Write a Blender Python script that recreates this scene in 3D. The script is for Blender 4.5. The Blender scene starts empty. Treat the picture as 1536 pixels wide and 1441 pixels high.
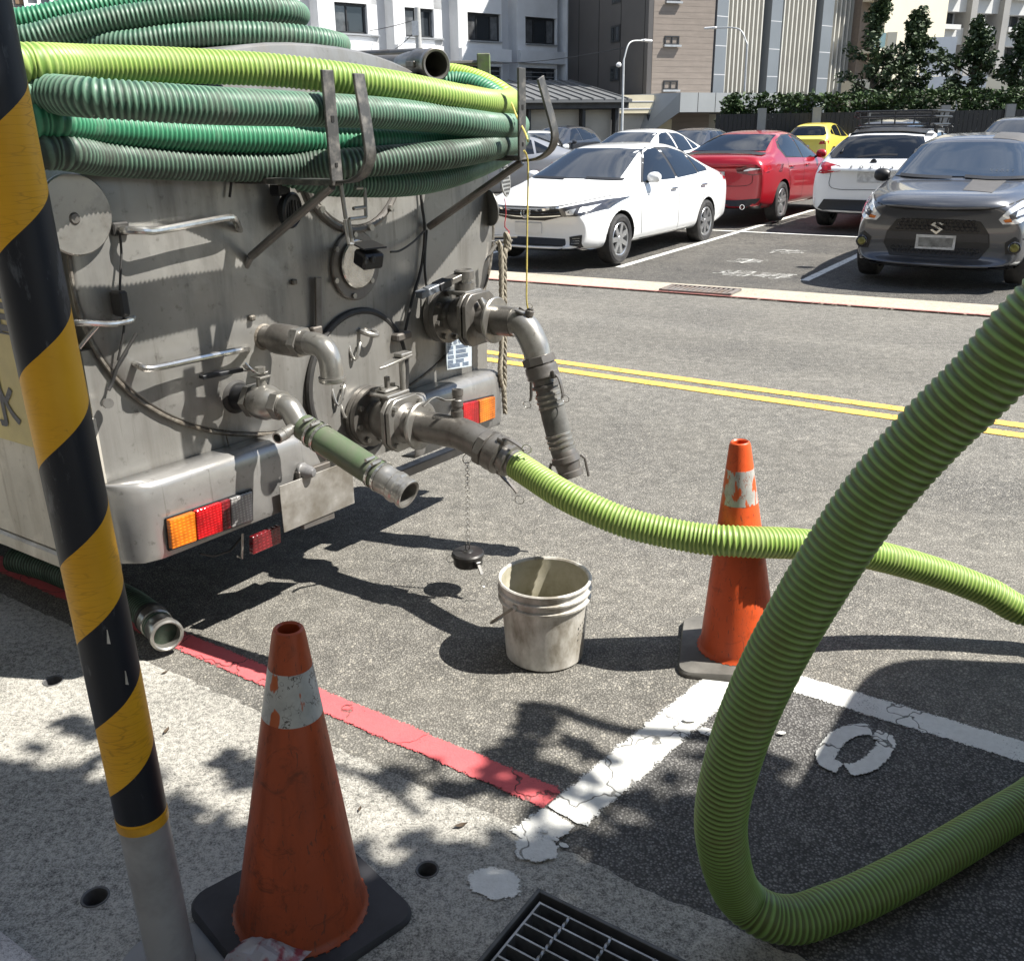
import bpy, bmesh, math, random
from math import sin, cos, tan, pi, radians, atan2, sqrt, exp
from mathutils import Vector, Matrix, noise
from mathutils.bvhtree import BVHTree
from mathutils.geometry import delaunay_2d_cdt
random.seed(7)
SC = bpy.context.scene
COL = SC.collection
V = Vector

# ------------------------------------------------------------------ camera
CAM_H, PITCH, ROLL, FPX = 1.6, radians(20.5), radians(-0.8), 1400.0
cF = V((0, cos(PITCH), -sin(PITCH)))
_R = V((1, 0, 0)); _U = V((0, sin(PITCH), cos(PITCH)))
cR = _R*cos(ROLL) + _U*sin(ROLL)
cU = -_R*sin(ROLL) + _U*cos(ROLL)
cam_d = bpy.data.cameras.new('camera'); cam = bpy.data.objects.new('camera', cam_d); COL.objects.link(cam)
cam.matrix_world = Matrix(((cR.x, cU.x, -cF.x, 0), (cR.y, cU.y, -cF.y, 0), (cR.z, cU.z, -cF.z, CAM_H), (0, 0, 0, 1)))
cam_d.sensor_fit = 'HORIZONTAL'; cam_d.sensor_width = 36.0; cam_d.lens = 36.0*FPX/1536.0
cam_d.clip_start = 0.05; cam_d.clip_end = 900
SC.camera = cam

# ------------------------------------------------------------------ light
SUN_AZ, SUN_EL = radians(98), radians(54)
sun_dir = V((sin(SUN_AZ)*cos(SUN_EL), cos(SUN_AZ)*cos(SUN_EL), sin(SUN_EL)))
sd = bpy.data.lights.new('sun', 'SUN'); sd.energy = 4.8; sd.angle = radians(0.53); sd.color = (1.0, 0.955, 0.88)
so = bpy.data.objects.new('sun', sd); COL.objects.link(so)
so.location = sun_dir*60
so.rotation_euler = (-sun_dir).to_track_quat('-Z', 'Y').to_euler()
w = bpy.data.worlds.new('World'); SC.world = w; w.use_nodes = True
nt = w.node_tree; nt.nodes.clear()
N = nt.nodes.new; LK = nt.links.new
sky = N('ShaderNodeTexSky'); sky.sky_type = 'NISHITA'; sky.sun_disc = False
sky.sun_elevation = SUN_EL; sky.sun_rotation = SUN_AZ; sky.air_density = 1.0; sky.dust_density = 0.25; sky.ozone_density = 1.6
tc = N('ShaderNodeTexCoord'); mp = N('ShaderNodeMapping'); mp.inputs['Scale'].default_value = (1, 1, 2.4)
LK(tc.outputs['Generated'], mp.inputs['Vector'])
cl = N('ShaderNodeTexNoise'); cl.inputs['Scale'].default_value = 2.6; cl.inputs['Detail'].default_value = 7; cl.inputs['Roughness'].default_value = .58
LK(mp.outputs['Vector'], cl.inputs['Vector'])
cr = N('ShaderNodeValToRGB'); cr.color_ramp.elements[0].position = .50; cr.color_ramp.elements[1].position = .68
LK(cl.outputs['Fac'], cr.inputs['Fac'])
cm = N('ShaderNodeMix'); cm.data_type = 'RGBA'; cm.inputs['B'].default_value = (9.5, 9.6, 9.8, 1)
LK(cr.outputs['Color'], cm.inputs['Factor']); LK(sky.outputs['Color'], cm.inputs['A'])
bg = N('ShaderNodeBackground'); bg.inputs['Strength'].default_value = 0.068
LK(cm.outputs['Result'], bg.inputs['Color'])
ow = N('ShaderNodeOutputWorld'); LK(bg.outputs['Background'], ow.inputs['Surface'])
vs = SC.view_settings
vs.view_transform = 'Standard'; vs.look = 'None'; vs.gamma = 1; vs.exposure = 1.24; vs.use_curve_mapping = False
SC.render.engine = 'CYCLES'
SC.cycles.max_bounces = 6; SC.cycles.diffuse_bounces = 3; SC.cycles.glossy_bounces = 3; SC.cycles.transmission_bounces = 4
SC.cycles.transparent_max_bounces = 6
SC.cycles.use_denoising = True

# ------------------------------------------------------------------ frames of the place
RD = V((sin(radians(124)), cos(radians(124)), 0))     # along the road (towards the right and the viewer)
RN = V((sin(radians(34)), cos(radians(34)), 0))       # across the road (away)
def road(a, b, z=0.0): return RD*a + RN*b + V((0, 0, z))
def ray(x, y): return cF + cR*((x-768)/FPX) + cU*((720.5-y)/FPX)
CAMP = V((0, 0, CAM_H))
def G(x, y, z=0.0):
    d = ray(x, y); return CAMP + d*((z-CAM_H)/d.z)
def at(x, y, dep): return CAMP + ray(x, y)*dep
def on_plane(x, y, O, n):
    d = ray(x, y); return CAMP + d*((O-CAMP).dot(n)/d.dot(n))
LOT0 = 9.6
def lotz(b): return -.03+0.019*max(0.0, min(b-LOT0, 9.0))
TO = V((-1.178, 2.515, 0))                             # truck origin: rear kerb-side corner on the ground
TM = Matrix((( RN.x, -RD.x, 0, TO.x), (RN.y, -RD.y, 0, TO.y), (0, 0, 1, 0), (0, 0, 0, 1)))
TMI = TM.inverted()
def TW(s, t, z): return TM @ V((s, -t, z))
def L(s, t, z): return V((s, -t, z))                   # truck-local: s across, t rearward, z up
def TP(px, py, t=0.0):                                 # sight line met with the plane t of the truck's rear
    return TMI @ on_plane(px, py, TO + RD*t, RD)
def TS(px, py, s=0.0):                                 # ... with the plane s of its kerb side
    return TMI @ on_plane(px, py, TO + RN*s, RN)

# ------------------------------------------------------------------ materials
MATS = {}
def nodes(name):
    m = bpy.data.materials.new(name); m.use_nodes = True
    t = m.node_tree; return m, t, t.nodes['Principled BSDF'], t.nodes.new, t.links.new
def rgba(c): return (c[0], c[1], c[2], 1)
def ramp(n, l, fac, p0, p1, c0=(0, 0, 0), c1=(1, 1, 1)):
    r = n('ShaderNodeValToRGB'); r.color_ramp.elements[0].position = p0; r.color_ramp.elements[1].position = p1
    r.color_ramp.elements[0].color = rgba(c0); r.color_ramp.elements[1].color = rgba(c1); l(fac, r.inputs['Fac']); return r.outputs['Color']
def mix(n, l, fac, a, b, mode='MIX'):
    m = n('ShaderNodeMix'); m.data_type = 'RGBA'; m.blend_type = mode
    for k, v in (('Factor', fac), ('A', a), ('B', b)):
        if isinstance(v, (int, float)): m.inputs[k].default_value = v
        elif isinstance(v, tuple): m.inputs[k].default_value = rgba(v)
        else: l(v, m.inputs[k])
    return m.outputs['Result']
def noise_n(n, l, vec, scale, detail=4, rough=.55, dist=0):
    t = n('ShaderNodeTexNoise'); t.inputs['Scale'].default_value = scale; t.inputs['Detail'].default_value = detail
    t.inputs['Roughness'].default_value = rough; t.inputs['Distortion'].default_value = dist
    if vec is not None: l(vec, t.inputs['Vector'])
    return t.outputs['Fac']
def math_n(n, l, op, a, b=None, c=None):
    m = n('ShaderNodeMath'); m.operation = op
    for i, v in enumerate((a, b, c)):
        if v is None: continue
        if isinstance(v, (int, float)): m.inputs[i].default_value = v
        else: l(v, m.inputs[i])
    return m.outputs[0]
def ocoord(n, l, scale=None):
    c = n('ShaderNodeTexCoord').outputs['Object']
    if scale:
        mp = n('ShaderNodeMapping'); mp.inputs['Scale'].default_value = scale; l(c, mp.inputs['Vector']); return mp.outputs['Vector']
    return c
def bump_n(n, l, h, strength, dist=.01):
    b = n('ShaderNodeBump'); b.inputs['Strength'].default_value = strength; b.inputs['Distance'].default_value = dist
    l(h, b.inputs['Height']); return b.outputs['Normal']
def M(name, col, rough=.5, metal=0.0, var=.12, vs=6.0, dirt=None, damt=.5, ds=3.0, dscale=None, bump=0.0, bs=60.0, coat=0.0, spec=.5, rvar=.0):
    if name in MATS: return MATS[name]
    m, t, p, n, l = nodes(name)
    oc = ocoord(n, l)
    f = noise_n(n, l, oc, vs, 5)
    lo = tuple(c*(1-var) for c in col); hi = tuple(min(1, c*(1+var)) for c in col)
    c = ramp(n, l, f, .3, .7, lo, hi)
    if dirt:
        dv = ocoord(n, l, dscale) if dscale else oc
        f2 = ramp(n, l, noise_n(n, l, dv, ds, 7, .62), .5-.25*damt, .82-.25*damt)
        f3 = math_n(n, l, 'MULTIPLY', f2, min(1, .4+damt*.6))
        c = mix(n, l, f3, c, tuple(dirt))
        if rvar: l(math_n(n, l, 'MULTIPLY_ADD', f2, rvar, rough), p.inputs['Roughness'])
    l(c, p.inputs['Base Color'])
    if not (dirt and rvar): p.inputs['Roughness'].default_value = rough
    p.inputs['Metallic'].default_value = metal
    p.inputs['Specular IOR Level'].default_value = spec
    if coat: p.inputs['Coat Weight'].default_value = coat; p.inputs['Coat Roughness'].default_value = .04
    if bump: l(bump_n(n, l, noise_n(n, l, oc, bs, 4), bump, .004), p.inputs['Normal'])
    MATS[name] = m; return m

# ------------------------------------------------------------------ mesh building
class MB:
    def __init__(s): s.v = []; s.f = []; s.a = None
    def add(s, vs, fs):
        o = len(s.v); s.v += [V(q) for q in vs]; s.f += [tuple(i+o for i in f) for f in fs]; return s
    def box(s, c, d, X=(1, 0, 0), Z=(0, 0, 1)):
        X = V(X).normalized(); Z = V(Z); Y = Z.cross(X).normalized(); Z = X.cross(Y).normalized(); c = V(c)
        vs = [c + X*(i*d[0]/2) + Y*(j*d[1]/2) + Z*(k*d[2]/2) for k in (-1, 1) for j in (-1, 1) for i in (-1, 1)]
        return s.add(vs, [(0, 2, 3, 1), (4, 5, 7, 6), (0, 1, 5, 4), (2, 6, 7, 3), (0, 4, 6, 2), (1, 3, 7, 5)])
    def b2(s, p, q):                                   # axis-aligned box from two corners
        p = V(p); q = V(q); return s.box((p+q)/2, tuple(abs(x) for x in (q-p)))
    def prism(s, pts, dvec):
        n = len(pts); d = V(dvec); vs = [V(p) for p in pts] + [V(p)+d for p in pts]
        return s.add(vs, [tuple(range(n-1, -1, -1)), tuple(range(n, 2*n))] + [(i, (i+1) % n, n+(i+1) % n, n+i) for i in range(n)])
    def tube(s, pts, r, seg=8, cap=True, closed=False):
        pts = [V(p) for p in pts]; n = len(pts); rr = r if isinstance(r, (list, tuple)) else [r]*n
        T = []
        for i in range(n):
            if closed: a, b = pts[i-1], pts[(i+1) % n]
            else: a, b = pts[max(i-1, 0)], pts[min(i+1, n-1)]
            T.append((b-a).normalized())
        up = V((0, 0, 1)) if abs(T[0].z) < .9 else V((1, 0, 0))
        x = up.cross(T[0]).normalized(); vs = []
        for i in range(n):
            x = (x - T[i]*x.dot(T[i])).normalized(); y = T[i].cross(x)
            vs += [pts[i] + (x*cos(2*pi*k/seg) + y*sin(2*pi*k/seg))*rr[i] for k in range(seg)]
        fs = [(i*seg+k, i*seg+(k+1) % seg, (i+1)*seg+(k+1) % seg, (i+1)*seg+k) for i in range(n-1) for k in range(seg)]
        if closed: fs += [((n-1)*seg+k, (n-1)*seg+(k+1) % seg, (k+1) % seg, k) for k in range(seg)]
        elif cap: fs += [tuple(range(seg-1, -1, -1)), tuple((n-1)*seg+k for k in range(seg))]
        return s.add(vs, fs)
    def cyl(s, a, b, r, seg=16, r2=None): return s.tube([a, b], [r, r if r2 is None else r2], seg)
    def lathe(s, prof, O=(0, 0, 0), ax=(0, 0, 1), seg=24, closed=False):   # prof: (radius, height)
        O = V(O); z = V(ax).normalized(); x = (V((0, 0, 1)) if abs(z.z) < .9 else V((1, 0, 0))).cross(z).normalized(); y = z.cross(x)
        vs = [O + z*h + (x*cos(2*pi*k/seg)+y*sin(2*pi*k/seg))*max(r, 1e-4) for r, h in prof for k in range(seg)]
        n = len(prof)
        fs = [(i*seg+k, i*seg+(k+1) % seg, (i+1)*seg+(k+1) % seg, (i+1)*seg+k) for i in range(n-1) for k in range(seg)]
        if closed: fs += [((n-1)*seg+k, (n-1)*seg+(k+1) % seg, (k+1) % seg, k) for k in range(seg)]
        else:
            fs.append(tuple(range(seg-1, -1, -1))); fs.append(tuple((n-1)*seg+k for k in range(seg)))
        return s.add(vs, fs)
    def ring(s, c, ax, R, r, seg=20, m=6, sx=1.0):
        z = V(ax).normalized(); x = (V((0, 0, 1)) if abs(z.z) < .9 else V((1, 0, 0))).cross(z).normalized(); y = z.cross(x)
        return s.tube([V(c) + x*R*sx*cos(2*pi*k/seg) + y*R*sin(2*pi*k/seg) for k in range(seg)], r, m, closed=True)
    def hexnut(s, c, ax, r, h): return s.tube([V(c), V(c)+V(ax).normalized()*h], r, 6)
    def sheet(s, pts, z=None):
        return s.add([V(p) if z is None else V((p[0], p[1], z)) for p in pts], [tuple(range(len(pts)))])
    def build(s, name, mat, parent=None, base=None, bevel=0, sharp=32, smooth=True, segs=1, label=None):
        bm = bmesh.new()
        off = V(base) if base is not None else V((0, 0, 0))
        bv = [bm.verts.new(q-off) for q in s.v]
        for f in s.f:
            try: bm.faces.new([bv[i] for i in f])
            except ValueError: pass
        bmesh.ops.recalc_face_normals(bm, faces=bm.faces)
        if bevel:
            es = [e for e in bm.edges if len(e.link_faces) == 2 and e.calc_face_angle(0) > radians(40)]
            if es: bmesh.ops.bevel(bm, geom=es, offset=bevel, segments=segs, profile=.5, affect='EDGES', clamp_overlap=True)
        if smooth:
            for f in bm.faces: f.smooth = True
            for e in bm.edges:
                if len(e.link_faces) == 2 and e.calc_face_angle(0) > radians(sharp): e.smooth = False
        me = bpy.data.meshes.new(name); bm.to_mesh(me); bm.free()
        for m in (mat if isinstance(mat, (list, tuple)) else [mat]): me.materials.append(m)
        o = bpy.data.objects.new(name, me); COL.objects.link(o)
        if parent is not None: o.parent = parent
        elif base is not None: o.location = off
        if label: o['label'] = label
        return o
def tag(o, label=None, cat=None, group=None, kind=None):
    for k, v in (('label', label), ('category', cat), ('group', group), ('kind', kind)):
        if v: o[k] = v
    return o
def thing(name, label, cat, loc=(0, 0, 0), rz=0.0, group=None):
    o = bpy.data.objects.new(name, None); COL.objects.link(o); o.location = loc; o.rotation_euler = (0, 0, rz)
    o.empty_display_size = .1
    return tag(o, label, cat, group)
def dup(o, parent=None):
    c = o.copy(); COL.objects.link(c)
    if parent is not None: c.parent = parent
    for ch in list(o.children): dup(ch, c)
    return c
def spline(pts, step, tension=.5):                    # Catmull-Rom (centripetal-ish), even arc length
    P = [V(p) for p in pts]; P = [P[0]*2-P[1]] + P + [P[-1]*2-P[-2]]
    out = []
    for i in range(1, len(P)-2):
        p0, p1, p2, p3 = P[i-1:i+3]
        d = max(1, int((p2-p1).length/step*3))
        for k in range(d):
            t = k/d
            out.append(.5*((2*p1) + (p2-p0)*t + (2*p0-5*p1+4*p2-p3)*t*t + (3*p1-p0-3*p2+p3)*t**3))
    out.append(P[-2])
    res = [out[0]]; acc = 0
    for a, b in zip(out, out[1:]):
        seg = (b-a).length
        while acc + seg >= step and seg > 1e-9:
            r = (step-acc)/seg; a = a + (b-a)*r; res.append(a.copy()); seg = (b-a).length; acc = 0
        acc += seg
    return res
def hose_mesh(name, pts, R, mat, parent=None, base=None, pitch=.0155, amp=.0035, seg=26, sub=6, hand=1, wob=.0):
    c = spline(pts, pitch/sub)
    n = len(c); bm_v = []; rib = []
    T = [(c[min(i+1, n-1)]-c[max(i-1, 0)]).normalized() for i in range(n)]
    up = V((0, 0, 1)) if abs(T[0].z) < .9 else V((1, 0, 0))
    x = up.cross(T[0]).normalized(); off = V(base) if base is not None else V((0, 0, 0))
    for i in range(n):
        x = (x-T[i]*x.dot(T[i])).normalized(); y = T[i].cross(x)
        for k in range(seg):
            th = 2*pi*k/seg; ph = 2*pi*(i/sub) - hand*th
            h = (.5+.5*cos(ph))**1.5; h = h*h*(3-2*h)
            r = R - amp + amp*h
            bm_v.append(c[i]-off + (x*cos(th)+y*sin(th))*r); rib.append(h)
    fs = [(i*seg+k, i*seg+(k+1) % seg, (i+1)*seg+(k+1) % seg, (i+1)*seg+k) for i in range(n-1) for k in range(seg)]
    fs += [tuple(range(seg-1, -1, -1)), tuple((n-1)*seg+k for k in range(seg))]
    me = bpy.data.meshes.new(name); me.from_pydata([tuple(q) for q in bm_v], [], fs)
    a = me.attributes.new('rib', 'FLOAT', 'POINT'); a.data.foreach_set('value', rib)
    me.polygons.foreach_set('use_smooth', [True]*len(fs)); me.materials.append(mat); me.update()
    o = bpy.data.objects.new(name, me); COL.objects.link(o)
    if parent is not None: o.parent = parent
    elif base is not None: o.location = off
    return o
def hose_mat(name, ridge, groove, dirt, damt=.4, rough=.47, sss=.0):
    if name in MATS: return MATS[name]
    m, t, p, n, l = nodes(name)
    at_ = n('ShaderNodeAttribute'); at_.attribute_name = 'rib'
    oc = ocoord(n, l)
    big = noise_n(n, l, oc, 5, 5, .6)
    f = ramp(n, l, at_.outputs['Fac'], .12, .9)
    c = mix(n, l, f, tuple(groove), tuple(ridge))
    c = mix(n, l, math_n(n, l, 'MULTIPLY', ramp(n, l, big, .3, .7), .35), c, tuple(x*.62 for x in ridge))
    d = ramp(n, l, noise_n(n, l, oc, 14, 8, .7), .62-.25*damt, .86-.2*damt)
    c = mix(n, l, math_n(n, l, 'MULTIPLY', d, .35+.5*damt), c, tuple(dirt))
    fl = ramp(n, l, noise_n(n, l, oc, 90, 3, .6), .68, .76)
    c = mix(n, l, math_n(n, l, 'MULTIPLY', fl, .5*damt), c, tuple(x*.35 for x in dirt))
    l(c, p.inputs['Base Color'])
    l(math_n(n, l, 'MULTIPLY_ADD', d, .3, rough), p.inputs['Roughness'])
    p.inputs['Specular IOR Level'].default_value = .5
    if sss: p.inputs['Transmission Weight'].default_value = 0
    MATS[name] = m; return m
FONT = None
def text_mesh(name, body, size, mat, M4, parent=None, depth=.0, cx='CENTER', cy='CENTER', bold=False, sx=1.0):
    cu = bpy.data.curves.new(name, 'FONT'); cu.body = body; cu.size = size; cu.align_x = cx; cu.align_y = cy
    cu.extrude = depth; cu.resolution_u = 3
    if bold: cu.offset = size*.018
    o = bpy.data.objects.new(name+'_curve', cu); COL.objects.link(o)
    dg = bpy.context.evaluated_depsgraph_get()
    me = bpy.data.meshes.new_from_object(o.evaluated_get(dg))
    bpy.data.objects.remove(o); bpy.data.curves.remove(cu)
    me.name = name
    me.transform(M4 @ Matrix.Diagonal((sx, 1, 1, 1)))
    me.materials.clear(); me.materials.append(mat)
    ob = bpy.data.objects.new(name, me); COL.objects.link(ob)
    if parent is not None: ob.parent = parent
    return ob
def frame(O, X, Y):
    X = V(X).normalized(); Y = V(Y); Z = X.cross(Y).normalized(); Y = Z.cross(X)
    return Matrix(((X.x, Y.x, Z.x, O[0]), (X.y, Y.y, Z.y, O[1]), (X.z, Y.z, Z.z, O[2]), (0, 0, 0, 1)))
# ================================================================== GROUND
def asphalt(name, lo, hi, warm, crack=.0, scale=150, big=.35):
    m, t, p, n, l = nodes(name)
    oc = ocoord(n, l)
    vo = n('ShaderNodeTexVoronoi'); vo.inputs['Scale'].default_value = scale; l(oc, vo.inputs['Vector'])
    sep = n('ShaderNodeSeparateColor'); l(vo.outputs['Color'], sep.inputs['Color'])
    st = ramp(n, l, sep.outputs[0], .1, .95, lo, hi)
    gr = mix(n, l, ramp(n, l, vo.outputs['Distance'], .25, .6), st, tuple(c*.5 for c in lo))
    pale = ramp(n, l, sep.outputs[1], .93, .96)
    gr = mix(n, l, math_n(n, l, 'MULTIPLY', pale, .55), gr, tuple(min(1, c*1.7) for c in warm))
    bigf = ramp(n, l, noise_n(n, l, oc, .9, 6, .6, .6), .3, .72)
    gr = mix(n, l, math_n(n, l, 'MULTIPLY', bigf, big), gr, tuple(warm))
    mid = ramp(n, l, noise_n(n, l, oc, 14, 4, .6), .35, .7, (.75, .75, .75), (1.12, 1.12, 1.12))
    gr = mix(n, l, 1.0, gr, mid, 'MULTIPLY')
    tv = ocoord(n, l, (1, 1, 1)); rot = n('ShaderNodeMapping'); rot.inputs['Rotation'].default_value = (0, 0, -atan2(RD.y, RD.x)); rot.vector_type = 'TEXTURE'; rot.inputs['Rotation'].default_value = (0, 0, atan2(RD.y, RD.x)); rot.inputs['Scale'].default_value = (9, .8, 1); l(oc, rot.inputs['Vector'])
    trk = ramp(n, l, noise_n(n, l, rot.outputs['Vector'], 1.0, 5, .6), .35, .7, (.86, .86, .86), (1.08, 1.08, 1.08)); gr = mix(n, l, 1.0, gr, trk, 'MULTIPLY')
    oil = ramp(n, l, noise_n(n, l, oc, 2.3, 7, .7), .66, .76); gr = mix(n, l, math_n(n, l, 'MULTIPLY', oil, .35), gr, tuple(c*.6 for c in lo))
    if crack:
        v2 = n('ShaderNodeTexVoronoi'); v2.feature = 'DISTANCE_TO_EDGE'; v2.inputs['Scale'].default_value = crack
        nn = n('ShaderNodeTexNoise'); nn.inputs['Scale'].default_value = 3; l(oc, nn.inputs['Vector'])
        va = n('ShaderNodeVectorMath'); va.operation = 'ADD'; l(oc, va.inputs[0]); l(nn.outputs['Color'], va.inputs[1]); l(va.outputs[0], v2.inputs['Vector'])
        ck = ramp(n, l, v2.outputs['Distance'], .0, .012, (1, 1, 1), (0, 0, 0))
        gr = mix(n, l, math_n(n, l, 'MULTIPLY', ck, .6), gr, (.03, .03, .03))
    l(gr, p.inputs['Base Color']); p.inputs['Roughness'].default_value = .88; p.inputs['Specular IOR Level'].default_value = .25
    hh = math_n(n, l, 'ADD', math_n(n, l, 'MULTIPLY', vo.outputs['Distance'], -1.0), math_n(n, l, 'MULTIPLY', sep.outputs[2], .5))
    l(bump_n(n, l, hh, .55, .006), p.inputs['Normal'])
    MATS[name] = m; return m
m_road = asphalt('road_asphalt', (.165, .16, .147), (.335, .318, .285), (.27, .253, .215))
m_lot = asphalt('lot_asphalt', (.065, .064, .062), (.23, .22, .20), (.19, .175, .15), crack=.45, scale=120, big=.45)
def concrete(name, lo, hi, s=1.0, bump=.5):
    m, t, p, n, l = nodes(name)
    oc = ocoord(n, l)
    a = noise_n(n, l, oc, 190*s, 4, .75); b = noise_n(n, l, oc, 55*s, 5, .65); c = noise_n(n, l, oc, 2.2*s, 5, .6)
    f = math_n(n, l, 'ADD', math_n(n, l, 'MULTIPLY', a, .5), math_n(n, l, 'ADD', math_n(n, l, 'MULTIPLY', b, .35), math_n(n, l, 'MULTIPLY', c, .22)))
    col = ramp(n, l, f, .44, .60, lo, hi)
    sp = ramp(n, l, noise_n(n, l, oc, 330*s, 2, .5), .66, .72)
    col = mix(n, l, math_n(n, l, 'MULTIPLY', sp, .6), col, (.04, .04, .038))
    l(col, p.inputs['Base Color']); p.inputs['Roughness'].default_value = .9; p.inputs['Specular IOR Level'].default_value = .2
    l(bump_n(n, l, f, bump, .02), p.inputs['Normal'])
    MATS[name] = m; return m
m_walk = concrete('walk_concrete', (.115, .113, .103), (.56, .54, .485), 1.0, .8)
m_strip = concrete('gutter_concrete', (.25, .225, .18), (.43, .39, .315), .5, .3)
m_granite = concrete('granite', (.16, .15, .15), (.55, .53, .52), 2.2, .2)
def paint(name, col, worn, amt=.5, ground=(.13, .125, .115), edged=True):
    m, t, p, n, l = nodes(name)
    oc = ocoord(n, l)
    g = ramp(n, l, noise_n(n, l, oc, 60, 5, .65), .3, .75, tuple(c*.84 for c in col), col)
    g = mix(n, l, math_n(n, l, 'MULTIPLY', ramp(n, l, noise_n(n, l, oc, 9, 6, .6), .4, .75), .45), g, tuple(worn))
    fine = noise_n(n, l, oc, 170, 4, .7)
    f = ramp(n, l, math_n(n, l, 'ADD', math_n(n, l, 'MULTIPLY', fine, .55), math_n(n, l, 'MULTIPLY', noise_n(n, l, oc, 7, 5, .6), .45)), .64-.12*amt, .70-.12*amt)
    v2 = n('ShaderNodeTexVoronoi'); v2.feature = 'DISTANCE_TO_EDGE'; v2.inputs['Scale'].default_value = 3.1
    va = n('ShaderNodeVectorMath'); va.operation = 'MULTIPLY_ADD'; nn = n('ShaderNodeTexNoise'); nn.inputs['Scale'].default_value = 14; l(oc, nn.inputs['Vector']); l(nn.outputs['Color'], va.inputs[0]); va.inputs[1].default_value = (.12, .12, .12); l(oc, va.inputs[2]); l(va.outputs[0], v2.inputs['Vector'])
    f = math_n(n, l, 'MAXIMUM', f, math_n(n, l, 'MULTIPLY', ramp(n, l, v2.outputs['Distance'], .004, .012, (1, 1, 1), (0, 0, 0)), .75))
    if edged:
        ea = n('ShaderNodeAttribute'); ea.attribute_name = 'edge'
        e = math_n(n, l, 'ADD', ea.outputs['Fac'], math_n(n, l, 'MULTIPLY', math_n(n, l, 'SUBTRACT', math_n(n, l, 'ADD', math_n(n, l, 'MULTIPLY', fine, .6), math_n(n, l, 'MULTIPLY', noise_n(n, l, oc, 38, 4, .6), .4)), .5), 2.6))
        f = math_n(n, l, 'MAXIMUM', f, ramp(n, l, e, .36, .42, (1, 1, 1), (0, 0, 0)))
    l(g, p.inputs['Base Color']); p.inputs['Roughness'].default_value = .75; p.inputs['Specular IOR Level'].default_value = .3
    l(bump_n(n, l, noise_n(n, l, oc, 150, 3), .35, .004), p.inputs['Normal'])
    l(math_n(n, l, 'SUBTRACT', 1.0, f), p.inputs['Alpha'])
    MATS[name] = m; return m
m_white = paint('white_road_paint', (.68, .68, .645), (.44, .43, .40), .42)
m_yellow = paint('yellow_road_paint', (.74, .45, .095), (.52, .35, .12), .1)
m_red = paint('red_road_paint', (.62, .115, .125), (.44, .13, .13), .25)
m_faint = paint('worn_white_paint', (.5, .5, .47), (.3, .29, .27), 1.35, edged=False); m_wtext = paint('white_number_paint', (.62, .62, .58), (.5, .49, .45), .7, edged=False)
m_lotwhite = paint('white_bay_paint', (.72, .72, .68), (.5, .49, .45), .25)
m_ptred = paint('thin_red_paint', (.5, .2, .18), (.4, .25, .22), .5)

def holed(name, outer, holes, z, mat, zf=None):
    pts = []; edges = []
    for lp in [outer] + holes:
        o = len(pts); pts += [V((q[0], q[1])) for q in lp]; edges += [(o+i, o+(i+1) % len(lp)) for i in range(len(lp))]
    vs, es, fs, *_ = delaunay_2d_cdt(pts, edges, [], 1, 1e-5)
    def inside(p, lp):
        c = False
        for i in range(len(lp)):
            a, b = lp[i], lp[i-1]
            if (a[1] > p.y) != (b[1] > p.y) and p.x < (b[0]-a[0])*(p.y-a[1])/(b[1]-a[1])+a[0]: c = not c
        return c
    mb = MB(); keep = []
    for f in fs:
        c = (vs[f[0]]+vs[f[1]]+vs[f[2]])/3
        if inside(c, outer) and not any(inside(c, h) for h in holes): keep.append(tuple(f))
    mb.add([V((q.x, q.y, z)) for q in vs], keep)
    return mb.build(name, mat, smooth=False)
def rdp(a, b, z=0): return road(a, b, z)
WALK = 1.53
_aa = [-150, -40, -20, 0, 20, 40, 150]
_kb = lambda a: 9.255+.065*(max(-40, min(40, a))+1)
mb = MB(); mb.add([rdp(a, WALK-.11, -.004) for a in _aa] + [rdp(a, _kb(a), -.004) for a in _aa], [(i, i+1, i+8, i+7) for i in range(6)])
road_o = mb.build('road', m_road, smooth=False); tag(road_o, kind='structure')
# pavement with real openings: drain grate pit and three old post sockets
GA0, GA1, GB0, GB1 = -.885, .12, .98, 1.394
pit = [rdp(GA0, GB0), rdp(GA1, GB0), rdp(GA1, GB1), rdp(GA0, GB1)]
sock = [(G(143, 1345), .030), (G(641, 1304), .026), (G(80, 1021), .03)]
holes = [pit] + [[V((c.x+r*cos(2*pi*k/20), c.y+r*sin(2*pi*k/20), 0)) for k in range(20)] for c, r in sock]
wk = holed('sidewalk', [rdp(-60, -25), rdp(60, -25), rdp(60, WALK)] + [rdp(3-.02*k, WALK+.016*noise.noise(V((k*.09, 0, 4)))+.009*noise.noise(V((k*.5, 2, 4)))+.006*noise.noise(V((k*1.3, 7, 4)))) for k in range(330)] + [rdp(-60, WALK)], holes, 0.0, m_walk); tag(wk, kind='structure')
m_dark = M('dark_void', (.012, .012, .012), .95, var=.2)
m_pvc = M('socket_plastic', (.10, .10, .10), .7, var=.3, vs=40)
for c, r in sock:
    mb = MB(); mb.lathe([(r-.0035, .001), (r+.0005, .003), (r+.002, -.001), (r+.0005, -.14), (.0005, -.14), (.0005, -.136), (r-.004, -.136)], c, (0, 0, 1), 24, closed=True)
    tag(mb.build('post_socket', m_pvc, base=c), kind='structure')
mb = MB()
P4 = pit
for i in range(4):
    a, b = P4[i], P4[(i+1) % 4]
    mb.add([a, b, b+V((0, 0, -.45)), a+V((0, 0, -.45))], [(0, 1, 2, 3)])
mb.add([p+V((0, 0, -.45)) for p in P4], [(0, 1, 2, 3)])
tag(mb.build('drain_pit', M('pit_wall', (.05, .05, .048), .9, var=.5, vs=20), smooth=False), kind='structure')
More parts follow.
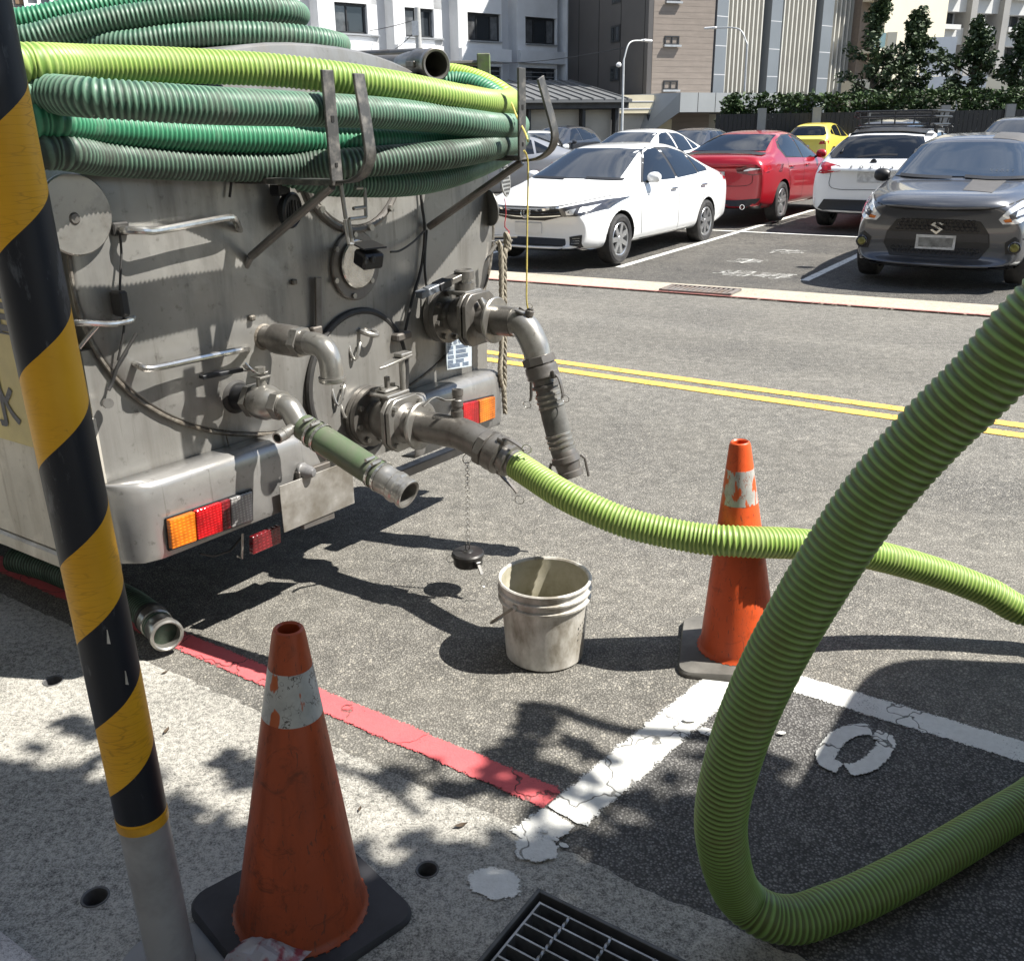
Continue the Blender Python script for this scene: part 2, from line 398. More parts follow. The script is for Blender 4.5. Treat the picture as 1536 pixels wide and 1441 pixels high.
# far gutter strip and car park
def kb(a): return 9.255+.065*(a+1)   # lower (road) edge
def kt(a): return 9.86+.065*(a+1)
zk = .012
mb = MB(); n_ = 60
aa = [-40+k*80/n_ for k in range(n_+1)]
mb.add([rdp(a, kb(a), -.004) for a in aa] + [rdp(a, kb(a)+.02, zk) for a in aa] + [rdp(a, kt(a)+.05*noise.noise(V((a*1.7, 0, 0)))-.03, zk) for a in aa],
       [(i, i+1, n_+1+i+1, n_+1+i) for i in range(n_)] + [(n_+1+i, n_+2+i, 2*n_+3+i, 2*n_+2+i) for i in range(n_)])
tag(mb.build('gutter_strip', m_strip), kind='structure')
mb = MB()
bs_ = [0, 2, 4, 6, 9, 400]
rows = [[rdp(a, kt(a)-.12, .006) for a in (-150, 150)]] + [[rdp(a, max(kt(a)-.12+.02, LOT0+q), .006+.019*min(q, 9) + (0)) for a in (-150, 150)] for q in bs_[1:]]
vs_ = [p for r in rows for p in r]
lot = MB(); aa2 = [-150, -40, -12, -9, -6, -3, 0, 3, 6, 10, 40, 150]
vsx = []; fsx = []
for j, q in enumerate([None, 1, 2, 4, 6, 9, 300]):
    for a in aa2:
        b = kt(max(-40, min(40, a)))-.1 if q is None else max(LOT0+q, kt(max(-40, min(40, a)))+.2*q)
        vsx.append(rdp(a, b, .006 + (lotz(LOT0+q) if q else -.006)))
K = len(aa2)
for j in range(6):
    for i in range(K-1): fsx.append((j*K+i, j*K+i+1, (j+1)*K+i+1, (j+1)*K+i))
lot.add(vsx, fsx); tag(lot.build('car_park', m_lot, smooth=False), kind='structure')
m_bay = asphalt('bay_asphalt', (.115, .113, .110), (.29, .283, .27), (.17, .165, .152), big=.3)
def ragged(name, a0, a1, b0, b1, mat, z, jag=.012):
    k = max(4, int((a1-a0)/.04)); rows = []
    for i in range(k+1):
        a = a0+(a1-a0)*i/k; rows += [rdp(a, b0+jag*noise.noise(V((a*7, b0, 1))), z), rdp(a, b1+jag*noise.noise(V((a*7, b1, 5))), z)]
    return tag(MB().add(rows, [(2*i, 2*i+1, 2*i+3, 2*i+2) for i in range(k)]).build(name, mat, smooth=False), kind='structure')
ragged('bay_asphalt', -.87, 14, WALK-.1, 2.49, m_bay, -.0018, .006)
# paint: thin sheets with worn edges
def edge_mesh(name, rows, mat):
    """rows: list of (left, right) points; four columns carry the worn-edge weight 0,1,1,0"""
    vs_ = []; fs = []; ev = []
    for i, (a, b) in enumerate(rows):
        vs_ += [a, a.lerp(b, .22), a.lerp(b, .78), b]; ev += [0, 1, 1, 0]
        if i: fs += [(4*i-4+k, 4*i-3+k, 4*i+1+k, 4*i+k) for k in range(3)]
    ev[0:4] = [0, .3, .3, 0]; ev[-4:] = [0, .3, .3, 0]
    o = MB().add(vs_, fs).build(name, mat, smooth=False)
    at_ = o.data.attributes.new('edge', 'FLOAT', 'POINT'); at_.data.foreach_set('value', ev); return tag(o, kind='structure')
def stripe(name, p, q, w, mat, z=.0005, jag=.004, step=.03, zf=None):
    p = V(p); q = V(q); d = (q-p); Lh = d.length; d.normalize(); nrm = V((-d.y, d.x, 0)); k = max(2, int(Lh/step)); rows = []
    ph = random.random()*50; w = w*1.16
    for i in range(k+1):
        c = p + d*(Lh*i/k); zz = z + (zf(c) if zf else 0); j = jag*.7*noise.noise(V((ph+i*step*5, 0, 0)))
        rows.append((V((*(c+nrm*(w/2+j)).xy, zz)), V((*(c-nrm*(w/2+j)).xy, zz))))
    return edge_mesh(name, rows, mat)
lz = lambda c: .006+lotz(c.dot(RN))
stripe('yellow_line', rdp(-60, 5.60+.02), rdp(30, 5.60), .105, m_yellow, jag=.002, step=.1)
stripe('yellow_line', rdp(-60, 5.805+.02), rdp(30, 5.805), .105, m_yellow, jag=.002, step=.1)
stripe('red_line', rdp(-30, 1.672), rdp(-1.01, 1.672), .088, m_red, jag=.009, step=.02)
stripe('white_line', road(-.80, 2.527), road(14, 2.527), .105, m_white, jag=.007, step=.012)
stripe('white_line', road(-.845, 2.46), road(-.955, 1.63), .125, m_white, jag=.010, step=.010)
stripe('white_line', road(-.965, 1.622), road(-.985, 1.50), .115, m_white, .004, jag=.013, step=.010)
def blob(name, c, rx, ry, rot, mat, z=.004, k=26, jag=.13):
    ph = random.random()*40; pts = []; ev = []
    for sc_, e_ in ((1.12, 0), (.74, 1)):
        for i in range(k):
            th = 2*pi*i/k; r = sc_*(1+jag*noise.noise(V((ph+cos(th)*1.6, sin(th)*1.6, 0)))*2)
            x, y = rx*r*cos(th), ry*r*sin(th); ev.append(e_)
            pts.append(V(c)+RD*(x*cos(rot)-y*sin(rot))+RN*(x*sin(rot)+y*cos(rot))+V((0, 0, z)))
    o = MB().add(pts, [(i, (i+1) % k, k+(i+1) % k, k+i) for i in range(k)] + [tuple(range(k, 2*k))]).build(name, mat, smooth=False)
    at_ = o.data.attributes.new('edge', 'FLOAT', 'POINT'); at_.data.foreach_set('value', ev); return tag(o, kind='structure')
blob('paint_patch', G(742, 1325), .062, .05, .3, m_white)
blob('paint_patch', G(803, 1275), .055, .045, .3, m_white, .0078)
for px, py, s in ((833, 1262, .010), (846, 1271, .012), (818, 1250, .009), (1062, 1101, .03), (1172, 1102, .012), (1035, 1082, .02)):
    blob('paint_patch', G(px, py), s, s*.6, random.random(), m_white, .0082, 14)
# bay number: two brush-painted halves of a zero
def brush(pts_px, wd, name='painted_number'):
    P = spline([G(x, y) for x, y in pts_px], .008); rows = []; wd *= 1.2
    for i, c in enumerate(P):
        d = (P[min(i+1, len(P)-1)]-P[max(i-1, 0)]).normalized(); nn = V((-d.y, d.x, 0))*wd/2
        rows.append((c+nn+V((0, 0, .0035)), c-nn+V((0, 0, .0035))))
    edge_mesh(name, rows, m_white)
brush([(1306, 1095), (1284, 1095), (1258, 1106), (1241, 1128), (1240, 1143), (1262, 1153)], .052)
brush([(1311, 1101), (1329, 1110), (1321, 1130), (1303, 1147), (1284, 1154), (1266, 1156)], .048)
# car park paint
stripe('bay_line', rdp(-5.49, 10.05), rdp(-5.40, 20.5), .10, m_lotwhite, zf=lz, jag=.01, step=.15)
stripe('bay_line', rdp(-3.16, 9.93), rdp(-3.10, 20.5), .10, m_lotwhite, zf=lz, jag=.01, step=.15)
stripe('bay_line', rdp(-.80, 10), rdp(-.85, 20.5), .10, m_lotwhite, zf=lz, jag=.01, step=.15)
stripe('bay_line', rdp(-7.7, 9.8), rdp(-7.7, 20.5), .10, m_lotwhite, zf=lz, jag=.01, step=.15)
stripe('bay_line', rdp(-16, 14.55), rdp(8, 14.55), .10, m_lotwhite, .008, zf=lz, jag=.01, step=.15)
stripe('red_line', rdp(-40, kb(-40)+.0), rdp(30, kb(30)+.0), .05, m_ptred, .014, jag=.004, step=.1)
for px, py, s, body in ((955, 407, .42, '64'), (1246, 433, .42, '63')):
    c = G(px, py); zz = .011 + lotz(c.dot(RN)); c = G(px, py, zz)
    tag(text_mesh('painted_number', body, s, m_wtext, frame((c.x, c.y, zz), RD, RN)), kind='structure')
for px, py, s, body in ((1120, 392, .5, '車'), (1180, 378, .5, '停'), (1100, 410, .5, '場'), (1160, 414, .5, '專')):
    c = G(px, py); zz = .011 + lotz(c.dot(RN)); c = G(px, py, zz)
    tag(text_mesh('painted_lettering', body, s, m_faint, frame((c.x, c.y, zz), RD, RN)), kind='structure')
# patched rectangle and drain plate in the far strip
c = G(1050, 436, .014)
ft = thing('gutter_grate', 'rusty steel drain grate set in the pale strip across the road', 'drain grate', road(c.dot(RD), c.dot(RN), zk))
ft.rotation_euler = (0, 0, atan2(RD.y, RD.x)+.065)
mb = MB()
for x in (-.37, .37): mb.box((x, 0, .012), (.03, .36, .02))
for y in (-.17, .17): mb.box((0, y, .012), (.77, .03, .02))
m_rust = M('old_steel', (.22, .21, .20), .7, .3, .3, 12, (.16, .09, .05), .5, 6)
mb.build('frame', m_rust, ft)
for i in range(14): MB().box((-.34+i*.0525, 0, .011), (.02, .31, .016)).build('bar', m_rust, ft)
MB().box((0, 0, .004), (.72, .33, .003)).build('backing', m_dark, ft)

# ================================================================== NEAR KERB BLOCK
k0, k1 = G(0, 1393, .06), G(62, 1441, .06)
d = (k1-k0).normalized(); nn = V((d.y, -d.x, 0))
if nn.y > 0: nn = -nn
mb = MB(); a = k0-d*1.2; b = k1+d*.0
mb.prism([V((*a.xy, 0)), V((*b.xy, 0)), V((*(b+nn*.5).xy, 0)), V((*(a+nn*.5).xy, 0))], (0, 0, .06))
tag(mb.build('granite_kerb', m_granite, bevel=.006), kind='structure')

# ================================================================== DRAIN GRATE
gt = thing('drain_grate', 'galvanised steel drain grate in the concrete at the bottom of the photo', 'drain grate', road(GA0, GB0, 0), atan2(RD.y, RD.x))
m_galv = M('galvanised', (.36, .37, .38), .42, .75, .2, 30, (.10, .095, .085), .55, 14)
m_galvd = M('grate_rim_steel', (.10, .10, .098), .6, .5, .3, 20)
Lx, Ly = GA1-GA0, GB1-GB0
mb = MB()
mb.b2((0.001, 0.001, -.05), (.010, Ly-.001, .004)); mb.b2((.010, Ly-.010, -.05), (Lx-.001, Ly-.001, .0035)); mb.b2((Lx-.010, .001, -.05), (Lx-.001, Ly-.010, .004)); mb.b2((.010, .001, -.05), (Lx-.010, .010, .0035))
mb.build('rim', m_galvd, gt, bevel=.001)
MB().b2((.022, .022, -.036), (.027, Ly-.028, -.002)).build('end_bar', m_galv, gt); MB().b2((Lx-.027, .022, -.036), (Lx-.022, Ly-.028, -.002)).build('end_bar', m_galv, gt)
yb = Ly-.031
while yb > .02:
    MB().b2((.027, yb-.0022, -.036), (Lx-.027, yb+.0022, -.002)).build('bearing_bar', m_galv, gt); yb -= .0335
xr = .10
while xr < Lx-.04:
    mb = MB(); vs_ = []; k = 60
    for i in range(k+1):
        y = .022+(Ly-.05)*i/k; th = i*.55
        vs_ += [V((xr+.004*cos(th+q*pi/2), y, -.004+.004*sin(th+q*pi/2))) for q in range(4)]
    mb.add(vs_, [(4*i+q, 4*i+(q+1) % 4, 4*i+4+(q+1) % 4, 4*i+4+q) for i in range(k) for q in range(4)])
    mb.build('twisted_rod', m_galv, gt); xr += .102

# ================================================================== STRIPED POLE
pb = G(268, 1441); pb = V((pb.x-.004, pb.y-.02, 0))
pole = thing('striped_pole', 'tall pipe post wrapped in black and yellow striped tape at the left', 'post', pb)
tip_ = on_plane(-38, 0, pb, V((0, 1, 0)))-pb; pole.rotation_euler = V((0, 0, 1)).rotation_difference(tip_.normalized()).to_euler()
m, t, p, n, l = nodes('striped_tape')
oc = ocoord(n, l); sx = n('ShaderNodeSeparateXYZ'); l(oc, sx.inputs[0])
phi = math_n(n, l, 'DIVIDE', math_n(n, l, 'ARCTAN2', sx.outputs[0], math_n(n, l, 'MULTIPLY', sx.outputs[1], -1.0)), 2*pi)
wv = math_n(n, l, 'MULTIPLY', math_n(n, l, 'SUBTRACT', noise_n(n, l, oc, 9, 2), .5), .03)
zz_ = math_n(n, l, 'SUBTRACT', sx.outputs[2], math_n(n, l, 'MULTIPLY', phi, .23))
ph = math_n(n, l, 'ADD', math_n(n, l, 'FRACT', math_n(n, l, 'ADD', math_n(n, l, 'DIVIDE', zz_, .322), 10-(.548-.0575)/.322)), wv)
st = math_n(n, l, 'LESS_THAN', ph, .46)
low = math_n(n, l, 'LESS_THAN', sx.outputs[2], .402); st = math_n(n, l, 'MAXIMUM', st, low)
yl = ramp(n, l, noise_n(n, l, oc, 7, 5), .3, .7, (.60, .30, .012), (.72, .38, .02))
mpv = n('ShaderNodeMapping'); mpv.inputs['Scale'].default_value = (16, 16, 110); l(oc, mpv.inputs['Vector'])
crk = n('ShaderNodeTexVoronoi'); crk.feature = 'DISTANCE_TO_EDGE'; crk.inputs['Scale'].default_value = 1.0; l(mpv.outputs['Vector'], crk.inputs['Vector'])
ck = math_n(n, l, 'MULTIPLY', ramp(n, l, crk.outputs['Distance'], .0, .05, (1, 1, 1), (0, 0, 0)), ramp(n, l, noise_n(n, l, oc, 6, 3), .42, .6))
yl = mix(n, l, math_n(n, l, 'MULTIPLY', ck, .5), yl, (.20, .09, .01))
sm = ramp(n, l, noise_n(n, l, oc, 22, 7, .7), .66, .74); yl = mix(n, l, math_n(n, l, 'MULTIPLY', sm, .6), yl, (.12, .06, .015))
scv = n('ShaderNodeMapping'); scv.inputs['Scale'].default_value = (30, 30, 9); l(oc, scv.inputs['Vector'])
sc_ = ramp(n, l, noise_n(n, l, scv.outputs['Vector'], 1.0, 6, .65), .60, .68)
bk = mix(n, l, math_n(n, l, 'MULTIPLY', sc_, .35), (.012, .014, .020), (.16, .17, .19))
colr = mix(n, l, st, bk, yl)
chip = ramp(n, l, noise_n(n, l, oc, 26, 3, .5), .755, .765)
colr = mix(n, l, math_n(n, l, 'MULTIPLY', chip, .85), colr, (.50, .50, .48))
l(colr, p.inputs['Base Color']); p.inputs['Roughness'].default_value = .46; p.inputs['Specular IOR Level'].default_value = .28
m_tape = m
PR = .0455
MB().lathe([(PR+.0012, .388), (PR+.0012, 3.0), (PR-.004, 3.0), (PR-.004, .388)], (0, 0, 0), (0, 0, 1), 40, closed=True).build('tape_sleeve', m_tape, pole)
MB().lathe([(PR, 0), (PR, 3.02), (.001, 3.05)], (0, 0, 0), (0, 0, 1), 40).build('pipe', M('grey_pipe_paint', (.33, .33, .335), .45, .0, .1, 5, (.12, .115, .11), .35, 9), pole)
MB().lathe([(PR+.0022, .378), (PR+.0022, .396), (PR-.002, .396), (PR-.002, .378)], (0, 0, 0), (0, 0, 1), 40, closed=True).build('tape_band', M('yellow_tape', (.60, .31, .015), .4, 0, .15, 30, (.2, .1, .02), .3, 20), pole)
MB().lathe([(.11, 0), (.11, .012), (PR+.001, .014), (PR+.001, .0)], (0, 0, 0), (0, 0, 1), 32, closed=True).build('base_flange', M('flange_steel', (.25, .25, .25), .6, .6), pole)
for zt, lx in ((.712, .9), (.80, .55)):                     # torn tape edge
    an = -pi/2+lx; c = V((PR*cos(an), PR*sin(an), zt))
    mb = MB(); mb.add([c+V((0, 0, .012))+c.xyz*0, c+V((.004, -.004, .014)), c+V((.006, -.007, -.012)), c+V((-.004, -.002, -.014))], [(0, 1, 2, 3)])
    mb.build('torn_tape', M('torn_tape', (.5, .5, .48), .6), pole)

# ================================================================== CONES
def cone_rubber(name, col, dcol, damt, H):
    m, t, p, n, l = nodes(name); oc = ocoord(n, l); sx = n('ShaderNodeSeparateXYZ'); l(oc, sx.inputs[0])
    c = ramp(n, l, noise_n(n, l, oc, 3.5, 6, .6), .3, .72, tuple(x*.78 for x in col), tuple(x*1.12 for x in col))
    st = ramp(n, l, noise_n(n, l, ocoord(n, l, (11, 11, 1.6)), 1.6, 7, .68), .50, .72); c = mix(n, l, math_n(n, l, 'MULTIPLY', st, damt), c, dcol)
    foot = math_n(n, l, 'MULTIPLY', ramp(n, l, math_n(n, l, 'ADD', sx.outputs[2], math_n(n, l, 'MULTIPLY', noise_n(n, l, oc, 9, 6, .65), .22)), .10, .30, (1, 1, 1), (0, 0, 0)), .75*damt); c = mix(n, l, foot, c, tuple(x*.7 for x in dcol))
    sm = ramp(n, l, noise_n(n, l, oc, 15, 8, .74, 1.2), .545, .65); c = mix(n, l, math_n(n, l, 'MULTIPLY', sm, .8*damt+.1), c, tuple(x*.5 for x in dcol))
    sc = ramp(n, l, noise_n(n, l, ocoord(n, l, (30, 30, 7)), 2.2, 4, .6, 2.0), .63, .65); c = mix(n, l, math_n(n, l, 'MULTIPLY', sc, .6), c, (.05, .03, .022))
    l(c, p.inputs['Base Color']); l(math_n(n, l, 'MULTIPLY_ADD', st, .25, .42), p.inputs['Roughness']); p.inputs['Specular IOR Level'].default_value = .4
    l(bump_n(n, l, noise_n(n, l, oc, 45, 4, .6), .15, .004), p.inputs['Normal']); return m
def lean_to(t, rz, px, py):
    tip = on_plane(px, py, t.location, V((0, 1, 0)))-t.location
    t.rotation_euler = (V((0, 0, 1)).rotation_difference(tip.normalized()).to_matrix() @ Matrix.Rotation(rz, 3, 'Z')).to_euler()
    return tip.length
def cone(name, label, loc, rz, H, colr, dcol, bandmat, lean, basecol, damt, R0=.122, sq=.19):
    t = thing(name, label, 'traffic cone', loc, rz)
    lean_to(t, rz, *lean)
    mat = cone_rubber(label[:12]+'_rubber', colr, dcol, damt, H)
    r0, r1 = R0, .031
    prof = [(r0+.010, .030), (r0+.004, .036), (r0, .046), (r1+.001, H-.012), (r1-.002, H-.003), (r1-.006, H), (r1-.010, H-.004), (r1-.010, H-.03), (r0-.01, .05), (r0-.008, .03)]
    mb = MB(); mb.lathe(prof, (0, 0, 0), (0, 0, 1), 48, closed=True)
    mb.build('cone_body', mat, t)
    f = lambda z: r0+(r1-r0)*(z-.046)/(H-.012-.046)+.0012
    z0, z1 = H*.735, H*.885
    mb = MB(); mb.lathe([(f(z0), z0), (f(z1), z1), (f(z1)-.002, z1), (f(z0)-.002, z0)], (0, 0, 0), (0, 0, 1), 48, closed=True); mb.build('reflective_band', bandmat, t)
    pts = []; q = sq-.045
    for k, (sx_, sy_) in enumerate(((1, 1), (-1, 1), (-1, -1), (1, -1))):
        for j in range(6):
            th = pi/2*k + j*pi/10; pts.append((sx_*q+.045*cos(th), sy_*q+.045*sin(th)))
    mb = MB(); N_ = len(pts); vs_ = []
    for sc_, zz in ((1.0, .0), (1.0, .02), (.975, .028)): vs_ += [V((x*sc_, y*sc_, zz)) for x, y in pts]
    fs_ = [tuple(range(N_-1, -1, -1)), tuple(range(2*N_, 3*N_))] + [(i+a*N_, (i+1) % N_+a*N_, (i+1) % N_+(a+1)*N_, i+(a+1)*N_) for a in range(2) for i in range(N_)]
    mb.add(vs_, fs_); mb.build('base_plate', M(name+label[:14]+'_base', basecol, .72, 0, .25, 8, tuple(c*2.2 for c in basecol), .45, 9), t)
    mb = MB()
    for k in range(36):                                   # scalloped foot of the cone
        th = 2*pi*k/36; c = V((cos(th), sin(th), 0))
        mb.box(c*(r0+.0085)+V((0, 0, .0285)), (.007, .008, .0022), c)
    mb.build('foot_scallops', mat, t)
    return t
def band_mat(name, base, crackc, cs, amt, under):
    m, t, p, n, l = nodes(name); oc = ocoord(n, l)
    mpv = n('ShaderNodeMapping'); mpv.inputs['Scale'].default_value = (1, 1, .3); l(oc, mpv.inputs['Vector'])
    v = n('ShaderNodeTexVoronoi'); v.feature = 'DISTANCE_TO_EDGE'; v.inputs['Scale'].default_value = cs; vd = n('ShaderNodeVectorMath'); vd.operation = 'MULTIPLY_ADD'; nz_ = n('ShaderNodeTexNoise'); nz_.inputs['Scale'].default_value = 60; l(oc, nz_.inputs['Vector']); l(nz_.outputs['Color'], vd.inputs[0]); vd.inputs[1].default_value = (.03, .03, .03); l(mpv.outputs['Vector'], vd.inputs[2]); l(vd.outputs[0], v.inputs['Vector'])
    c = ramp(n, l, noise_n(n, l, oc, 40, 5), .3, .7, tuple(x*.75 for x in base), base)
    c = mix(n, l, math_n(n, l, 'MULTIPLY', ramp(n, l, v.outputs['Distance'], .008, .03, (1, 1, 1), (0, 0, 0)), ramp(n, l, noise_n(n, l, oc, 25, 2), .42, .56)), c, crackc)
    pe = ramp(n, l, noise_n(n, l, mpv.outputs['Vector'], 34, 3, .5), .62-amt, .645-amt); c = mix(n, l, pe, c, under)
    l(c, p.inputs['Base Color']); p.inputs['Roughness'].default_value = .4; return m
cone('traffic_cone', 'dirty dull orange traffic cone in shade on a black base at the kerb', G(453, 1372), radians(43), .715, (.37, .066, .018), (.10, .03, .014), band_mat('cracked_band', (.48, .49, .47), (.06, .05, .04), 46, .0, (.42, .09, .02)), (432, 928), (.022, .022, .025), .55, R0=.134, sq=.183)
cone('traffic_cone', 'bright orange traffic cone on the road with a green hose crossing in front', G(1107, 978), radians(-13), .725, (.62, .085, .018), (.30, .05, .02), band_mat('torn_band', (.42, .42, .40), (.25, .06, .02), 50, .06, (.55, .09, .02)), (1110, 660), (.10, .095, .085), .4, R0=.120, sq=.185)

# ================================================================== BUCKET
bk_ = thing('paint_bucket', 'dirty white plastic pail standing empty on the asphalt', 'bucket', G(817, 977))
m_pail = M('dirty_white_plastic', (.74, .73, .69), .5, 0, .06, 5, (.13, .105, .065), .72, 11, (1, 1, .5), .1, 60)
m_pailin = M('stained_plastic', (.60, .57, .47), .6, 0, .15, 6, (.20, .18, .11), .85, 6, None, .1, 60)
Hb, rt, rb = .275, .142, .1265
g = lambda z: rb+(rt-rb)*z/Hb
pr = [(rb-.01, .006), (rb-.004, 0), (rb, .004), (g(.15), .15), (g(.20), .20), (g(.2)+.001, .202), (g(.205)+.010, .206), (g(.205)+.011, .213), (g(.215)+.003, .216), (g(.23)+.003, .232), (g(.235)+.010, .236), (g(.24)+.010, .242), (g(.245)+.002, .246), (g(.262)+.002, .262), (rt+.007, .265), (rt+.008, .272), (rt+.004, .276), (rt, .275), (rt-.004, .27)]
MB().lathe(pr + [(g(.25)-.004, .25), (rb-.006, .012), (rb-.010, .010)], (0, 0, 0), (0, 0, 1), 56, closed=True).build('pail_wall', m_pail, bk_)
MB().lathe([(g(.268)-.0045, .268), (rb-.0065, .012), (.001, .010), (.001, .006), (rb-.008, .006), (g(.268)-.0035, .266)], (0, 0, 0), (0, 0, 1), 56, closed=True).build('stained_lining', m_pailin, bk_)
m_wire = M('bail_wire', (.30, .28, .24), .5, .6, .2, 30)
ax = V((cos(radians(-132)), sin(radians(-132)), 0)); pv = ax*(g(.218)+.006)+V((0, 0, .222)); ay = V((-ax.y, ax.x, 0))
MB().lathe([(.001, 0), (.011, .0), (.010, .009), (.006, .012), (.001, .012)], pv-ax*.002, ax, 14).build('handle_lug', m_pail, bk_)
MB().lathe([(.001, 0), (.011, .0), (.010, .009), (.006, .012), (.001, .012)], V((-pv.x, -pv.y, pv.z))+ax*.002, -ax, 14).build('handle_lug', m_pail, bk_)
dwn = (-V((-ay.x, -ay.y, 0))*1.0 + V((0, 0, -1.35))).normalized()
side = ay if (ay.x < 0) else -ay; dwn = (side*1.0+V((0, 0, -.86))).normalized()
arc = []
for k in range(21):
    th = pi*k/20; arc.append(V((0, 0, .222)) + ax*(rt+.012)*cos(th) + dwn*(.25)*sin(th))
MB().tube(arc, .0042, 8).build('wire_handle', m_wire, bk_)
m_lab = M('torn_label_ink', (.05, .048, .045), .7, 0, .4, 60)
for k in range(14):
    th = radians(random.uniform(-42, -22)); zz = random.uniform(.07, .15); r = g(zz)+.0006
    dth = random.uniform(.02, .06); dz = random.uniform(.004, .010)
    MB().add([V((r*cos(th), r*sin(th), zz)), V((r*cos(th+dth), r*sin(th+dth), zz+.002)), V((r*cos(th+dth), r*sin(th+dth), zz+dz)), V((r*cos(th), r*sin(th), zz+dz-.001))], [(0, 1, 2, 3)]).build('label_scrap', m_lab, bk_)
# bits on the ground
m_leaf = M('dead_leaf', (.06, .04, .022), .8, 0, .4, 60)
for px, py, s, lb_ in ((692, 1240, .018, 'small dark dry leaf in the sun patch near the red line end'), (250, 1098, .016, 'dry leaf on the pavement just right of the striped pole'), (248, 1010, .012, 'tiny dry leaf by the hose end'), (540, 1215, .01, 'scrap of dry leaf right of the near cone')):
    c = G(px, py); th = random.random()*6; mb = MB(); vs_ = []
    for k in range(7):
        u_ = k/6; w_ = .38*sin(pi*min(1, u_*1.02))*s; p_ = V((cos(th), sin(th), 0))*(u_-.5)*2*s; q_ = V((-sin(th), cos(th), 0))*w_
        h_ = .004+.35*s*(u_-.5)**2*4
        vs_ += [c+p_+q_+V((0, 0, h_+w_*.5)), c+p_-q_+V((0, 0, h_+w_*.5)), c+p_+V((0, 0, h_-.001))]
    mb.add(vs_, [(3*k, 3*k+2, 3*k+5, 3*k+3) for k in range(6)] + [(3*k+2, 3*k+1, 3*k+4, 3*k+5) for k in range(6)])
    tag(mb.build('dead_leaf', m_leaf, base=c), lb_, 'leaf')
# crumpled clear bag in front of the near cone
c = G(402, 1436, .030); random.seed(3)
m, t, p, n, l = nodes('clear_film'); oc = ocoord(n, l)
l(mix(n, l, ramp(n, l, noise_n(n, l, oc, 26, 4), .5, .62), (.42, .41, .43), (.30, .07, .09)), p.inputs['Base Color']); p.inputs['Roughness'].default_value = .22; p.inputs['Alpha'].default_value = .75
vs_ = []; fs_ = []
for j in range(13):
    for i in range(13):
        x, y = (i-6)*.012, (j-6)*.010
        h = .032*max(0, 1-(x/.075)**2)*max(0, 1-(y/.065)**2) + .014*abs(noise.noise(V((x*38, y*38, 2)))) + .003
        q = c + V((cos(-.5)*x-sin(-.5)*y, sin(-.5)*x+cos(-.5)*y, h)); vs_.append(q)
for j in range(12):
    for i in range(12): fs_.append((j*13+i, j*13+i+1, j*13+i+14, j*13+i+13))
tag(MB().add(vs_, fs_).build('plastic_bag', m, base=c, sharp=15), 'crumpled clear plastic bag in front of the near cone', 'bag')
random.seed(11)
# ================================================================== TANK TRUCK
truck = thing('tank_truck', 'stainless steel vacuum tanker parked along the kerb with hose coils over its rear end', 'tank truck', TO, atan2(RN.y, RN.x))
def steel(name, base, metal, rough, dirt, damt, ds, streak=True, bump=.08):
    m, t, p, n, l = nodes(name); oc = ocoord(n, l)
    c = ramp(n, l, noise_n(n, l, oc, 4, 6, .6), .3, .72, tuple(x*.82 for x in base), tuple(min(1, x*1.12) for x in base))
    v = ocoord(n, l, (9, 9, 1.1)) if streak else oc
    f = ramp(n, l, noise_n(n, l, v, ds*.35 if streak else ds, 7, .65), .47, .74)
    c = mix(n, l, math_n(n, l, 'MULTIPLY', f, damt), c, dirt)
    sp = ramp(n, l, noise_n(n, l, oc, 30, 6, .65), .60, .72)
    c = mix(n, l, math_n(n, l, 'MULTIPLY', sp, damt*.8), c, tuple(x*.55 for x in dirt))
    rn = ramp(n, l, noise_n(n, l, ocoord(n, l, (26, 26, 1.3)), 1.4, 6, .7), .60, .70); c = mix(n, l, math_n(n, l, 'MULTIPLY', rn, damt*.7), c, tuple(x*.75 for x in dirt))
    pa = ramp(n, l, noise_n(n, l, oc, 2.1, 6, .65, .8), .58, .70); c = mix(n, l, math_n(n, l, 'MULTIPLY', pa, .55), c, tuple(min(1, x*1.45) for x in base))
    l(c, p.inputs['Base Color']); p.inputs['Metallic'].default_value = metal
    l(math_n(n, l, 'MULTIPLY_ADD', f, .25, rough), p.inputs['Roughness'])
    l(bump_n(n, l, noise_n(n, l, oc, 3.2, 4, .5), bump, .05), p.inputs['Normal'])
    MATS[name] = m; return m
m_tank = steel('tank_steel', (.27, .265, .25), .42, .31, (.095, .082, .066), .65, 3.0)
m_bump = steel('bumper_steel', (.31, .305, .295), .5, .28, (.11, .095, .08), .75, 2.4, False)
m_side = steel('side_panel_steel', (.50, .47, .41), .2, .5, (.30, .25, .19), .5, 4.0)
m_cast = steel('cast_stainless', (.21, .20, .185), .65, .34, (.07, .058, .045), .75, 9.0, False, .02)
m_castl = steel('bright_stainless', (.38, .37, .345), .72, .28, (.11, .095, .075), .65, 9.0, False, .02)
m_dsteel = steel('dark_steel', (.17, .16, .15), .55, .42, (.10, .075, .05), .6, 8.0, False, .02)
m_flat = steel('painted_flat_bar', (.085, .083, .08), .5, .45, (.30, .28, .25), .75, 26.0, False, .02)
m_black = M('black_plastic', (.012, .013, .016), .42, 0, .3, 20)
m_rub = M('black_rubber', (.02, .02, .02), .7, 0, .3, 30, (.06, .055, .05), .4, 12)
m_chrome = M('polished_rod', (.62, .61, .58), .22, .9, .08, 20, (.2, .17, .13), .3, 30)
m_weld = M('weld_bead', (.20, .185, .16), .6, .4, .4, 60, (.08, .06, .04), .6, 25, None, .6, 120)
TCX, TCZ, TA, TB, TE = 1.0, 1.245, .985, .63, 2.25
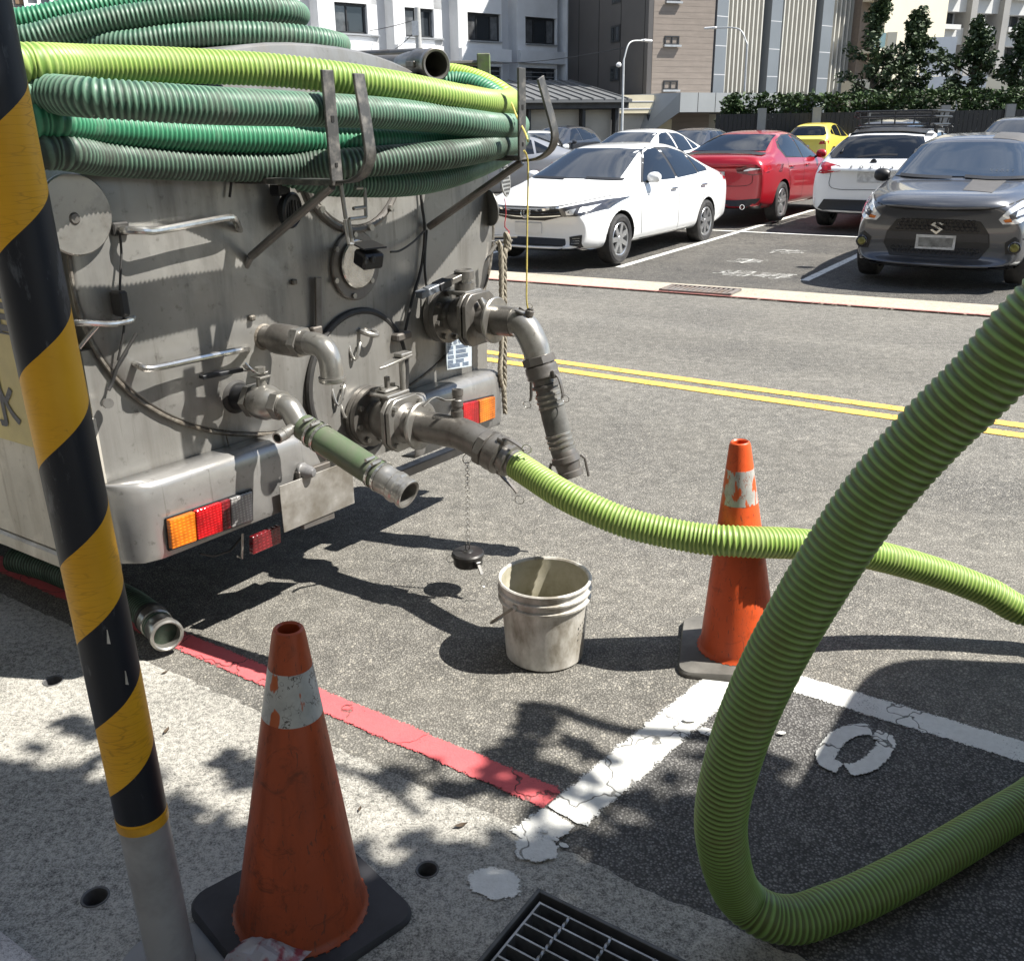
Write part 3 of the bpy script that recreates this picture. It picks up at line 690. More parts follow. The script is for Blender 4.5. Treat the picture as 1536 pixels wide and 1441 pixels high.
def sup(th, k=1.0):
    c, s_ = cos(th), sin(th)
    return TCX + TA*k*math.copysign(abs(c)**(2/TE), c), TCZ + TB*k*math.copysign(abs(s_)**(2/TE), s_)
NS = 72
def ring_at(t, k=1.0): return [L(*(lambda q: (q[0], t, q[1]))(sup(2*pi*i/NS, k))) for i in range(NS)]
def loft(rings, cap0=False, cap1=True):
    mb = MB(); vs_ = [p for r in rings for p in r]; m_ = len(rings); n_ = len(rings[0])
    fs = [(i*n_+k, i*n_+(k+1) % n_, (i+1)*n_+(k+1) % n_, (i+1)*n_+k) for i in range(m_-1) for k in range(n_)]
    if cap0: fs.append(tuple(range(n_-1, -1, -1)))
    if cap1: fs.append(tuple((m_-1)*n_+k for k in range(n_)))
    return mb.add(vs_, fs)
loft([ring_at(-4.2), ring_at(-2.1), ring_at(-.012)], True, False).build('tank_shell', m_tank, truck)
loft([ring_at(-.012), ring_at(0, .995), ring_at(.008, .985), ring_at(.016, .93), ring_at(.024, .7), ring_at(.028, .35), ring_at(.03, .02)]).build('end_plate', m_tank, truck)
MB().tube([L(*(lambda q: (q[0], .003, q[1]))(sup(2*pi*i/150, 1.0))) for i in range(72, 151)], [.0065+.002*noise.noise(V((i*.9, 0, 0))) for i in range(72, 151)], 7).build('weld_seam', m_weld, truck)
# lower rear panel with a slight fold
zz = lambda s, z: z-.027*s
mb = MB()
mb.prism([L(.012, -.006, .43), L(1.93, -.006, .395), L(1.93, -.006, 1.0), L(.012, -.006, 1.05)], (0, .03, 0))
mb.build('rear_panel', m_tank, truck)
MB().tube([TP(335, 628, .004), TP(341, 660, .004), TP(348, 688, .004)], .0025, 6).build('panel_seam', m_weld, truck)
# chassis and wheels under the tank
mb = MB()
for s in (.62, 1.22): mb.b2(L(s-.04, -4, .38), L(s+.04, -.05, .50))
for o_, nm in ((mb, 'chassis_rail'),):
    pass
MB().b2(L(.58, -4, .40), L(.66, -.05, .52)).build('chassis_rail', m_dsteel, truck, bevel=.004)
MB().b2(L(1.20, -4, .40), L(1.28, -.05, .52)).build('chassis_rail', m_dsteel, truck, bevel=.004)
MB().b2(L(.10, -.35, .30), L(1.80, -.30, .40)).build('rear_underrun_bar', m_dsteel, truck, bevel=.01)
def tyre(c, ax, R, wd, nm='wheel', parent=truck):
    prof = [(R*.58, -wd*.42), (R*.62, -wd*.5), (R*.86, -wd*.52), (R*.96, -wd*.46), (R, -wd*.34), (R, wd*.34), (R*.96, wd*.46), (R*.86, wd*.52), (R*.62, wd*.5), (R*.58, wd*.42)]
    w_ = MB().lathe(prof, c, ax, 40, closed=True).build(nm, m_rub, parent)
    MB().lathe([(R*.58, -wd*.4), (R*.58, wd*.4), (R*.52, wd*.42), (R*.48, wd*.30), (R*.2, wd*.24), (.001, wd*.3), (.001, -wd*.3)], c, ax, 32).build('rim', m_dsteel, w_)
    return w_
tyre(L(.20, -1.5, .36), (-1, 0, 0), .36, .2); tyre(L(1.75, -1.5, .36), (1, 0, 0), .36, .2)
MB().b2(L(.2, -1.56, .30), L(1.7, -1.44, .42)).build('rear_axle', m_dsteel, truck, bevel=.02)
# kerb-side skirt and yellow sign board
def side_poly(pts, s, dep, nm, mat, bev=0, parent=truck):
    q = [TS(x, y, s) for x, y in pts]; return MB().prism(q, (dep, 0, 0)).build(nm, mat, parent, bevel=bev)
a0 = TS(184, 855, -.012); b0 = TS(0, 790, -.012)
zt_ = TS(0, 655, -.012).z
mb = MB(); ztop = .83; zbot = .52
mb.prism([L(-.012, .0, .388), L(-.012, -5, .388), L(-.012, -5, .86), L(-.012, .0, .86)], (.03, 0, 0)); mb.build('side_skirt', m_side, truck, bevel=.004)
MB().prism([L(-.020, -.03, .330), L(-.020, -4, .330), L(-.020, -4, .384), L(-.020, -.03, .384)], (.035, 0, 0)).build('skirt_edge', m_side, truck, bevel=.008)
m_sign = M('yellow_sign_board', (.56, .46, .19), .55, 0, .1, 3, (.36, .29, .14), .55, 5)
m_ink = M('grey_sign_ink', (.075, .075, .085), .6)
tmin = .028
sb = MB().prism([L(-.03, -tmin, .735), L(-.03, -4.2, .735), L(-.03, -4.2, 1.42), L(-.03, -tmin, 1.42)], (.012, 0, 0)).build('sign_board', m_sign, truck, bevel=.003)
def sign_char(ch, px, py, size):
    c = TS(px, py, -.0325); text_mesh('lettering', ch, size, m_ink, frame(c, (0, -1, 0), (0, 0, 1)), sb, bold=True)
sign_char('水', 4, 608, .17); sign_char('溝', 62, 618, .17); sign_char('音', 8, 462, .19); sign_char('管', 58, 466, .19)
MB().b2(L(-.0335, -tmin-.01, 1.075), L(-.030, -3.5, 1.080)).build('sign_seam', m_ink, sb)

# ---- bumper
def bumper(s0, s1, nm, wrap, taper):
    prof = [(.0, .665), (.072, .668), (.094, .660), (.104, .640), (.105, .60), (.105, .44), (.098, .42), (.03, .415)]
    secs = []
    if wrap:
        for k in range(9):
            th = pi/2*k/8; secs.append((s0+.09*(1-sin(th)), 'w', th))
        secs = []
    mb = MB(); rings = []
    ss = [s0 + (s1-s0)*k/14 for k in range(15)]
    for s in ss:
        r = []
        for t, z in prof:
            tt = t
            if wrap and s < s0+.13: u_ = (s0+.13-s)/.13; tt = t*(1-(1-sqrt(max(0, 1-u_*u_)))*.92) if t > .02 else t
            z2 = z
            if taper and s > s1-.10 and z < .6: z2 = z
            r.append(L(s + (taper*max(0, (.665-z))*.45 if s > s1-.001 else 0), tt, z2-.027*s))
        rings.append(r)
    n_ = len(prof); vs_ = [p for r in rings for p in r]
    fs = [(i*n_+k, i*n_+k+1, (i+1)*n_+k+1, (i+1)*n_+k) for i in range(len(rings)-1) for k in range(n_-1)]
    mb.add(vs_, fs); o = mb.build(nm, m_bump, truck, sharp=50)
    md = o.modifiers.new('thick', 'SOLIDIFY'); md.thickness = .004; md.offset = -1
    return o
bmp = bumper(-.012, .70, 'rear_bumper', True, 1)
bmr = bumper(1.27, 1.87, 'rear_bumper', False, 0)
def pxplate(pts, t, dep, nm, mat, parent, bev=.002):
    q = [TP(x, y, t) for x, y in pts]; return MB().prism(q, (0, -dep, 0)).build(nm, mat, parent, bevel=bev)
def lens(name, col, ribs, em=0):
    m, t, p, n, l = nodes(name); oc = ocoord(n, l)
    w1 = n('ShaderNodeTexWave'); w1.bands_direction = 'Z'; w1.inputs['Scale'].default_value = ribs*.45; l(oc, w1.inputs['Vector']); w2 = n('ShaderNodeTexWave'); w2.bands_direction = 'X'; w2.inputs['Scale'].default_value = ribs*.3; l(oc, w2.inputs['Vector'])
    hgt = math_n(n, l, 'MULTIPLY', w1.outputs['Fac'], w2.outputs['Fac'])
    bl = ramp(n, l, noise_n(n, l, oc, 16, 2), .35, .65, (.55, .55, .55), (1.1, 1.1, 1.1))
    l(mix(n, l, 1.0, ramp(n, l, hgt, .0, .8, tuple(c*.6 for c in col), col), bl, 'MULTIPLY'), p.inputs['Base Color'])
    p.inputs['Roughness'].default_value = .12; p.inputs['Coat Weight'].default_value = .6
    l(bump_n(n, l, hgt, .35, .003), p.inputs['Normal']); MATS[name] = m; return m
m_amber = lens('amber_lens', (.85, .22, .012), 70); m_redl = lens('red_lens', (.60, .008, .013), 80); m_clear = lens('clear_lens', (.38, .37, .36), 80)
m_redd = lens('maroon_lens', (.20, .015, .02), 60)
tl = MB().prism([TP(x, y, .1062) for x, y in ((247, 777), (377, 733), (378, 780), (252, 826))], (0, -.006, 0)).build('tail_light', m_black, truck)
pxplate([(249, 779), (287, 766), (290, 809), (253, 822)], .1125, .018, 'amber_lens', m_amber, tl)
pxplate([(289, 765), (327, 752), (329, 795), (292, 808)], .1125, .018, 'red_lens', m_redl, tl)
pxplate([(328, 752), (341, 747), (343, 790), (330, 795)], .1125, .014, 'maroon_lens', m_redd, tl)
pxplate([(343, 747), (375, 736), (376, 779), (345, 790)], .1125, .012, 'clear_lens', m_clear, tl)
tr_ = MB().prism([TP(x, y, .1062) for x, y in ((679, 606), (739, 592), (739, 628), (680, 645))], (0, -.006, 0)).build('tail_light', m_black, truck)
pxplate([(714, 600), (738, 594), (738, 626), (715, 634)], .1125, .018, 'amber_lens', m_amber, tr_)
pxplate([(690, 605), (713, 600), (714, 634), (691, 640)], .1125, .018, 'red_lens', m_redl, tr_)
pxplate([(680, 608), (689, 606), (690, 640), (681, 643)], .1125, .012, 'clear_lens', m_clear, tr_)
rf = pxplate([(373, 804), (415, 786), (416, 812), (374, 830)], .07, .02, 'reflector', m_redd, truck)
MB().tube([TP(364, 800, .03), TP(363, 838, .03), TP(356, 834, .03)], .004, 6).build('bracket_wire', m_castl, truck)
MB().tube([TP(300, 830, .0), TP(320, 834, .0), TP(345, 826, .0), TP(362, 806, .0)], .004, 6).build('loose_cable', m_rub, truck)
# number plate (left blank) and its lamp
m_plate = M('white_plate', (.34, .33, .31), .4, .3, .25, 7, (.15, .135, .11), .8, 10)
pp = [TP(x, y, .135) for x, y in ((411, 729), (478, 704), (488, 770), (416, 800))]
MB().prism([L(.535, .13, .512), L(.88, .13, .502), L(.88, .13, .335), L(.535, .13, .345)], (0, -.003, 0)).build('number_plate', m_plate, truck, bevel=.001)
MB().prism([L(.63, .128, .53), L(.78, .128, .525), L(.78, .128, .31), L(.63, .128, .32)], (0, .02, 0)).build('plate_bracket', m_dsteel, truck, bevel=.002)
cL = TP(452, 706, .11)
MB().lathe([(.026, -.004), (.030, .006), (.026, .010), (.024, .022), (.022, .036), (.014, .050), (.001, .054)], cL, (.25, -1, -.05), 20).build('plate_lamp', M('grey_lamp_plastic', (.14, .14, .145), .3, 0, .2, 20, (.3, .29, .27), .3, 20), truck)
# ---- fittings on the end plate
def disc(nm, c, r, th, mat, parent=truck, ax=(0, -1, 0), seg=44, lip=.004):
    return MB().lathe([(.001, 0), (r, 0), (r, th-lip), (r-lip, th), (.001, th)], c, ax, seg).build(nm, mat, parent)
dc = disc('round_cover', TP(112, 322, .03)-V((0, .0, 0)), .105, .008, m_castl)
disc('cover_boss', TP(112, 328, .038), .016, .004, m_cast, dc)
def ringp(nm, c, R, r, mat, parent=truck, seg=56): return MB().ring(c, (0, -1, 0), R, r, seg, 8).build(nm, mat, parent)
um = disc('upper_manhole', L(1.1, .028, 1.53), .235, .012, m_tank)
ringp('manhole_ring', L(1.1, .036, 1.53), .25, .013, m_dsteel, um)
for k in range(12):
    th = 2*pi*k/12+.2; MB().hexnut(L(1.1+.25*cos(th), .046, 1.53+.25*sin(th)), (0, -1, 0), .013, .014).build('bolt', m_castl, um)
lm = disc('lower_manhole', L(1.06, .028, .735), .255, .014, m_tank)
ringp('rubber_gasket', L(1.06, .034, .735), .262, .013, m_rub, lm)
for cx_, cz_, rr_ in ((.93, .72, .035), (.965, .655, .03), (1.03, .86, .03)):
    MB().tube([L(cx_+rr_*.75*cos(q*pi/8), .045+.018*sin(q*pi/8), cz_+rr_*sin(q*pi/8*2)*.9) for q in range(16)], .006, 7, closed=True).build('handle_loop', m_castl, lm)
rl = lambda nm, pts, r, mat: MB().tube(spline([TP(*q) for q in pts], .012), r, 10).build(nm, mat, truck)
rl('grab_rail', [(178, 344, .02), (188, 345, .06), (215, 346, .085), (235, 346, .085), (290, 336, .085), (340, 327, .085), (352, 329, .075), (357, 340, .045), (360, 346, .015)], .011, m_chrome)
rl('grab_rail', [(203, 546, .02), (210, 549, .05), (228, 552, .07), (300, 537, .07), (355, 526, .07), (368, 524, .055), (372, 522, .02)], .011, m_chrome)
rl('step_rail', [(100, 484, .03), (125, 484, .05), (160, 486, .06), (180, 484, .06), (196, 480, .06), (202, 477, .03)], .009, m_chrome)
rl('rail_strut', [(147, 488, .055), (132, 505, .03), (117, 524, .004)], .006, m_chrome)
mb = MB(); mb.box(TP(178, 343, .02), (.05, .03, .035)); mb.build('rail_bracket', m_rub, truck, bevel=.004)
MB().box(TP(180, 455, .05), (.028, .05, .07)).build('cable_clip', m_rub, truck, bevel=.006)
rl('thin_cable', [(179, 345, .04), (182, 380, .04), (180, 440, .05), (186, 490, .05), (176, 545, .03)], .0035, m_rub)
rl('thin_cable', [(205, 500, .05), (190, 525, .04), (176, 550, .03), (168, 575, .02), (160, 590, .02)], .005, m_rub)
rl('thin_cable', [(345, 240, .04), (347, 270, .04), (344, 300, .04)], .004, m_rub)
rl('thin_cable', [(628, 250, .04), (632, 300, .04), (637, 345, .045), (632, 400, .04), (618, 450, .04), (606, 505, .05)], .0055, m_rub)
rl('thin_cable', [(640, 345, .04), (637, 400, .05), (641, 440, .05), (643, 478, .06)], .005, m_rub)
rl('thin_cable', [(586, 378, .11), (600, 376, .09), (620, 363, .06), (638, 345, .05)], .004, m_rub)
MB().tube([TP(160, 605, .02), TP(163, 605, .06)], .014, 12).build('drain_plug', m_cast, truck)
for x, y in ((441, 423), (378, 477), (330, 560)):
    mb = MB()
    MB().box(TP(x, y, .035), (.022, .016, .018)).build('weld_stub', m_weld, truck, bevel=.004)
hn = MB().lathe([(.001, 0), (.04, 0), (.054, .012), (.057, .03), (.05, .036), (.046, .030), (.001, .034)], TP(426, 314, .05), (.25, -1, -.1), 28).build('reverse_buzzer', m_black, truck)
for k in range(6): MB().box(TP(426, 314, .05)+V((-.03+.012*k+.009, -.038, -.003)), (.003, .004, .07-.012*abs(k-2.5))).build('fin', m_rub, hn)
MB().box(TP(420, 284, .06), (.05, .05, .04)).build('buzzer_bracket', m_black, truck, bevel=.006)
cd = disc('camera_plate', TP(531, 398, .030), .122, .014, m_dsteel)
disc('polished_disc', TP(537, 396, .050), .085, .008, m_chrome, cd)
for k in range(6):
    th = 2*pi*k/6+.4; MB().hexnut(TP(531, 398, .044)+V((.106*cos(th), 0, .106*sin(th))), (0, -1, 0), .010, .008).build('bolt', m_castl, cd)
cmr = MB().box(TP(553, 388, .15), (.085, .07, .055), (1, -.25, 0), (0, -.3, 1)).build('reversing_camera', m_black, truck, bevel=.008)
for dx in (-.018, .018): MB().lathe([(.001, 0), (.013, 0), (.013, .006), (.008, .008), (.001, .006)], TP(553, 390, .19)+V((dx, .0, 0)), (.2, -1, -.2), 16).build('lens', m_rub, cmr)
MB().box(TP(553, 368, .15), (.095, .085, .006), (1, -.25, 0), (0, -.2, 1)).build('camera_hood', m_black, cmr, bevel=.002)
mb = MB(); mb.prism([TP(474, 416, .05), TP(483, 416, .05), TP(483, 492, .05), TP(475, 492, .05)], (0, .010, 0)); mb.build('flat_stay', m_dsteel, truck, bevel=.002)
MB().box(TP(473, 496, .045), (.045, .03, .03)).build('stay_foot', m_dsteel, truck, bevel=.004)
# ---- hose rack: two empty U cradles on flat bar, with stays
def flatbar(pts, wd, th, nm, mat, parent, wdir=(1, 0, 0)):
    P = spline(pts, .02) if len(pts) > 2 else [V(q) for q in pts]; vs_ = []; n_ = len(P); W = V(wdir)
    for i in range(n_):
        d = (P[min(i+1, n_-1)]-P[max(i-1, 0)]).normalized(); x = (W-d*W.dot(d)).normalized(); y = d.cross(x)
        vs_ += [P[i]+x*wd/2+y*th/2, P[i]-x*wd/2+y*th/2, P[i]-x*wd/2-y*th/2, P[i]+x*wd/2-y*th/2]
    fs = [(4*i+k, 4*i+(k+1) % 4, 4*i+4+(k+1) % 4, 4*i+4+k) for i in range(n_-1) for k in range(4)] + [(3, 2, 1, 0), tuple(4*(n_-1)+k for k in range(4))]
    return MB().add(vs_, fs).build(nm, mat, parent, bevel=.0015)
TR = .43
for ix, (A, Bp) in enumerate(((((490, 105), (505, 272)), ((510, 273), (530, 271), (546, 260), (555, 236), (552, 205), (537, 110))), (((782, 102), (783, 236)), ((787, 241), (808, 238), (825, 226), (832, 208), (829, 185), (808, 108))))):
    a_, b_ = TP(*A[0], TR), TP(*A[1], TR)
    fa = flatbar([a_, b_], .045, .009, 'rack_upright', m_flat, truck)
    ts_ = [.43, .49, .54, .57, .57, .55]
    flatbar([TP(x, y, t_) for (x, y), t_ in zip(Bp, ts_)], .042, .009, 'rack_hook', m_flat, fa)
    MB().box((a_+b_)/2+V((0, -.0055, .02)), (.012, .002, .016)).build('slot', m_dark, fa)
    MB().box(b_*.85+a_*.15+V((0, -.0055, 0)), (.009, .002, .012)).build('slot', m_dark, fa)
    MB().b2(b_+V((-.02, .42, -.012)), b_+V((.02, -.004, .006))).build('rack_arm', m_flat, truck, bevel=.002)
rl('rack_stay', [(498, 279, .42), (375, 386, .04), (369, 400, .02)][0:2], .013, m_dsteel)
rl('rack_stay', [(375, 386, .04), (367, 402, .015)], .012, m_dsteel)
rl('rack_stay', [(783, 243, .42), (640, 343, .03)], .014, m_dsteel)
hb = rl('hanger_frame', [(511, 276, .22), (519, 330, .22)], .007, m_castl)
for pts in ([(547, 278, .22), (549, 326, .22)], [(533, 282, .22), (548, 282, .22)], [(530, 313, .22), (548, 311, .22)], [(524, 329, .22), (549, 326, .22)], [(517, 330, .22), (523, 366, .22)], [(523, 329, .22), (529, 366, .22)], [(523, 366, .22), (529, 366, .22)]):
    MB().tube([TP(*q) for q in pts], .006, 8).build('rung', m_castl, hb)
# perforated strainer plates hanging at the far side
m_perf = M('perforated_steel', (.50, .50, .49), .4, .6, .12, 20, (.2, .18, .15), .3, 12)
def strainer(px, py, t, R, ax, mat):
    c = TP(px, py, t); o = disc('strainer_plate', c, R, .006, mat, truck, ax, 36, .001); z = V(ax).normalized(); x = V((0, 0, 1)).cross(z).normalized(); y = z.cross(x)
    for i in range(-4, 5):
        for j in range(-4, 5):
            q = x*(i+.5*(j % 2))*R/4.6 + y*j*R/5
            if q.length < R*.85: MB().lathe([(.001, 0), (R*.07, 0), (R*.07, .0012), (.001, .0012)], c+q+z*.0058, z, 8).build('hole', m_dark, o)
strainer(757, 268, -.25, .085, (.35, -1, .1), m_perf); strainer(733, 312, .02, .075, (1.0, -.45, .1), M('dull_perforated', (.20, .2, .19), .5, .5))
# notice plate
npl = pxplate([(667, 508), (706, 500), (706, 549), (669, 555)], .03, .006, 'notice_plate', M('blue_white_plate', (.44, .50, .55), .5, 0, .15, 30, (.3, .3, .28), .4, 20), truck, .001)
m_bi = M('blue_ink', (.07, .10, .16), .6)
c0 = TP(686.5, 511, .0372); text_mesh('lettering', '注意事項', .034, m_bi, frame(c0, (1, 0, -.03), (0, 0, 1)), npl)
for k, (yy, cols) in enumerate(((520, ((672, 680), (684, 702))), (527, ((672, 680), (684, 699))), (534, ((672, 681), (684, 702))), (541, ((672, 680), (684, 696))), (547, ((672, 690), (694, 703))))):
    for x0, x1 in cols:
        a_, b_ = TP(x0, yy+ (690-x0)*.16, .0372), TP(x1, yy+(690-x1)*.16, .0372)
        for q in range(3):
            z_ = .0055*q - .006
            MB().prism([a_+V((0, 0, z_)), b_+V((0, 0, z_)), b_+V((0, 0, z_+.003)), a_+V((0, 0, z_+.003))], (0, .0005, 0)).build('print_line', m_bi, npl)
# ---- valves
def bolts(n_, c, ax, R, r, h, mat, parent, ph=.2):
    z = V(ax).normalized(); x = V((0, 0, 1)).cross(z).normalized(); y = z.cross(x)
    for k in range(n_):
        th = 2*pi*k/n_+ph; MB().hexnut(V(c)+x*R*cos(th)+y*R*sin(th), z, r, h).build('bolt', mat, parent)
TD = V((0, -1, 0))
def lever(parent, base, pts, wd, th, mat, grip=None, gm=None, gr=1.5):
    fb = flatbar(pts, wd, th, 'valve_handle', mat, parent, (0, 0, 1) if False else (0, -1, 0))
    if grip: flatbar(grip, wd*gr, th*2.2, 'handle_grip', gm or m_black, parent, (0, -1, 0))
def camlock(parent, A, d, R, mat, arms=True, ring=True, length=.16):
    d = V(d).normalized(); A = V(A)
    cpl = MB().lathe([(R*.86, 0), (R*1.06, .004), (R*1.06, .034), (R*.98, .036), (R*1.1, .040), (R*1.14, .056), (R*1.1, .072), (R*1.14, .078), (R*1.14, .086), (R*1.0, .09), (R*.84, .094), (R*.84, .112), (R*.98, .116), (R*.98, .126), (R*.80, .130), (R*.78, length)], A, d, 32).build('cam_coupling', mat, parent)
    MB().tube([A+d*.006, A+d*.032], R*1.16, 8).build('hex_collar', mat, cpl, smooth=True, sharp=20)
    if arms:
        up = V((0, 0, 1)); x = d.cross(up).normalized(); y = x.cross(d)
        for sg in (1, -1):
            o_ = (y*.92+x*.25)*sg; b_ = A+d*.082+o_*R*1.12
            lug = MB().box(b_+o_*.006, (.030, .026, .022), d, o_).build('cam_lug', mat, cpl, bevel=.003)
            p_ = [b_+o_*.012, b_+o_*.026+d*.02, b_+o_*(.024 if sg > 0 else .05)+d*.075, b_+o_*(.016 if sg > 0 else .075)+d*.10]
            flatbar(p_, .016, .006, 'cam_arm', m_dsteel, cpl, tuple(x))
            if ring: MB().ring(p_[-1]+o_*.012, x+d*.4, .016, .0017, 20, 6).build('pull_ring', m_castl, cpl)
    return cpl
# centre outlet: flanged ball valve, drop elbow, cam coupling
S, Z = 1.06, .612
q = lambda t, z=Z, s=S: L(s, t, z)
vb = MB().lathe([(.05, .03), (.05, .05), (.112, .05), (.112, .066), (.106, .068), (.106, .072), (.112, .074), (.112, .094), (.062, .098), (.060, .112), (.074, .130), (.080, .155), (.078, .185), (.066, .205), (.075, .208), (.075, .250), (.060, .262), (.057, .300), (.057, .46)], q(0), TD, 40).build('outlet_valve', m_cast, truck)
bolts(8, q(.095), TD, .092, .011, .012, m_castl, vb)
for dt in (.207, .232):
    c = q(dt); pts = []
    for k in range(4):
        th = pi/2*k+pi/4
        for j in (-.25, -.08, .08, .25): pts.append(c+V((.112*cos(th+j)*1.0, 0, .112*sin(th+j))))
    MB().prism(pts, (0, -.018, 0)).build('square_flange', m_castl, vb, bevel=.002)
bolts(4, q(.25), TD, .097, .010, .012, m_castl, vb, pi/4)
MB().tube([q(.17, Z+.07), q(.17, Z+.098)], .034, 20).build('bonnet', m_cast, vb)
MB().box(q(.175, Z+.103), (.125, .085, .012)).build('mounting_pad', m_castl, vb, bevel=.003)
MB().box(q(.165, Z+.116), (.085, .055, .012)).build('gland_plate', m_castl, vb, bevel=.006)
for dx in (-.03, .03): MB().hexnut(q(.165, Z+.122, S+dx), (0, 0, 1), .010, .010).build('bolt', m_castl, vb)
MB().box(q(.165, Z+.14), (.017, .017, .045)).build('stem', m_cast, vb, bevel=.002)
MB().tube([q(.20, Z+.108, S+.045), q(.20, Z+.215, S+.045)], .011, 12).build('stop_post', m_castl, vb)
mb = MB(); c = q(.20, Z+.222, S+.02)
mb.prism([c+V((.065, -.022, .004)), c+V((.065, .022, .004)), c+V((.0, .024, .0)), c+V((-.075, .012, -.012)), c+V((-.098, -.002, -.016)), c+V((-.075, -.014, -.012)), c+V((.0, -.024, .0))], (0, 0, .009)); mb.build('lever_plate', m_castl, vb, bevel=.002)
MB().box(q(.20, Z+.238, S+.055), (.062, .04, .014)).build('stop_block', m_castl, vb, bevel=.003)
MB().lathe([(.085, .305), (.088, .309), (.088, .317), (.084, .321), (.056, .321), (.056, .305)], q(0), TD, 40, closed=True).build('collar_ring', m_castl, vb)
MB().tube([TP(600, 614, .22), TP(636, 632, .33)], .010, 12).build('locking_pin', m_cast, vb)
MB().ring(L(1.10, .05, 1.0-.08), (.2, -.3, 1), .036, .010, 24, 8).build('tow_ring', m_castl, truck)
A = q(.46); B = TS(792, 707, S); P1_ = q(.53, Z-.008)
dB = (B-P1_).normalized()
eb = MB().tube(spline([q(.44), q(.48), P1_, P1_+dB*.06], .012), .057, 32).build('drop_elbow', m_cast, vb)
MB().tube([q(.47, Z+.05, S+.012), q(.47, Z+.078, S+.012)], .022, 16).build('nozzle_boss', m_cast, eb)
nz = MB().lathe([(.016, 0), (.017, .02), (.021, .024), (.021, .044), (.018, .047), (.018, .06), (.020, .062), (.020, .082), (.0145, .082), (.0145, .03)], q(.47, Z+.07, S+.012), (.10, 0, 1), 20).build('air_nozzle', m_dsteel, eb)
flatbar([q(.47, Z+.12, S+.0), q(.455, Z+.122, S-.035), q(.44, Z+.142, S-.075), q(.425, Z+.115, S-.125)], .016, .004, 'nozzle_lever', m_castl, nz, (0, -1, .2))
camlock(eb, P1_+dB*.055, dB, .060, m_cast, length=.19)
HOSE0 = P1_+dB*.20
MB().box(TP(640, 693, .0), (.62, .05, .04), (1, 0, -.03)).build('under_beam', m_dsteel, truck, bevel=.004)
# kerb-side outlet: small lever ball valve
S2, Z2 = .497, .812
q2 = lambda t, z=Z2, s=S2: L(s, t, z)
v2 = MB().lathe([(.040, .01), (.040, .085), (.046, .087), (.046, .11), (.05, .115), (.056, .135), (.056, .165), (.048, .19), (.038, .205), (.038, .24)], q2(0), TD, 28).build('ball_valve', m_castl, truck)
MB().lathe([(.056, .012), (.056, .02), (.046, .03), (.041, .03), (.041, .012)], q2(0), TD, 28, closed=True).build('rubber_collar', m_rub, v2)
MB().lathe([(.0415, .03), (.0415, .084), (.039, .084), (.039, .03)], q2(0), TD, 28, closed=True).build('black_nipple', m_black, v2)
for a_, b_, r_ in ((.088, .112, .056), (.205, .235, .047)): MB().tube([q2(a_), q2(b_)], r_, 6).build('hex_end', m_castl, v2, sharp=20)
MB().tube([q2(.145, Z2+.05), q2(.145, Z2+.078)], .016, 14).build('stem_neck', m_castl, v2)
MB().box(q2(.145, Z2+.082), (.045, .045, .006)).build('stop_plate', m_castl, v2, bevel=.001)
MB().hexnut(q2(.145, Z2+.096), (0, 0, 1), .017, .016).build('stem_nut', m_castl, v2)
hz = [q2(.150, Z2+.094, S2+.02), q2(.145, Z2+.094, S2-.01), q2(.13, Z2+.125, S2-.045), TP(372, 554, .10), TP(345, 557, .09)]
flatbar(hz, .020, .005, 'valve_handle', m_chrome, v2, (0, -1, 0))
flatbar([TP(362, 554, .095), TP(330, 560, .085), TP(300, 566, .075)], .026, .012, 'handle_grip', m_black, v2, (0, -1, 0))
tp_ = TS(455, 640, S2); te = TS(612, 741, S2); d2 = (te-tp_).normalized()
MB().tube(spline([q2(.23), q2(.26, Z2-.003), tp_-d2*.02, tp_+d2*.0], .01), .036, 24).build('bent_adapter', m_castl, v2)
MB().lathe([(.012, 0), (.017, .002), (.017, .03), (.0195, .032), (.0195, .05), (.018, .052), (.018, .075), (.0135, .075), (.0135, .04)], tp_-d2*.03+V((-.03, -.012, -.01)), (-1, -.15, -.12), 18).build('side_tap', m_castl, v2)
flatbar([tp_-d2*.01+V((-.02, -.03, -.03)), tp_+d2*.04+V((-.02, -.03, -.045)), tp_+d2*.10+V((-.012, -.02, -.055))], .016, .005, 'tap_handle', m_castl, v2, (0, -1, 0))
# upper outlet with elbow nozzle
S3, Z3 = .633, .982
q3 = lambda t, z=Z3, s=S3: L(s, t, z)
v3 = MB().lathe([(.036, .01), (.036, .075), (.048, .078), (.050, .10), (.050, .165), (.044, .175), (.040, .20), (.036, .24)], q3(0), TD, 28).build('vent_elbow', m_cast, truck)
MB().lathe([(.05, .012), (.05, .02), (.037, .032), (.036, .012)], q3(0), TD, 24, closed=True).build('weld_collar', m_weld, v3)
MB().tube([q3(.175), q3(.205)], .050, 6).build('union_nut', m_castl, v3, sharp=20)
MB().tube(spline([q3(.22), q3(.26), q3(.295, Z3-.010), q3(.315, Z3-.042), q3(.318, Z3-.075), q3(.318, Z3-.10)], .008), [.036]*200 if False else .037, 26).build('elbow', m_castl, v3)
MB().lathe([(.041, 0), (.043, .004), (.043, .016), (.033, .016), (.033, 0)], q3(.318, Z3-.112), (0, 0, 1), 26, closed=True).build('elbow_rim', m_castl, v3)
MB().tube(spline([q3(.315, Z3-.09, S3+.04), q3(.325, Z3-.125, S3+.045), q3(.32, Z3-.135, S3+.03)], .005), .004, 6).build('safety_hook', m_castl, v3)
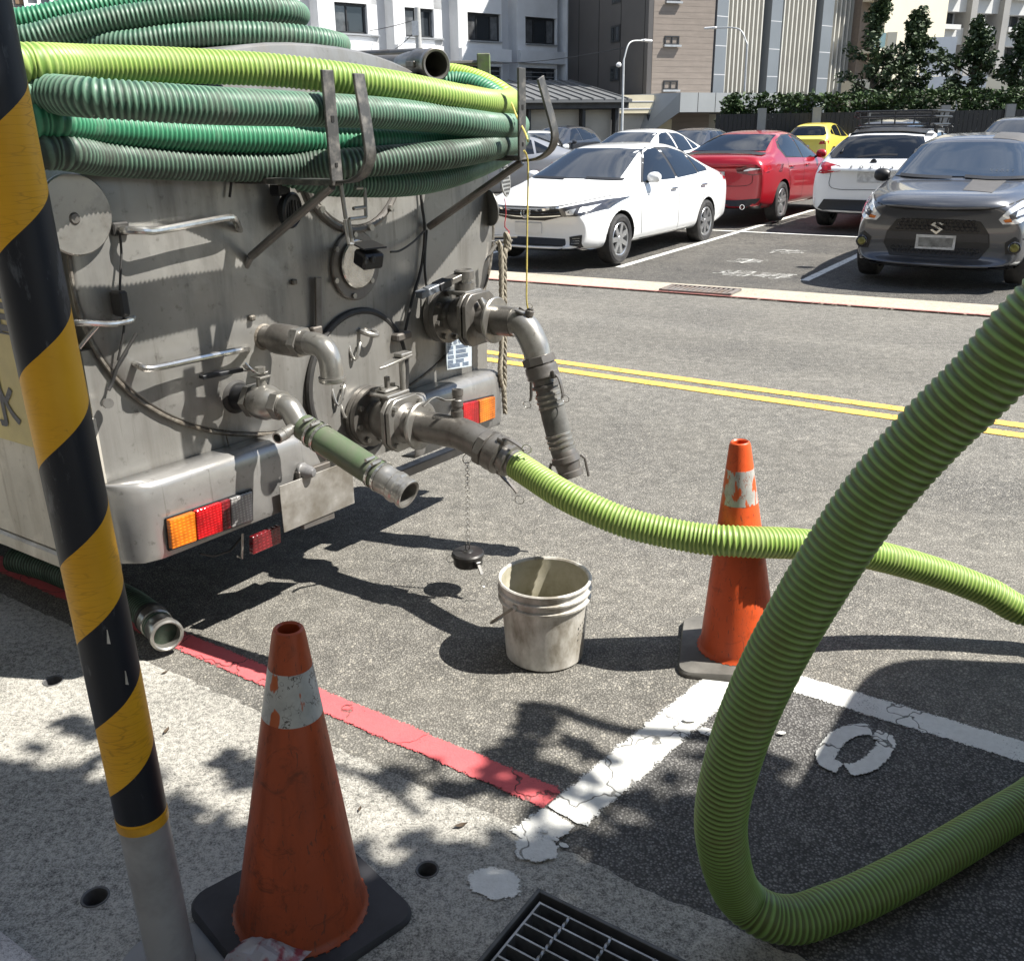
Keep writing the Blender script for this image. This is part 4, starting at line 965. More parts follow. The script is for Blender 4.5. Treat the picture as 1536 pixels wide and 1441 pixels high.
# roadside outlet: bigger flanged valve with long lever, elbow and hanging dark hose
S4, Z4 = 1.547, .912
q4 = lambda t, z=Z4, s=S4: L(s, t, z)
v4 = MB().lathe([(.05, .01), (.05, .04), (.112, .04), (.112, .064), (.108, .066), (.112, .068), (.112, .09), (.06, .094), (.058, .11), (.074, .13), (.080, .16), (.074, .19), (.08, .195), (.08, .24), (.060, .25), (.058, .30), (.056, .40)], q4(0), TD, 40).build('outlet_valve', m_cast, truck)
bolts(8, q4(.091), TD, .092, .012, .016, m_cast, v4)
for dt in (.198, .224):
    pts = []
    for k in range(4):
        th = pi/2*k+pi/4
        for j in (-.25, -.08, .08, .25): pts.append(q4(dt)+V((.118*cos(th+j), 0, .118*sin(th+j))))
    MB().prism(pts, (0, -.018, 0)).build('square_flange', m_cast, v4, bevel=.002)
MB().box(q4(.165, Z4+.10), (.11, .09, .016)).build('mounting_pad', m_castl, v4, bevel=.003)
MB().tube([q4(.165, Z4+.105), q4(.165, Z4+.135)], .040, 20).build('bonnet', m_cast, v4)
MB().tube([q4(.165, Z4+.135), q4(.165, Z4+.175)], .028, 18).build('stem', m_castl, v4)
h0 = q4(.165, Z4+.168); h1 = TP(628, 443, .12)
flatbar([h0, h0*.55+h1*.45], .045, .022, 'valve_handle', m_cast, v4, (0, -1, 0))
MB().lathe([(.001, 0), (.040, 0), (.040, .03), (.03, .036), (.02, .03), (.001, .032)], q4(.165, Z4+.15), (0, 0, 1), 24).build('handle_hub', m_cast, v4)
flatbar([h0*.62+h1*.38, h0*.38+h1*.62], .050, .028, 'handle_sleeve', m_black, v4, (0, -1, 0))
flatbar([h0*.42+h1*.58, h1], .040, .026, 'handle_grip', M('blue_grey_grip', (.13, .15, .18), .3, .3, .2, 30, (.3, .29, .27), .3, 20), v4, (0, -1, 0))
MB().tube([TP(720, 448, .26), TP(735, 478, .30)], .012, 12).build('locking_pin', m_castl, v4)
MB().lathe([(.086, .30), (.09, .304), (.09, .312), (.086, .316), (.055, .316), (.055, .30)], q4(0), TD, 40, closed=True).build('collar_ring', m_castl, v4)
e1 = TS(806, 531, S4); e2 = TS(815, 560, S4); de = (TS(832, 625, S4)-e1).normalized()
MB().tube(spline([q4(.39), q4(.42), q4(.455, Z4-.02), e1-de*.03, e1+de*.02], .01), .054, 30).build('drop_elbow', m_castl, v4)
cp4 = camlock(v4, e1+de*.005, de, .056, m_dsteel, length=.17)
tpx = TS(793, 505, S4)
tv = MB().lathe([(.015, 0), (.016, .03), (.021, .034), (.021, .05), (.017, .054), (.017, .07), (.020, .072), (.020, .088), (.014, .088), (.014, .05)], TS(785, 508, S4), (.18, -.12, 1), 18).build('air_nozzle', m_dsteel, v4)
flatbar([TS(793, 474, S4)+V((0, 0, 0)), TS(778, 463, S4)], .020, .006, 'nozzle_lever', m_dsteel, tv, (0, -1, 0))
for pts, r_ in (([TP(711, 363, -.02), TP(768, 361, .03)], .006), ([TP(712, 363, .0), TP(708, 410, .0)], .005), ([TP(745, 366, .02), TP(712, 412, .0)], .008), ([TP(735, 355, -.1), TP(775, 355, -.1)], .005)):
    MB().tube(pts, r_, 8).build('rope_bracket', m_cast, truck)
for x, y in ((596, 505), (605, 502)): MB().box(TP(x, y, .05), (.05, .05, .03)).build('latch_block', m_dsteel, truck, bevel=.006)

# ================================================================== HOSES AND LOOSE GEAR ON THE TRUCK
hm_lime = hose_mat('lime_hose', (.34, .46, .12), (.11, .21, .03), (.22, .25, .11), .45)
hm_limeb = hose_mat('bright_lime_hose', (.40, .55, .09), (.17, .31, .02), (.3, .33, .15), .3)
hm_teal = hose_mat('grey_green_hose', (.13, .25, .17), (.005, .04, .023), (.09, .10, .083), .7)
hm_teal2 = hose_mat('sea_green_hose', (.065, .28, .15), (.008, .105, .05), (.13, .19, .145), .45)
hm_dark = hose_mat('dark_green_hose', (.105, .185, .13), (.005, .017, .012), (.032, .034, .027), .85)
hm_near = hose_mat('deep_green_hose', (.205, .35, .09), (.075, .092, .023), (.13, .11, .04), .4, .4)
m_galvc = M('coupling_steel', (.42, .40, .36), .36, .8, .2, 20, (.13, .11, .09), .6, 18)
m_brown = hose_mat('pink_hose', (.50, .24, .19), (.2, .07, .05), (.1, .05, .04), .3)
tw = lambda l_: TM @ l_
def W_(pts): return [tw(TP(*q)) for q in pts]
def S_(pts, s): return [tw(TS(x, y, s)) for x, y in pts]
def coil(label, pts, R, mat, hand=1, amp=.0036, pitch=.0145, group='hoses coiled over the rear of the tanker'):
    o = hose_mesh('coiled_hose', pts, R, mat, None, pts[0], pitch, amp, 22, 5, hand); return tag(o, label, 'hose', group)
# kerb-side ends run forward along the tank
fwd = lambda x, y, s, ts: [tw(L(s, t_, (tw(TP(x, y, .1)).z))) for t_ in ts]
def lead(px, py, t0, z_add=0):
    P = TP(px, py, t0); return [tw(V((P.x-.10, 1.6, P.z+.06))), tw(V((P.x-.11, .6, P.z+.03))), tw(V((P.x-.06, -t0+.10, P.z)))]
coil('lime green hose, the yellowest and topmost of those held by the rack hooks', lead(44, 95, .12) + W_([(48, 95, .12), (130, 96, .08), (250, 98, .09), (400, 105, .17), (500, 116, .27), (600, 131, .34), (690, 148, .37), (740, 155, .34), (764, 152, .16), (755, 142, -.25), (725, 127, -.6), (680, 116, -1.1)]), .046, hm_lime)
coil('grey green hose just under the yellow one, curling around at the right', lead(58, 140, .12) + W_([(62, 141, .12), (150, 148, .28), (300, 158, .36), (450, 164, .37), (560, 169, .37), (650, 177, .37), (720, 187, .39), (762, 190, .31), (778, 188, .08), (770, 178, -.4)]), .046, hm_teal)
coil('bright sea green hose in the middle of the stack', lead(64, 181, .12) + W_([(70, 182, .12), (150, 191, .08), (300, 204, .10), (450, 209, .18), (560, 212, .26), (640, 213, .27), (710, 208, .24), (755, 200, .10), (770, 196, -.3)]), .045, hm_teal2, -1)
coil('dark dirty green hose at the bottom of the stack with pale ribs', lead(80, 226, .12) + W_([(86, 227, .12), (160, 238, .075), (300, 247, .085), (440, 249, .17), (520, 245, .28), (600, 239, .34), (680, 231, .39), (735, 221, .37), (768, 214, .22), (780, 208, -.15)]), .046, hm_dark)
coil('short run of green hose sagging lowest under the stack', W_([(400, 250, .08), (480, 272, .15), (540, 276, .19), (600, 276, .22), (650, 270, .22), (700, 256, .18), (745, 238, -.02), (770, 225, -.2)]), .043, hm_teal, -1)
coil('pink brown hose just showing through the gap under the yellow hose', W_([(70, 130, .05), (130, 128, .06), (180, 126, .06), (210, 127, .06), (235, 129, .055)]), .020, m_brown, 1, .002, .010)
coil('black hose end beside the pink one in the gap', W_([(240, 130, .05), (285, 131, .055), (330, 134, .05)]), .018, hose_mat('black_hose', (.03, .03, .03), (.01, .01, .01), (.05, .05, .045), .3), 1, .001, .012)
A_ = lambda pts: [at(*q) for q in pts]
coil('pale green hose of the upper coil, ending in a round bend below the white building', A_([(-120, 66, 2.95), (-40, 62, 2.95), (36, 59, 2.95), (102, 44, 2.97), (190, 28, 3.0), (305, 15, 3.05), (390, 13, 3.12), (432, 17, 3.2), (447, 22, 3.32), (440, 20, 3.48), (400, 12, 3.62), (330, 5, 3.7)]), .042, hm_teal)
coil('lower pale green hose of the upper coil, reaching furthest right', A_([(20, 72, 3.02), (110, 70, 3.02), (190, 66, 3.0), (257, 57, 3.02), (338, 52, 3.06), (420, 54, 3.12), (480, 61, 3.2), (506, 67, 3.32), (505, 66, 3.5), (470, 58, 3.7), (400, 50, 3.85)]), .041, hm_teal, -1)
coil('rearmost pale green hose of the upper coil running out of the top of the photo', A_([(-120, 40, 3.05), (-40, 36, 3.05), (34, 32, 3.05), (112, 17, 3.08), (176, 6, 3.12), (240, -3, 3.18), (330, -14, 3.25), (400, -18, 3.35)]), .042, hm_teal2)
coil('lime hose loop behind the steel pipe mouth', A_([(610, 112, 3.85), (660, 112, 3.8), (700, 118, 3.75), (735, 132, 3.7), (760, 150, 3.66), (772, 175, 3.66)]), .046, hm_limeb)
coil('dark green hose tucked behind the steel pipe mouth', A_([(600, 128, 3.62), (650, 125, 3.6), (690, 124, 3.6), (725, 134, 3.56), (752, 152, 3.52)]), .040, hm_teal2)
# steel suction pipe lying on the tank
p0, p1 = at(652, 97, 3.42), at(520, 98, 4.15)
sp_ = thing('suction_pipe', 'grey steel pipe with an open coupling mouth lying on top of the tank', 'pipe', p0); dp = (p0-p1).normalized(); z0 = V((0, 0, 0))
MB().tube([p1-p0, -dp*.16], .036, 20).build('pipe', m_dsteel, sp_)
MB().lathe([(.037, -.30), (.046, -.22), (.047, -.15), (.053, -.145), (.053, -.05), (.050, -.04), (.050, -.015), (.056, -.01), (.057, .012), (.052, .016), (.044, .014), (.042, -.02), (.040, -.18), (.001, -.2)], z0, dp, 36).build('coupling_mouth', m_cast, sp_)
for sg in (1, -1):
    u_ = V((0, 0, 1)).cross(dp).normalized()*sg; MB().box(-dp*.09+u_*.055, (.07, .012, .022), dp, u_.cross(dp)).build('cam_arm', m_dsteel, sp_, bevel=.003)
rr = at(575, 82, 4.3)
tag(MB().tube([at(500, 84, 4.5)-rr, at(632, 79, 4.1)-rr], .018, 12).build('pipe', m_cast, None), 'thin steel rail pipe lying on the tank behind the pipe mouth', 'pipe').location = rr
rr = at(735, 94, 3.9)
rk = thing('rail_post', 'rusty steel bar on a short post at the far edge of the tank', 'rail', rr)
MB().tube([at(664, 96, 3.9)-rr, at(735, 94, 3.9)-rr], .011, 8).build('bar', m_dsteel, rk)
c = at(726, 112, 3.92)-rr; MB().box(c, (.055, .06, .16)).build('post', M('mossy_steel', (.15, .15, .13), .8, .2, .3, 30, (.12, .22, .04), .6, 20), rk, bevel=.004)
# green stub hose on the kerb-side valve
m_lay = M('layflat_green', (.075, .125, .06), .42, 0, .2, 5, (.115, .12, .09), .75, 14)
te_w = tw(te); tp_w = tw(tp_); dw = (te_w-tp_w).normalized(); LN = (te_w-tp_w).length
st_ = thing('stub_hose', 'short smooth dark green hose with an open steel end, clamped on the left valve', 'hose', tp_w)
MB().tube([dw*.0, dw*.1, dw*(LN*.5), dw*(LN-.10), dw*(LN-.08)], [.041, .043, .0435, .043, .043], 32).build('hose_wall', m_lay, st_)
MB().lathe([(.045, LN-.10), (.046, LN-.085), (.044, LN-.08), (.044, LN-.055), (.048, LN-.05), (.048, LN-.035), (.043, LN-.03), (.043, LN-.014), (.047, LN-.01), (.047, LN), (.043, LN+.004), (.036, LN+.002), (.034, LN-.12), (.001, LN-.13)], z0, dw, 36).build('open_coupling', m_castl, st_)
for a_, r_ in ((.045, .0455), (.075, .0455), (LN-.13, .046), (LN-.105, .0465)):
    cl_ = MB().lathe([(r_, -.005), (r_+.0016, -.004), (r_+.0016, .004), (r_, .005), (r_-.003, 0)], dw*a_, dw, 32, closed=True).build('hose_clamp', m_chrome, st_)
    u_ = dw.cross(V((0, 0, 1))).normalized(); o_ = (V((0, 0, 1))*.8-u_*.0+u_*.3).normalized()
    MB().tube([dw*a_+o_*(r_+.007)-u_*.018, dw*a_+o_*(r_+.007)+u_*.018], .0055, 8).build('clamp_screw', m_castl, cl_)
# dark hose hanging off the roadside valve
hs = tw(e1+de*.15); path = [hs] + [tw(TS(x, y, S4)) for x, y in ((826, 602), (834, 635), (844, 672))]
he = tw(TS(857, 715, S4)); dh = (he-path[-1]).normalized()
hh = thing('hanging_hose', 'dirty grey rubber hose with steel couplings hanging from the far valve', 'hose', hs)
MB().tube([p-hs for p in spline(path+[path[-1]+dh*.03], .02)], .050, 28).build('hose_wall', M('grey_rubber_hose', (.075, .075, .07), .5, 0, .25, 8, (.20, .195, .18), .6, 9, None, .15, 200), hh)
for k in (0, 1, 2): MB().lathe([(.051, -.006), (.0535, -.004), (.0535, .004), (.051, .006), (.048, 0)], path[0]-hs+(path[1]-path[0]).normalized()*(.012+.022*k), (path[1]-path[0]), 30, closed=True).build('hose_clamp', m_galvc, hh)
for k in (0, 1, 2): MB().lathe([(.051, -.006), (.0535, -.004), (.0535, .004), (.051, .006), (.048, 0)], path[-1]-hs-dh*(.012+.022*k), dh, 30, closed=True).build('hose_clamp', m_galvc, hh)
MB().lathe([(.046, 0), (.05, .01), (.05, .03), (.056, .034), (.058, .055), (.05, .06), (.047, .09), (.052, .094), (.052, .115), (.045, .118), (.04, .06), (.001, .05)], path[-1]-hs+dh*.0, dh, 30).build('end_coupling', m_dsteel, hh)
for sg in (1, -1):
    u_ = dh.cross(V((0, 1, 0))).normalized()*sg; b_ = path[-1]-hs+dh*.045+u_*.06
    MB().tube([b_, b_+u_*.012+dh*.02, b_+u_*.006+dh*.09], .006, 8).build('cam_arm', m_dsteel, hh)
# hose end lying under the truck
c = G(246, 948, .075); hd = thing('hose_end', 'dirty ribbed hose with an open steel end poking out from under the tanker', 'hose', c)
bk2 = [c]+[G(x, y, z_) for x, y, z_ in ((224, 924, .075), (200, 905, .065), (165, 888, .06), (120, 872, .055), (70, 852, .055), (20, 838, .055))]
hose_mesh('hose_wall', [p-c for p in bk2], .050, hm_dark, hd, None, .0165, .004, 22, 5)
dd = (bk2[0]-bk2[1]).normalized()
MB().lathe([(.052, -.12), (.053, -.07), (.047, -.065), (.047, -.045), (.050, -.04), (.050, .01), (.055, .014), (.055, .03), (.048, .034), (.043, .03), (.041, -.1), (.001, -.11)], z0, dd, 32).build('open_coupling', m_castl, hd)
MB().lathe([(.053, -.13), (.0555, -.128), (.0555, -.115), (.053, -.113), (.05, -.12)], z0, dd, 30, closed=True).build('hose_clamp', m_rub, hd)
# working suction hose: truck -> past the cone -> loop out of the picture -> back down to the ground
h0w = tw(HOSE0)
sun_path = [h0w - (tw(dB+V((0, 0, 0)))-tw(V((0, 0, 0))))*.03, h0w] + [at(*q) for q in ((838, 738, 3.02), (890, 764, 2.95), (950, 787, 2.90), (1040, 806, 2.84), (1110, 812, 2.80), (1200, 816, 2.84), (1300, 830, 2.92), (1400, 857, 2.98), (1480, 887, 3.0), (1545, 917, 3.0))]
sun_path += [V((1.82, 2.62, .21)), V((1.97, 2.50, .30)), V((2.06, 2.30, .52)), V((2.05, 2.02, .90)), V((1.86, 1.68, 1.32)), V((1.62, 1.45, 1.54))]
loop_path = [V((1.62, 1.45, 1.54)), V((1.40, 1.30, 1.66)), V((1.14, 1.17, 1.72)), V((.92, 1.10, 1.68)), V((.80, 1.10, 1.58))]
near_path = [at(*q) for q in ((1560, 478, 1.18), (1480, 566, 1.235), (1390, 655, 1.30), (1300, 760, 1.37), (1225, 875, 1.44), (1160, 990, 1.52), (1112, 1100, 1.60), (1083, 1210, 1.70), (1086, 1280, 1.79))]
end_path = [G(1106, 1338, .13), G(1146, 1371, .075), G(1194, 1378, .054), G(1242, 1363, .05), G(1300, 1340, .05), G(1400, 1287, .05), G(1536, 1205, .05), G(1680, 1120, .05), V((1.75, 1.72, .05)), V((2.0, 1.45, .05)), V((1.95, 1.2, .05))]
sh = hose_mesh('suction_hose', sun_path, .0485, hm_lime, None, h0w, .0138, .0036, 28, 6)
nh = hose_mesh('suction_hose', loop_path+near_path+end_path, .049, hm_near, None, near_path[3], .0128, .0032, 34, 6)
jc = loop_path[0]-near_path[3]; jd = (loop_path[1]-loop_path[0]).normalized(); MB().lathe([(.045, -.12), (.055, -.11), (.055, -.04), (.062, -.03), (.062, .03), (.055, .04), (.055, .11), (.045, .12)], jc, jd, 28, closed=False).build('steel_joint', m_galvc, nh)
tag(sh, 'yellow green suction hose sagging from the middle valve across the front of the far cone', 'hose'); tag(nh, 'thick dark green suction hose looping down through the right foreground onto the asphalt', 'hose')
# dust cap hanging on a chain from the centre valve
cw = tw(TP(702, 838, .50)); ct = tw(TP(701, 690, .50)); cap = thing('dust_cap', 'round black coupling cap dangling on a thin chain under the middle valve', 'cap', cw)
m_capm = M('black_cap', (.03, .03, .03), .38, .5, .3, 20, (.08, .075, .07), .4, 12)
MB().lathe([(.001, -.02), (.050, -.022), (.054, -.016), (.054, .012), (.060, .014), (.060, .024), (.055, .030), (.02, .031), (.012, .037), (.001, .038)], z0, (0, 0, 1), 36).build('cap_body', m_capm, cap)
for th, nm in ((-.95, 1), (pi-.7, 0)):
    o_ = V((cos(th), sin(th), 0)); MB().box(o_*.062+V((0, 0, .0)), (.02, .022, .026), o_).build('cam_lug', m_capm, cap, bevel=.003)
    pts = [o_*.068+V((0, 0, .004)), o_*.078+V((0, 0, -.012)), o_*.098+V((0, 0, -.042))] if nm else [o_*.068, o_*.078, o_*.082+V((0, 0, -.012))]
    flatbar(pts, .014, .006, 'cam_arm', m_castl if nm else m_capm, cap, (-o_.y, o_.x, 0)); MB().ring(pts[-1]+o_*.008+V((0, 0, -.014)), (.3, -1, .2), .0145, .0016, 20, 6).build('pull_ring', m_castl, cap)
MB().ring(V((0, 0, .048)), (.5, -1, 0), .012, .0018, 18, 6, .7).build('shackle', m_capm, cap)
zc = .058; k = 0; top = (ct-cw)
while zc < top.z-.01:
    f_ = zc/top.z; MB().ring(V((top.x*f_, top.y*f_, zc+.006)), (1, .2, 0) if k % 2 else (.2, -1, 0), .0068, .0012, 12, 5).build('chain_link', m_castl, cap); zc += .0108; k += 1
MB().ring(top+V((0, 0, .006)), (.6, -1, 0), .018, .0018, 20, 6).build('split_ring', m_castl, cap)
# ropes and cords at the far corner
m_rope = M('grey_rope', (.30, .27, .21), .85, 0, .3, 90, (.15, .13, .1), .5, 40)
def rope(name, label, pts, r, twist, mat, cat='rope', strands=3):
    P = spline(pts, .006 if r > .004 else .02); n_ = len(P); o = None
    if r < .004: o = MB().tube(P, r, 6).build(name, mat, base=P[0])
    else:
        mb = MB()
        for sidx in range(strands):
            q_ = []
            for i in range(n_):
                d = (P[min(i+1, n_-1)]-P[max(i-1, 0)]).normalized(); x = d.cross(V((0, 1, .1))).normalized(); y = d.cross(x); th = i*twist+sidx*2*pi/strands
                q_.append(P[i]+x*r*.55*cos(th)+y*r*.55*sin(th))
            mb.tube(q_, r*.62, 6)
        o = mb.build(name, mat, base=P[0])
    return tag(o, label, cat)
r1 = rope('rope', 'twisted grey rope doubled over a bracket beside the tanker, ending in a knot', W_([(746, 362, .10), (751, 375, .11), (752, 440, .11), (752, 520, .11), (750, 560, .11), (756, 590, .11), (757, 603, .11)]), .010, .45, m_rope)
r2 = rope('rope', 'second strand of grey rope with a frayed tail hanging from the same bracket', W_([(762, 362, .09), (757, 385, .11), (757, 450, .11), (757, 530, .11), (757, 570, .11), (756, 590, .11), (758, 620, .11)]), .010, -.45, m_rope)
kn = MB(); c = tw(TP(761, 362, .10))
for k in range(3): kn.ring(c+V((0, 0, (k-1)*.012)), (1, -.3+.3*k, .3), .020, .010, 18, 8)
o = kn.build('rope_knot', m_rope, r1); o.matrix_world = Matrix.Translation((0, 0, 0)); o.location = -r1.location; o['kind'] = 'stuff'
rope('cord', 'thin yellow cord hanging straight from the right rack hook', W_([(786, 226, .47), (792, 245, .47), (791, 330, .47), (790, 420, .47), (790, 452, .47), (793, 468, .47)]), .0035, 1, M('yellow_cord', (.55, .45, .12), .7, 0, .2, 60), 'cord')
c_ = tw(TP(793, 474, .47)); dv = thing('hanging_tap', 'small dark steel tap dangling at the end of the yellow cord', 'tap', c_)
MB().lathe([(.012, -.03), (.014, -.02), (.014, 0), (.017, .002), (.017, .02), (.013, .022), (.013, .03)], z0, (.25, 0, 1), 16).build('tap_body', m_dsteel, dv); MB().box((-.03, 0, .012), (.05, .018, .006), (1, 0, -.45)).build('tap_lever', m_dsteel, dv); MB().ring(V((.004, 0, .036)), (0, 1, 0), .010, .002, 14, 6).build('ring', m_castl, dv)
rope('cord', 'yellow rope end tied over the top of the coils by the right hook', A_([(700, 128, 3.5), (745, 138, 3.45), (765, 152, 3.4), (775, 175, 3.38), (788, 200, 3.3), (793, 216, 3.28)]), .0035, 1, MATS['yellow_cord'], 'cord')
rope('cord', 'thin red string tied to the rope bracket', W_([(757, 298, .05), (759, 320, .05), (757, 340, .05), (764, 348, .05), (758, 360, .06)]), .0025, 1, M('red_string', (.35, .03, .04), .8), 'string')
# ================================================================== CARS
def lerp_tab(tab, x):
    if x <= tab[0][0]: return tab[0][1]
    for (a, u), (b, v) in zip(tab, tab[1:]):
        if x <= b: return u+(v-u)*(x-a)/(b-a)
    return tab[-1][1]
def glassm(name, tint):
    m, t, p, n, l = nodes(name); p.inputs['Base Color'].default_value = rgba(tint); p.inputs['Roughness'].default_value = .03
    p.inputs['Specular IOR Level'].default_value = .75; p.inputs['IOR'].default_value = 1.52; MATS[name] = m; return m
m_glass = glassm('tinted_glass', (.008, .010, .013)); m_wshield = glassm('windscreen_glass', (.022, .028, .038))
def carpaint(name, col, metal=0.0, rough=.28):
    return M(name, col, rough, metal, .03, 2, tuple(c*.8+.02 for c in col), .25, 1.5, None, 0, 60, 1.0)
m_cw = carpaint('white_car_paint', (.78, .79, .79)); m_cr = carpaint('red_car_paint', (.40, .008, .018), .35); m_cg = carpaint('grey_car_paint', (.085, .09, .102), .45)
m_cd = carpaint('dark_car_paint', (.03, .033, .04), .3); m_cy = carpaint('yellow_car_paint', (.75, .62, .10)); m_cs = carpaint('silver_car_paint', (.30, .31, .33), .5)
m_trim = M('black_trim', (.014, .014, .015), .45, 0, .2, 20); m_gap = M('panel_gap', (.01, .01, .01), .8)
m_alloy = M('alloy_rim', (.62, .63, .64), .28, .85, .06, 10); m_tyre = M('tyre_rubber', (.022, .022, .023), .75, 0, .2, 20, (.07, .065, .06), .3, 10)
m_lampc = M('headlamp_chrome', (.74, .77, .80), .12, .35, .22, 14, None, 0, 3, None, 0, 60, 1.0); m_lampd = M('headlamp_dark', (.05, .05, .055), .1, .3, .4, 12, None, 0, 3, None, 0, 60, 1.0)
m_tail = M('tail_lamp_red', (.40, .012, .02), .12, .1, .3, 10, None, 0, 3, None, 0, 60, 1.0); m_chr = M('chrome_trim', (.72, .73, .74), .1, 1.0, .05, 10)
m_plt = M('number_plate', (.62, .63, .63), .5, 0, .25, 14, (.35, .35, .35), .6, 16)
m_pltd = M('smudged_plate', (.16, .165, .16), .5, 0, .6, 16)
def make_car(name, label, loc, heading, sp, paint, group=None):
    t = thing(name, label, sp.get('cat', 'car'), loc, heading, group)
    Lc, Wc = sp['L'], sp['W']/2; ds = sp['ds']; top = sp['top']; belt = sp['belt']; plan = sp['plan']; wr = sp['wr']*Wc
    c0, c1, c2, c3 = sp['gl']; zb0 = sp.get('zb', .20); rings = []
    for d in ds:
        zt = lerp_tab(top, d); wm = Wc*lerp_tab(plan, d); zs = min(lerp_tab(belt, d), zt-.035)
        zb = zb0 + lerp_tab([(0, .05), (.25, 0), (Lc-.35, .02), (Lc, .07)], d)
        if d <= c0 or d >= c3: w4, z4 = wm*.78, zt-.012
        elif d < c1: u = (d-c0)/(c1-c0); w4, z4 = wm*.80*(1-u)+wr*u, zt-.02-.03*u
        elif d > c2: u = (d-c2)/(c3-c2); w4, z4 = wr*(1-u)+wm*.80*u, zt-.05+.03*u
        else: w4, z4 = wr, zt-.05
        h = zs-zb
        sec = [(0, zb), (wm*.80, zb), (wm*.955, zb+.05), (wm*.99, zb+.16), (wm, zb+h*.55), (wm*.99, zs-.09), (wm*.945, zs), (w4, z4), (w4*.62, zt-.008), (0, zt)]
        x = Lc/2-d; ring = []
        for y, z in sec + [(-y, z) for y, z in sec[-2:0:-1]]:
            k = (y/Wc)**2; xx = x
            if d < 1.0: xx -= sp.get('fb', .22)*k*(1-d)
            if d > Lc-.9: xx += sp.get('rb', .14)*k*(d-(Lc-.9))/.9
            if d < .12: xx -= sp.get('fr', .10)*max(0, (zt*.86-z))*0 + .0
            ring.append(V((xx, y, z)))
        rings.append(ring)
    n_ = len(rings[0]); vs_ = [p for r in rings for p in r]
    fs = [(i*n_+k, i*n_+(k+1) % n_, (i+1)*n_+(k+1) % n_, (i+1)*n_+k) for i in range(len(rings)-1) for k in range(n_)]
    for e, sg in ((0, 1), (len(rings)-1, -1)):             # end caps: an inner ring, then strips
        o = len(vs_); cz = sum(p.z for p in rings[e])/n_; inner = [V((p.x+sg*.012, p.y*.9, cz+(p.z-cz)*.86)) for p in rings[e]]
        vs_ += inner; fs += [(e*n_+k, e*n_+(k+1) % n_, o+(k+1) % n_, o+k) for k in range(n_)]
        h_ = n_//2
        for k in range(h_):
            a, b, c, d_ = k, k+1, (n_-k-1) % n_, (n_-k) % n_
            if k == 0: fs.append((o+0, o+1, o+n_-1))
            elif k == h_-1: fs.append((o+k, o+k+1, o+n_-k))
            else: fs.append((o+k, o+k+1, o+n_-k-1, o+n_-k))
    body = MB().add(vs_, fs).build('body', [paint, m_gap], t, sharp=180)
    R = sp['R']; cut = MB()
    for d in sp['ax']:
        for sy in (1, -1): cut.cyl((Lc/2-d, sy*(Wc-.26), R), (Lc/2-d, sy*(Wc+.2), R), R+.045, 28)
    co = cut.build('cutter', m_gap, smooth=False); co.parent = t
    md = body.modifiers.new('s', 'SUBSURF'); md.levels = 2; md.render_levels = 2
    md = body.modifiers.new('b', 'BOOLEAN'); md.operation = 'DIFFERENCE'; md.object = co; md.solver = 'EXACT'
    dg = bpy.context.evaluated_depsgraph_get(); dg.update(); me = bpy.data.meshes.new_from_object(body.evaluated_get(dg))
    body.modifiers.clear(); body.data = me
    bpy.data.objects.remove(co)
    bm = bmesh.new(); bm.from_mesh(me)
    cx = [Lc/2-d for d in sp['ax']]
    for f in bm.faces:
        c = f.calc_center_median(); f.smooth = True
        for x_ in cx:
            if (c.x-x_)**2+(c.z-R)**2 < (R+.047)**2 and abs(c.y) < Wc*.995 and abs(c.y) > Wc-.3:
                nl = f.normal
                if abs(nl.y) > .95 and abs(c.y) < Wc-.2 or abs((V((c.x-x_, 0, c.z-R)).length)-(R+.045)) < .012: f.material_index = 1 if len(me.materials) > 1 else 0
    for e in bm.edges:
        if len(e.link_faces) == 2 and e.calc_face_angle(0) > radians(40): e.smooth = False
    if len(me.materials) < 2: me.materials.append(m_gap)
    bm.to_mesh(me); bvh = BVHTree.FromBMesh(bm); bm.free()
    def hit(ax, u, v):
        o, d = {'F': (V((6, u, v)), V((-1, 0, 0))), 'B': (V((-6, u, v)), V((1, 0, 0))), 'L': (V((u, 4, v)), V((0, -1, 0))), 'R': (V((u, -4, v)), V((0, 1, 0))), 'T': (V((u, v, 5)), V((0, 0, -1)))}[ax]
        h = bvh.ray_cast(o, d)
        if h[0] is None:
            h = bvh.find_nearest(V((u, 0, v)) if ax in 'LR' else V((Lc/2 if ax == 'F' else -Lc/2, u, v)))
        return h[0], (h[1] if h[1].dot(-d) > 0 else -h[1])
    def patch(nm, poly, ax, mat, off=.005, res=.07, par=None):
        P = []
        for a, b in zip(poly, poly[1:]+poly[:1]):
            k = max(1, int((V(b)-V(a)).length/res)); P += [V(a).lerp(V(b), i/k) for i in range(k)]
        nb = len(P); pts = [V((p.x, p.y)) for p in P]
        xs = [p.x for p in P]; ys = [p.y for p in P]
        def ins(x, y):
            c = False
            for i in range(nb):
                a, b = P[i], P[i-1]
                if (a.y > y) != (b.y > y) and x < (b.x-a.x)*(y-a.y)/(b.y-a.y)+a.x: c = not c
            return c
        y = min(ys)+res*.6
        while y < max(ys):
            x = min(xs)+res*.6
            while x < max(xs):
                if ins(x, y) and min((V((x, y))-p).length for p in P) > res*.4: pts.append(V((x, y)))
                x += res
            y += res
        v2, _, f2, *_r = delaunay_2d_cdt(pts, [(i, (i+1) % nb) for i in range(nb)], [], 1, 1e-6)
        f2 = [f for f in f2 if ins(*((v2[f[0]]+v2[f[1]]+v2[f[2]])/3))]
        H = [hit(ax, q.x, q.y) for q in v2]
        mb = MB(); k = len(v2)
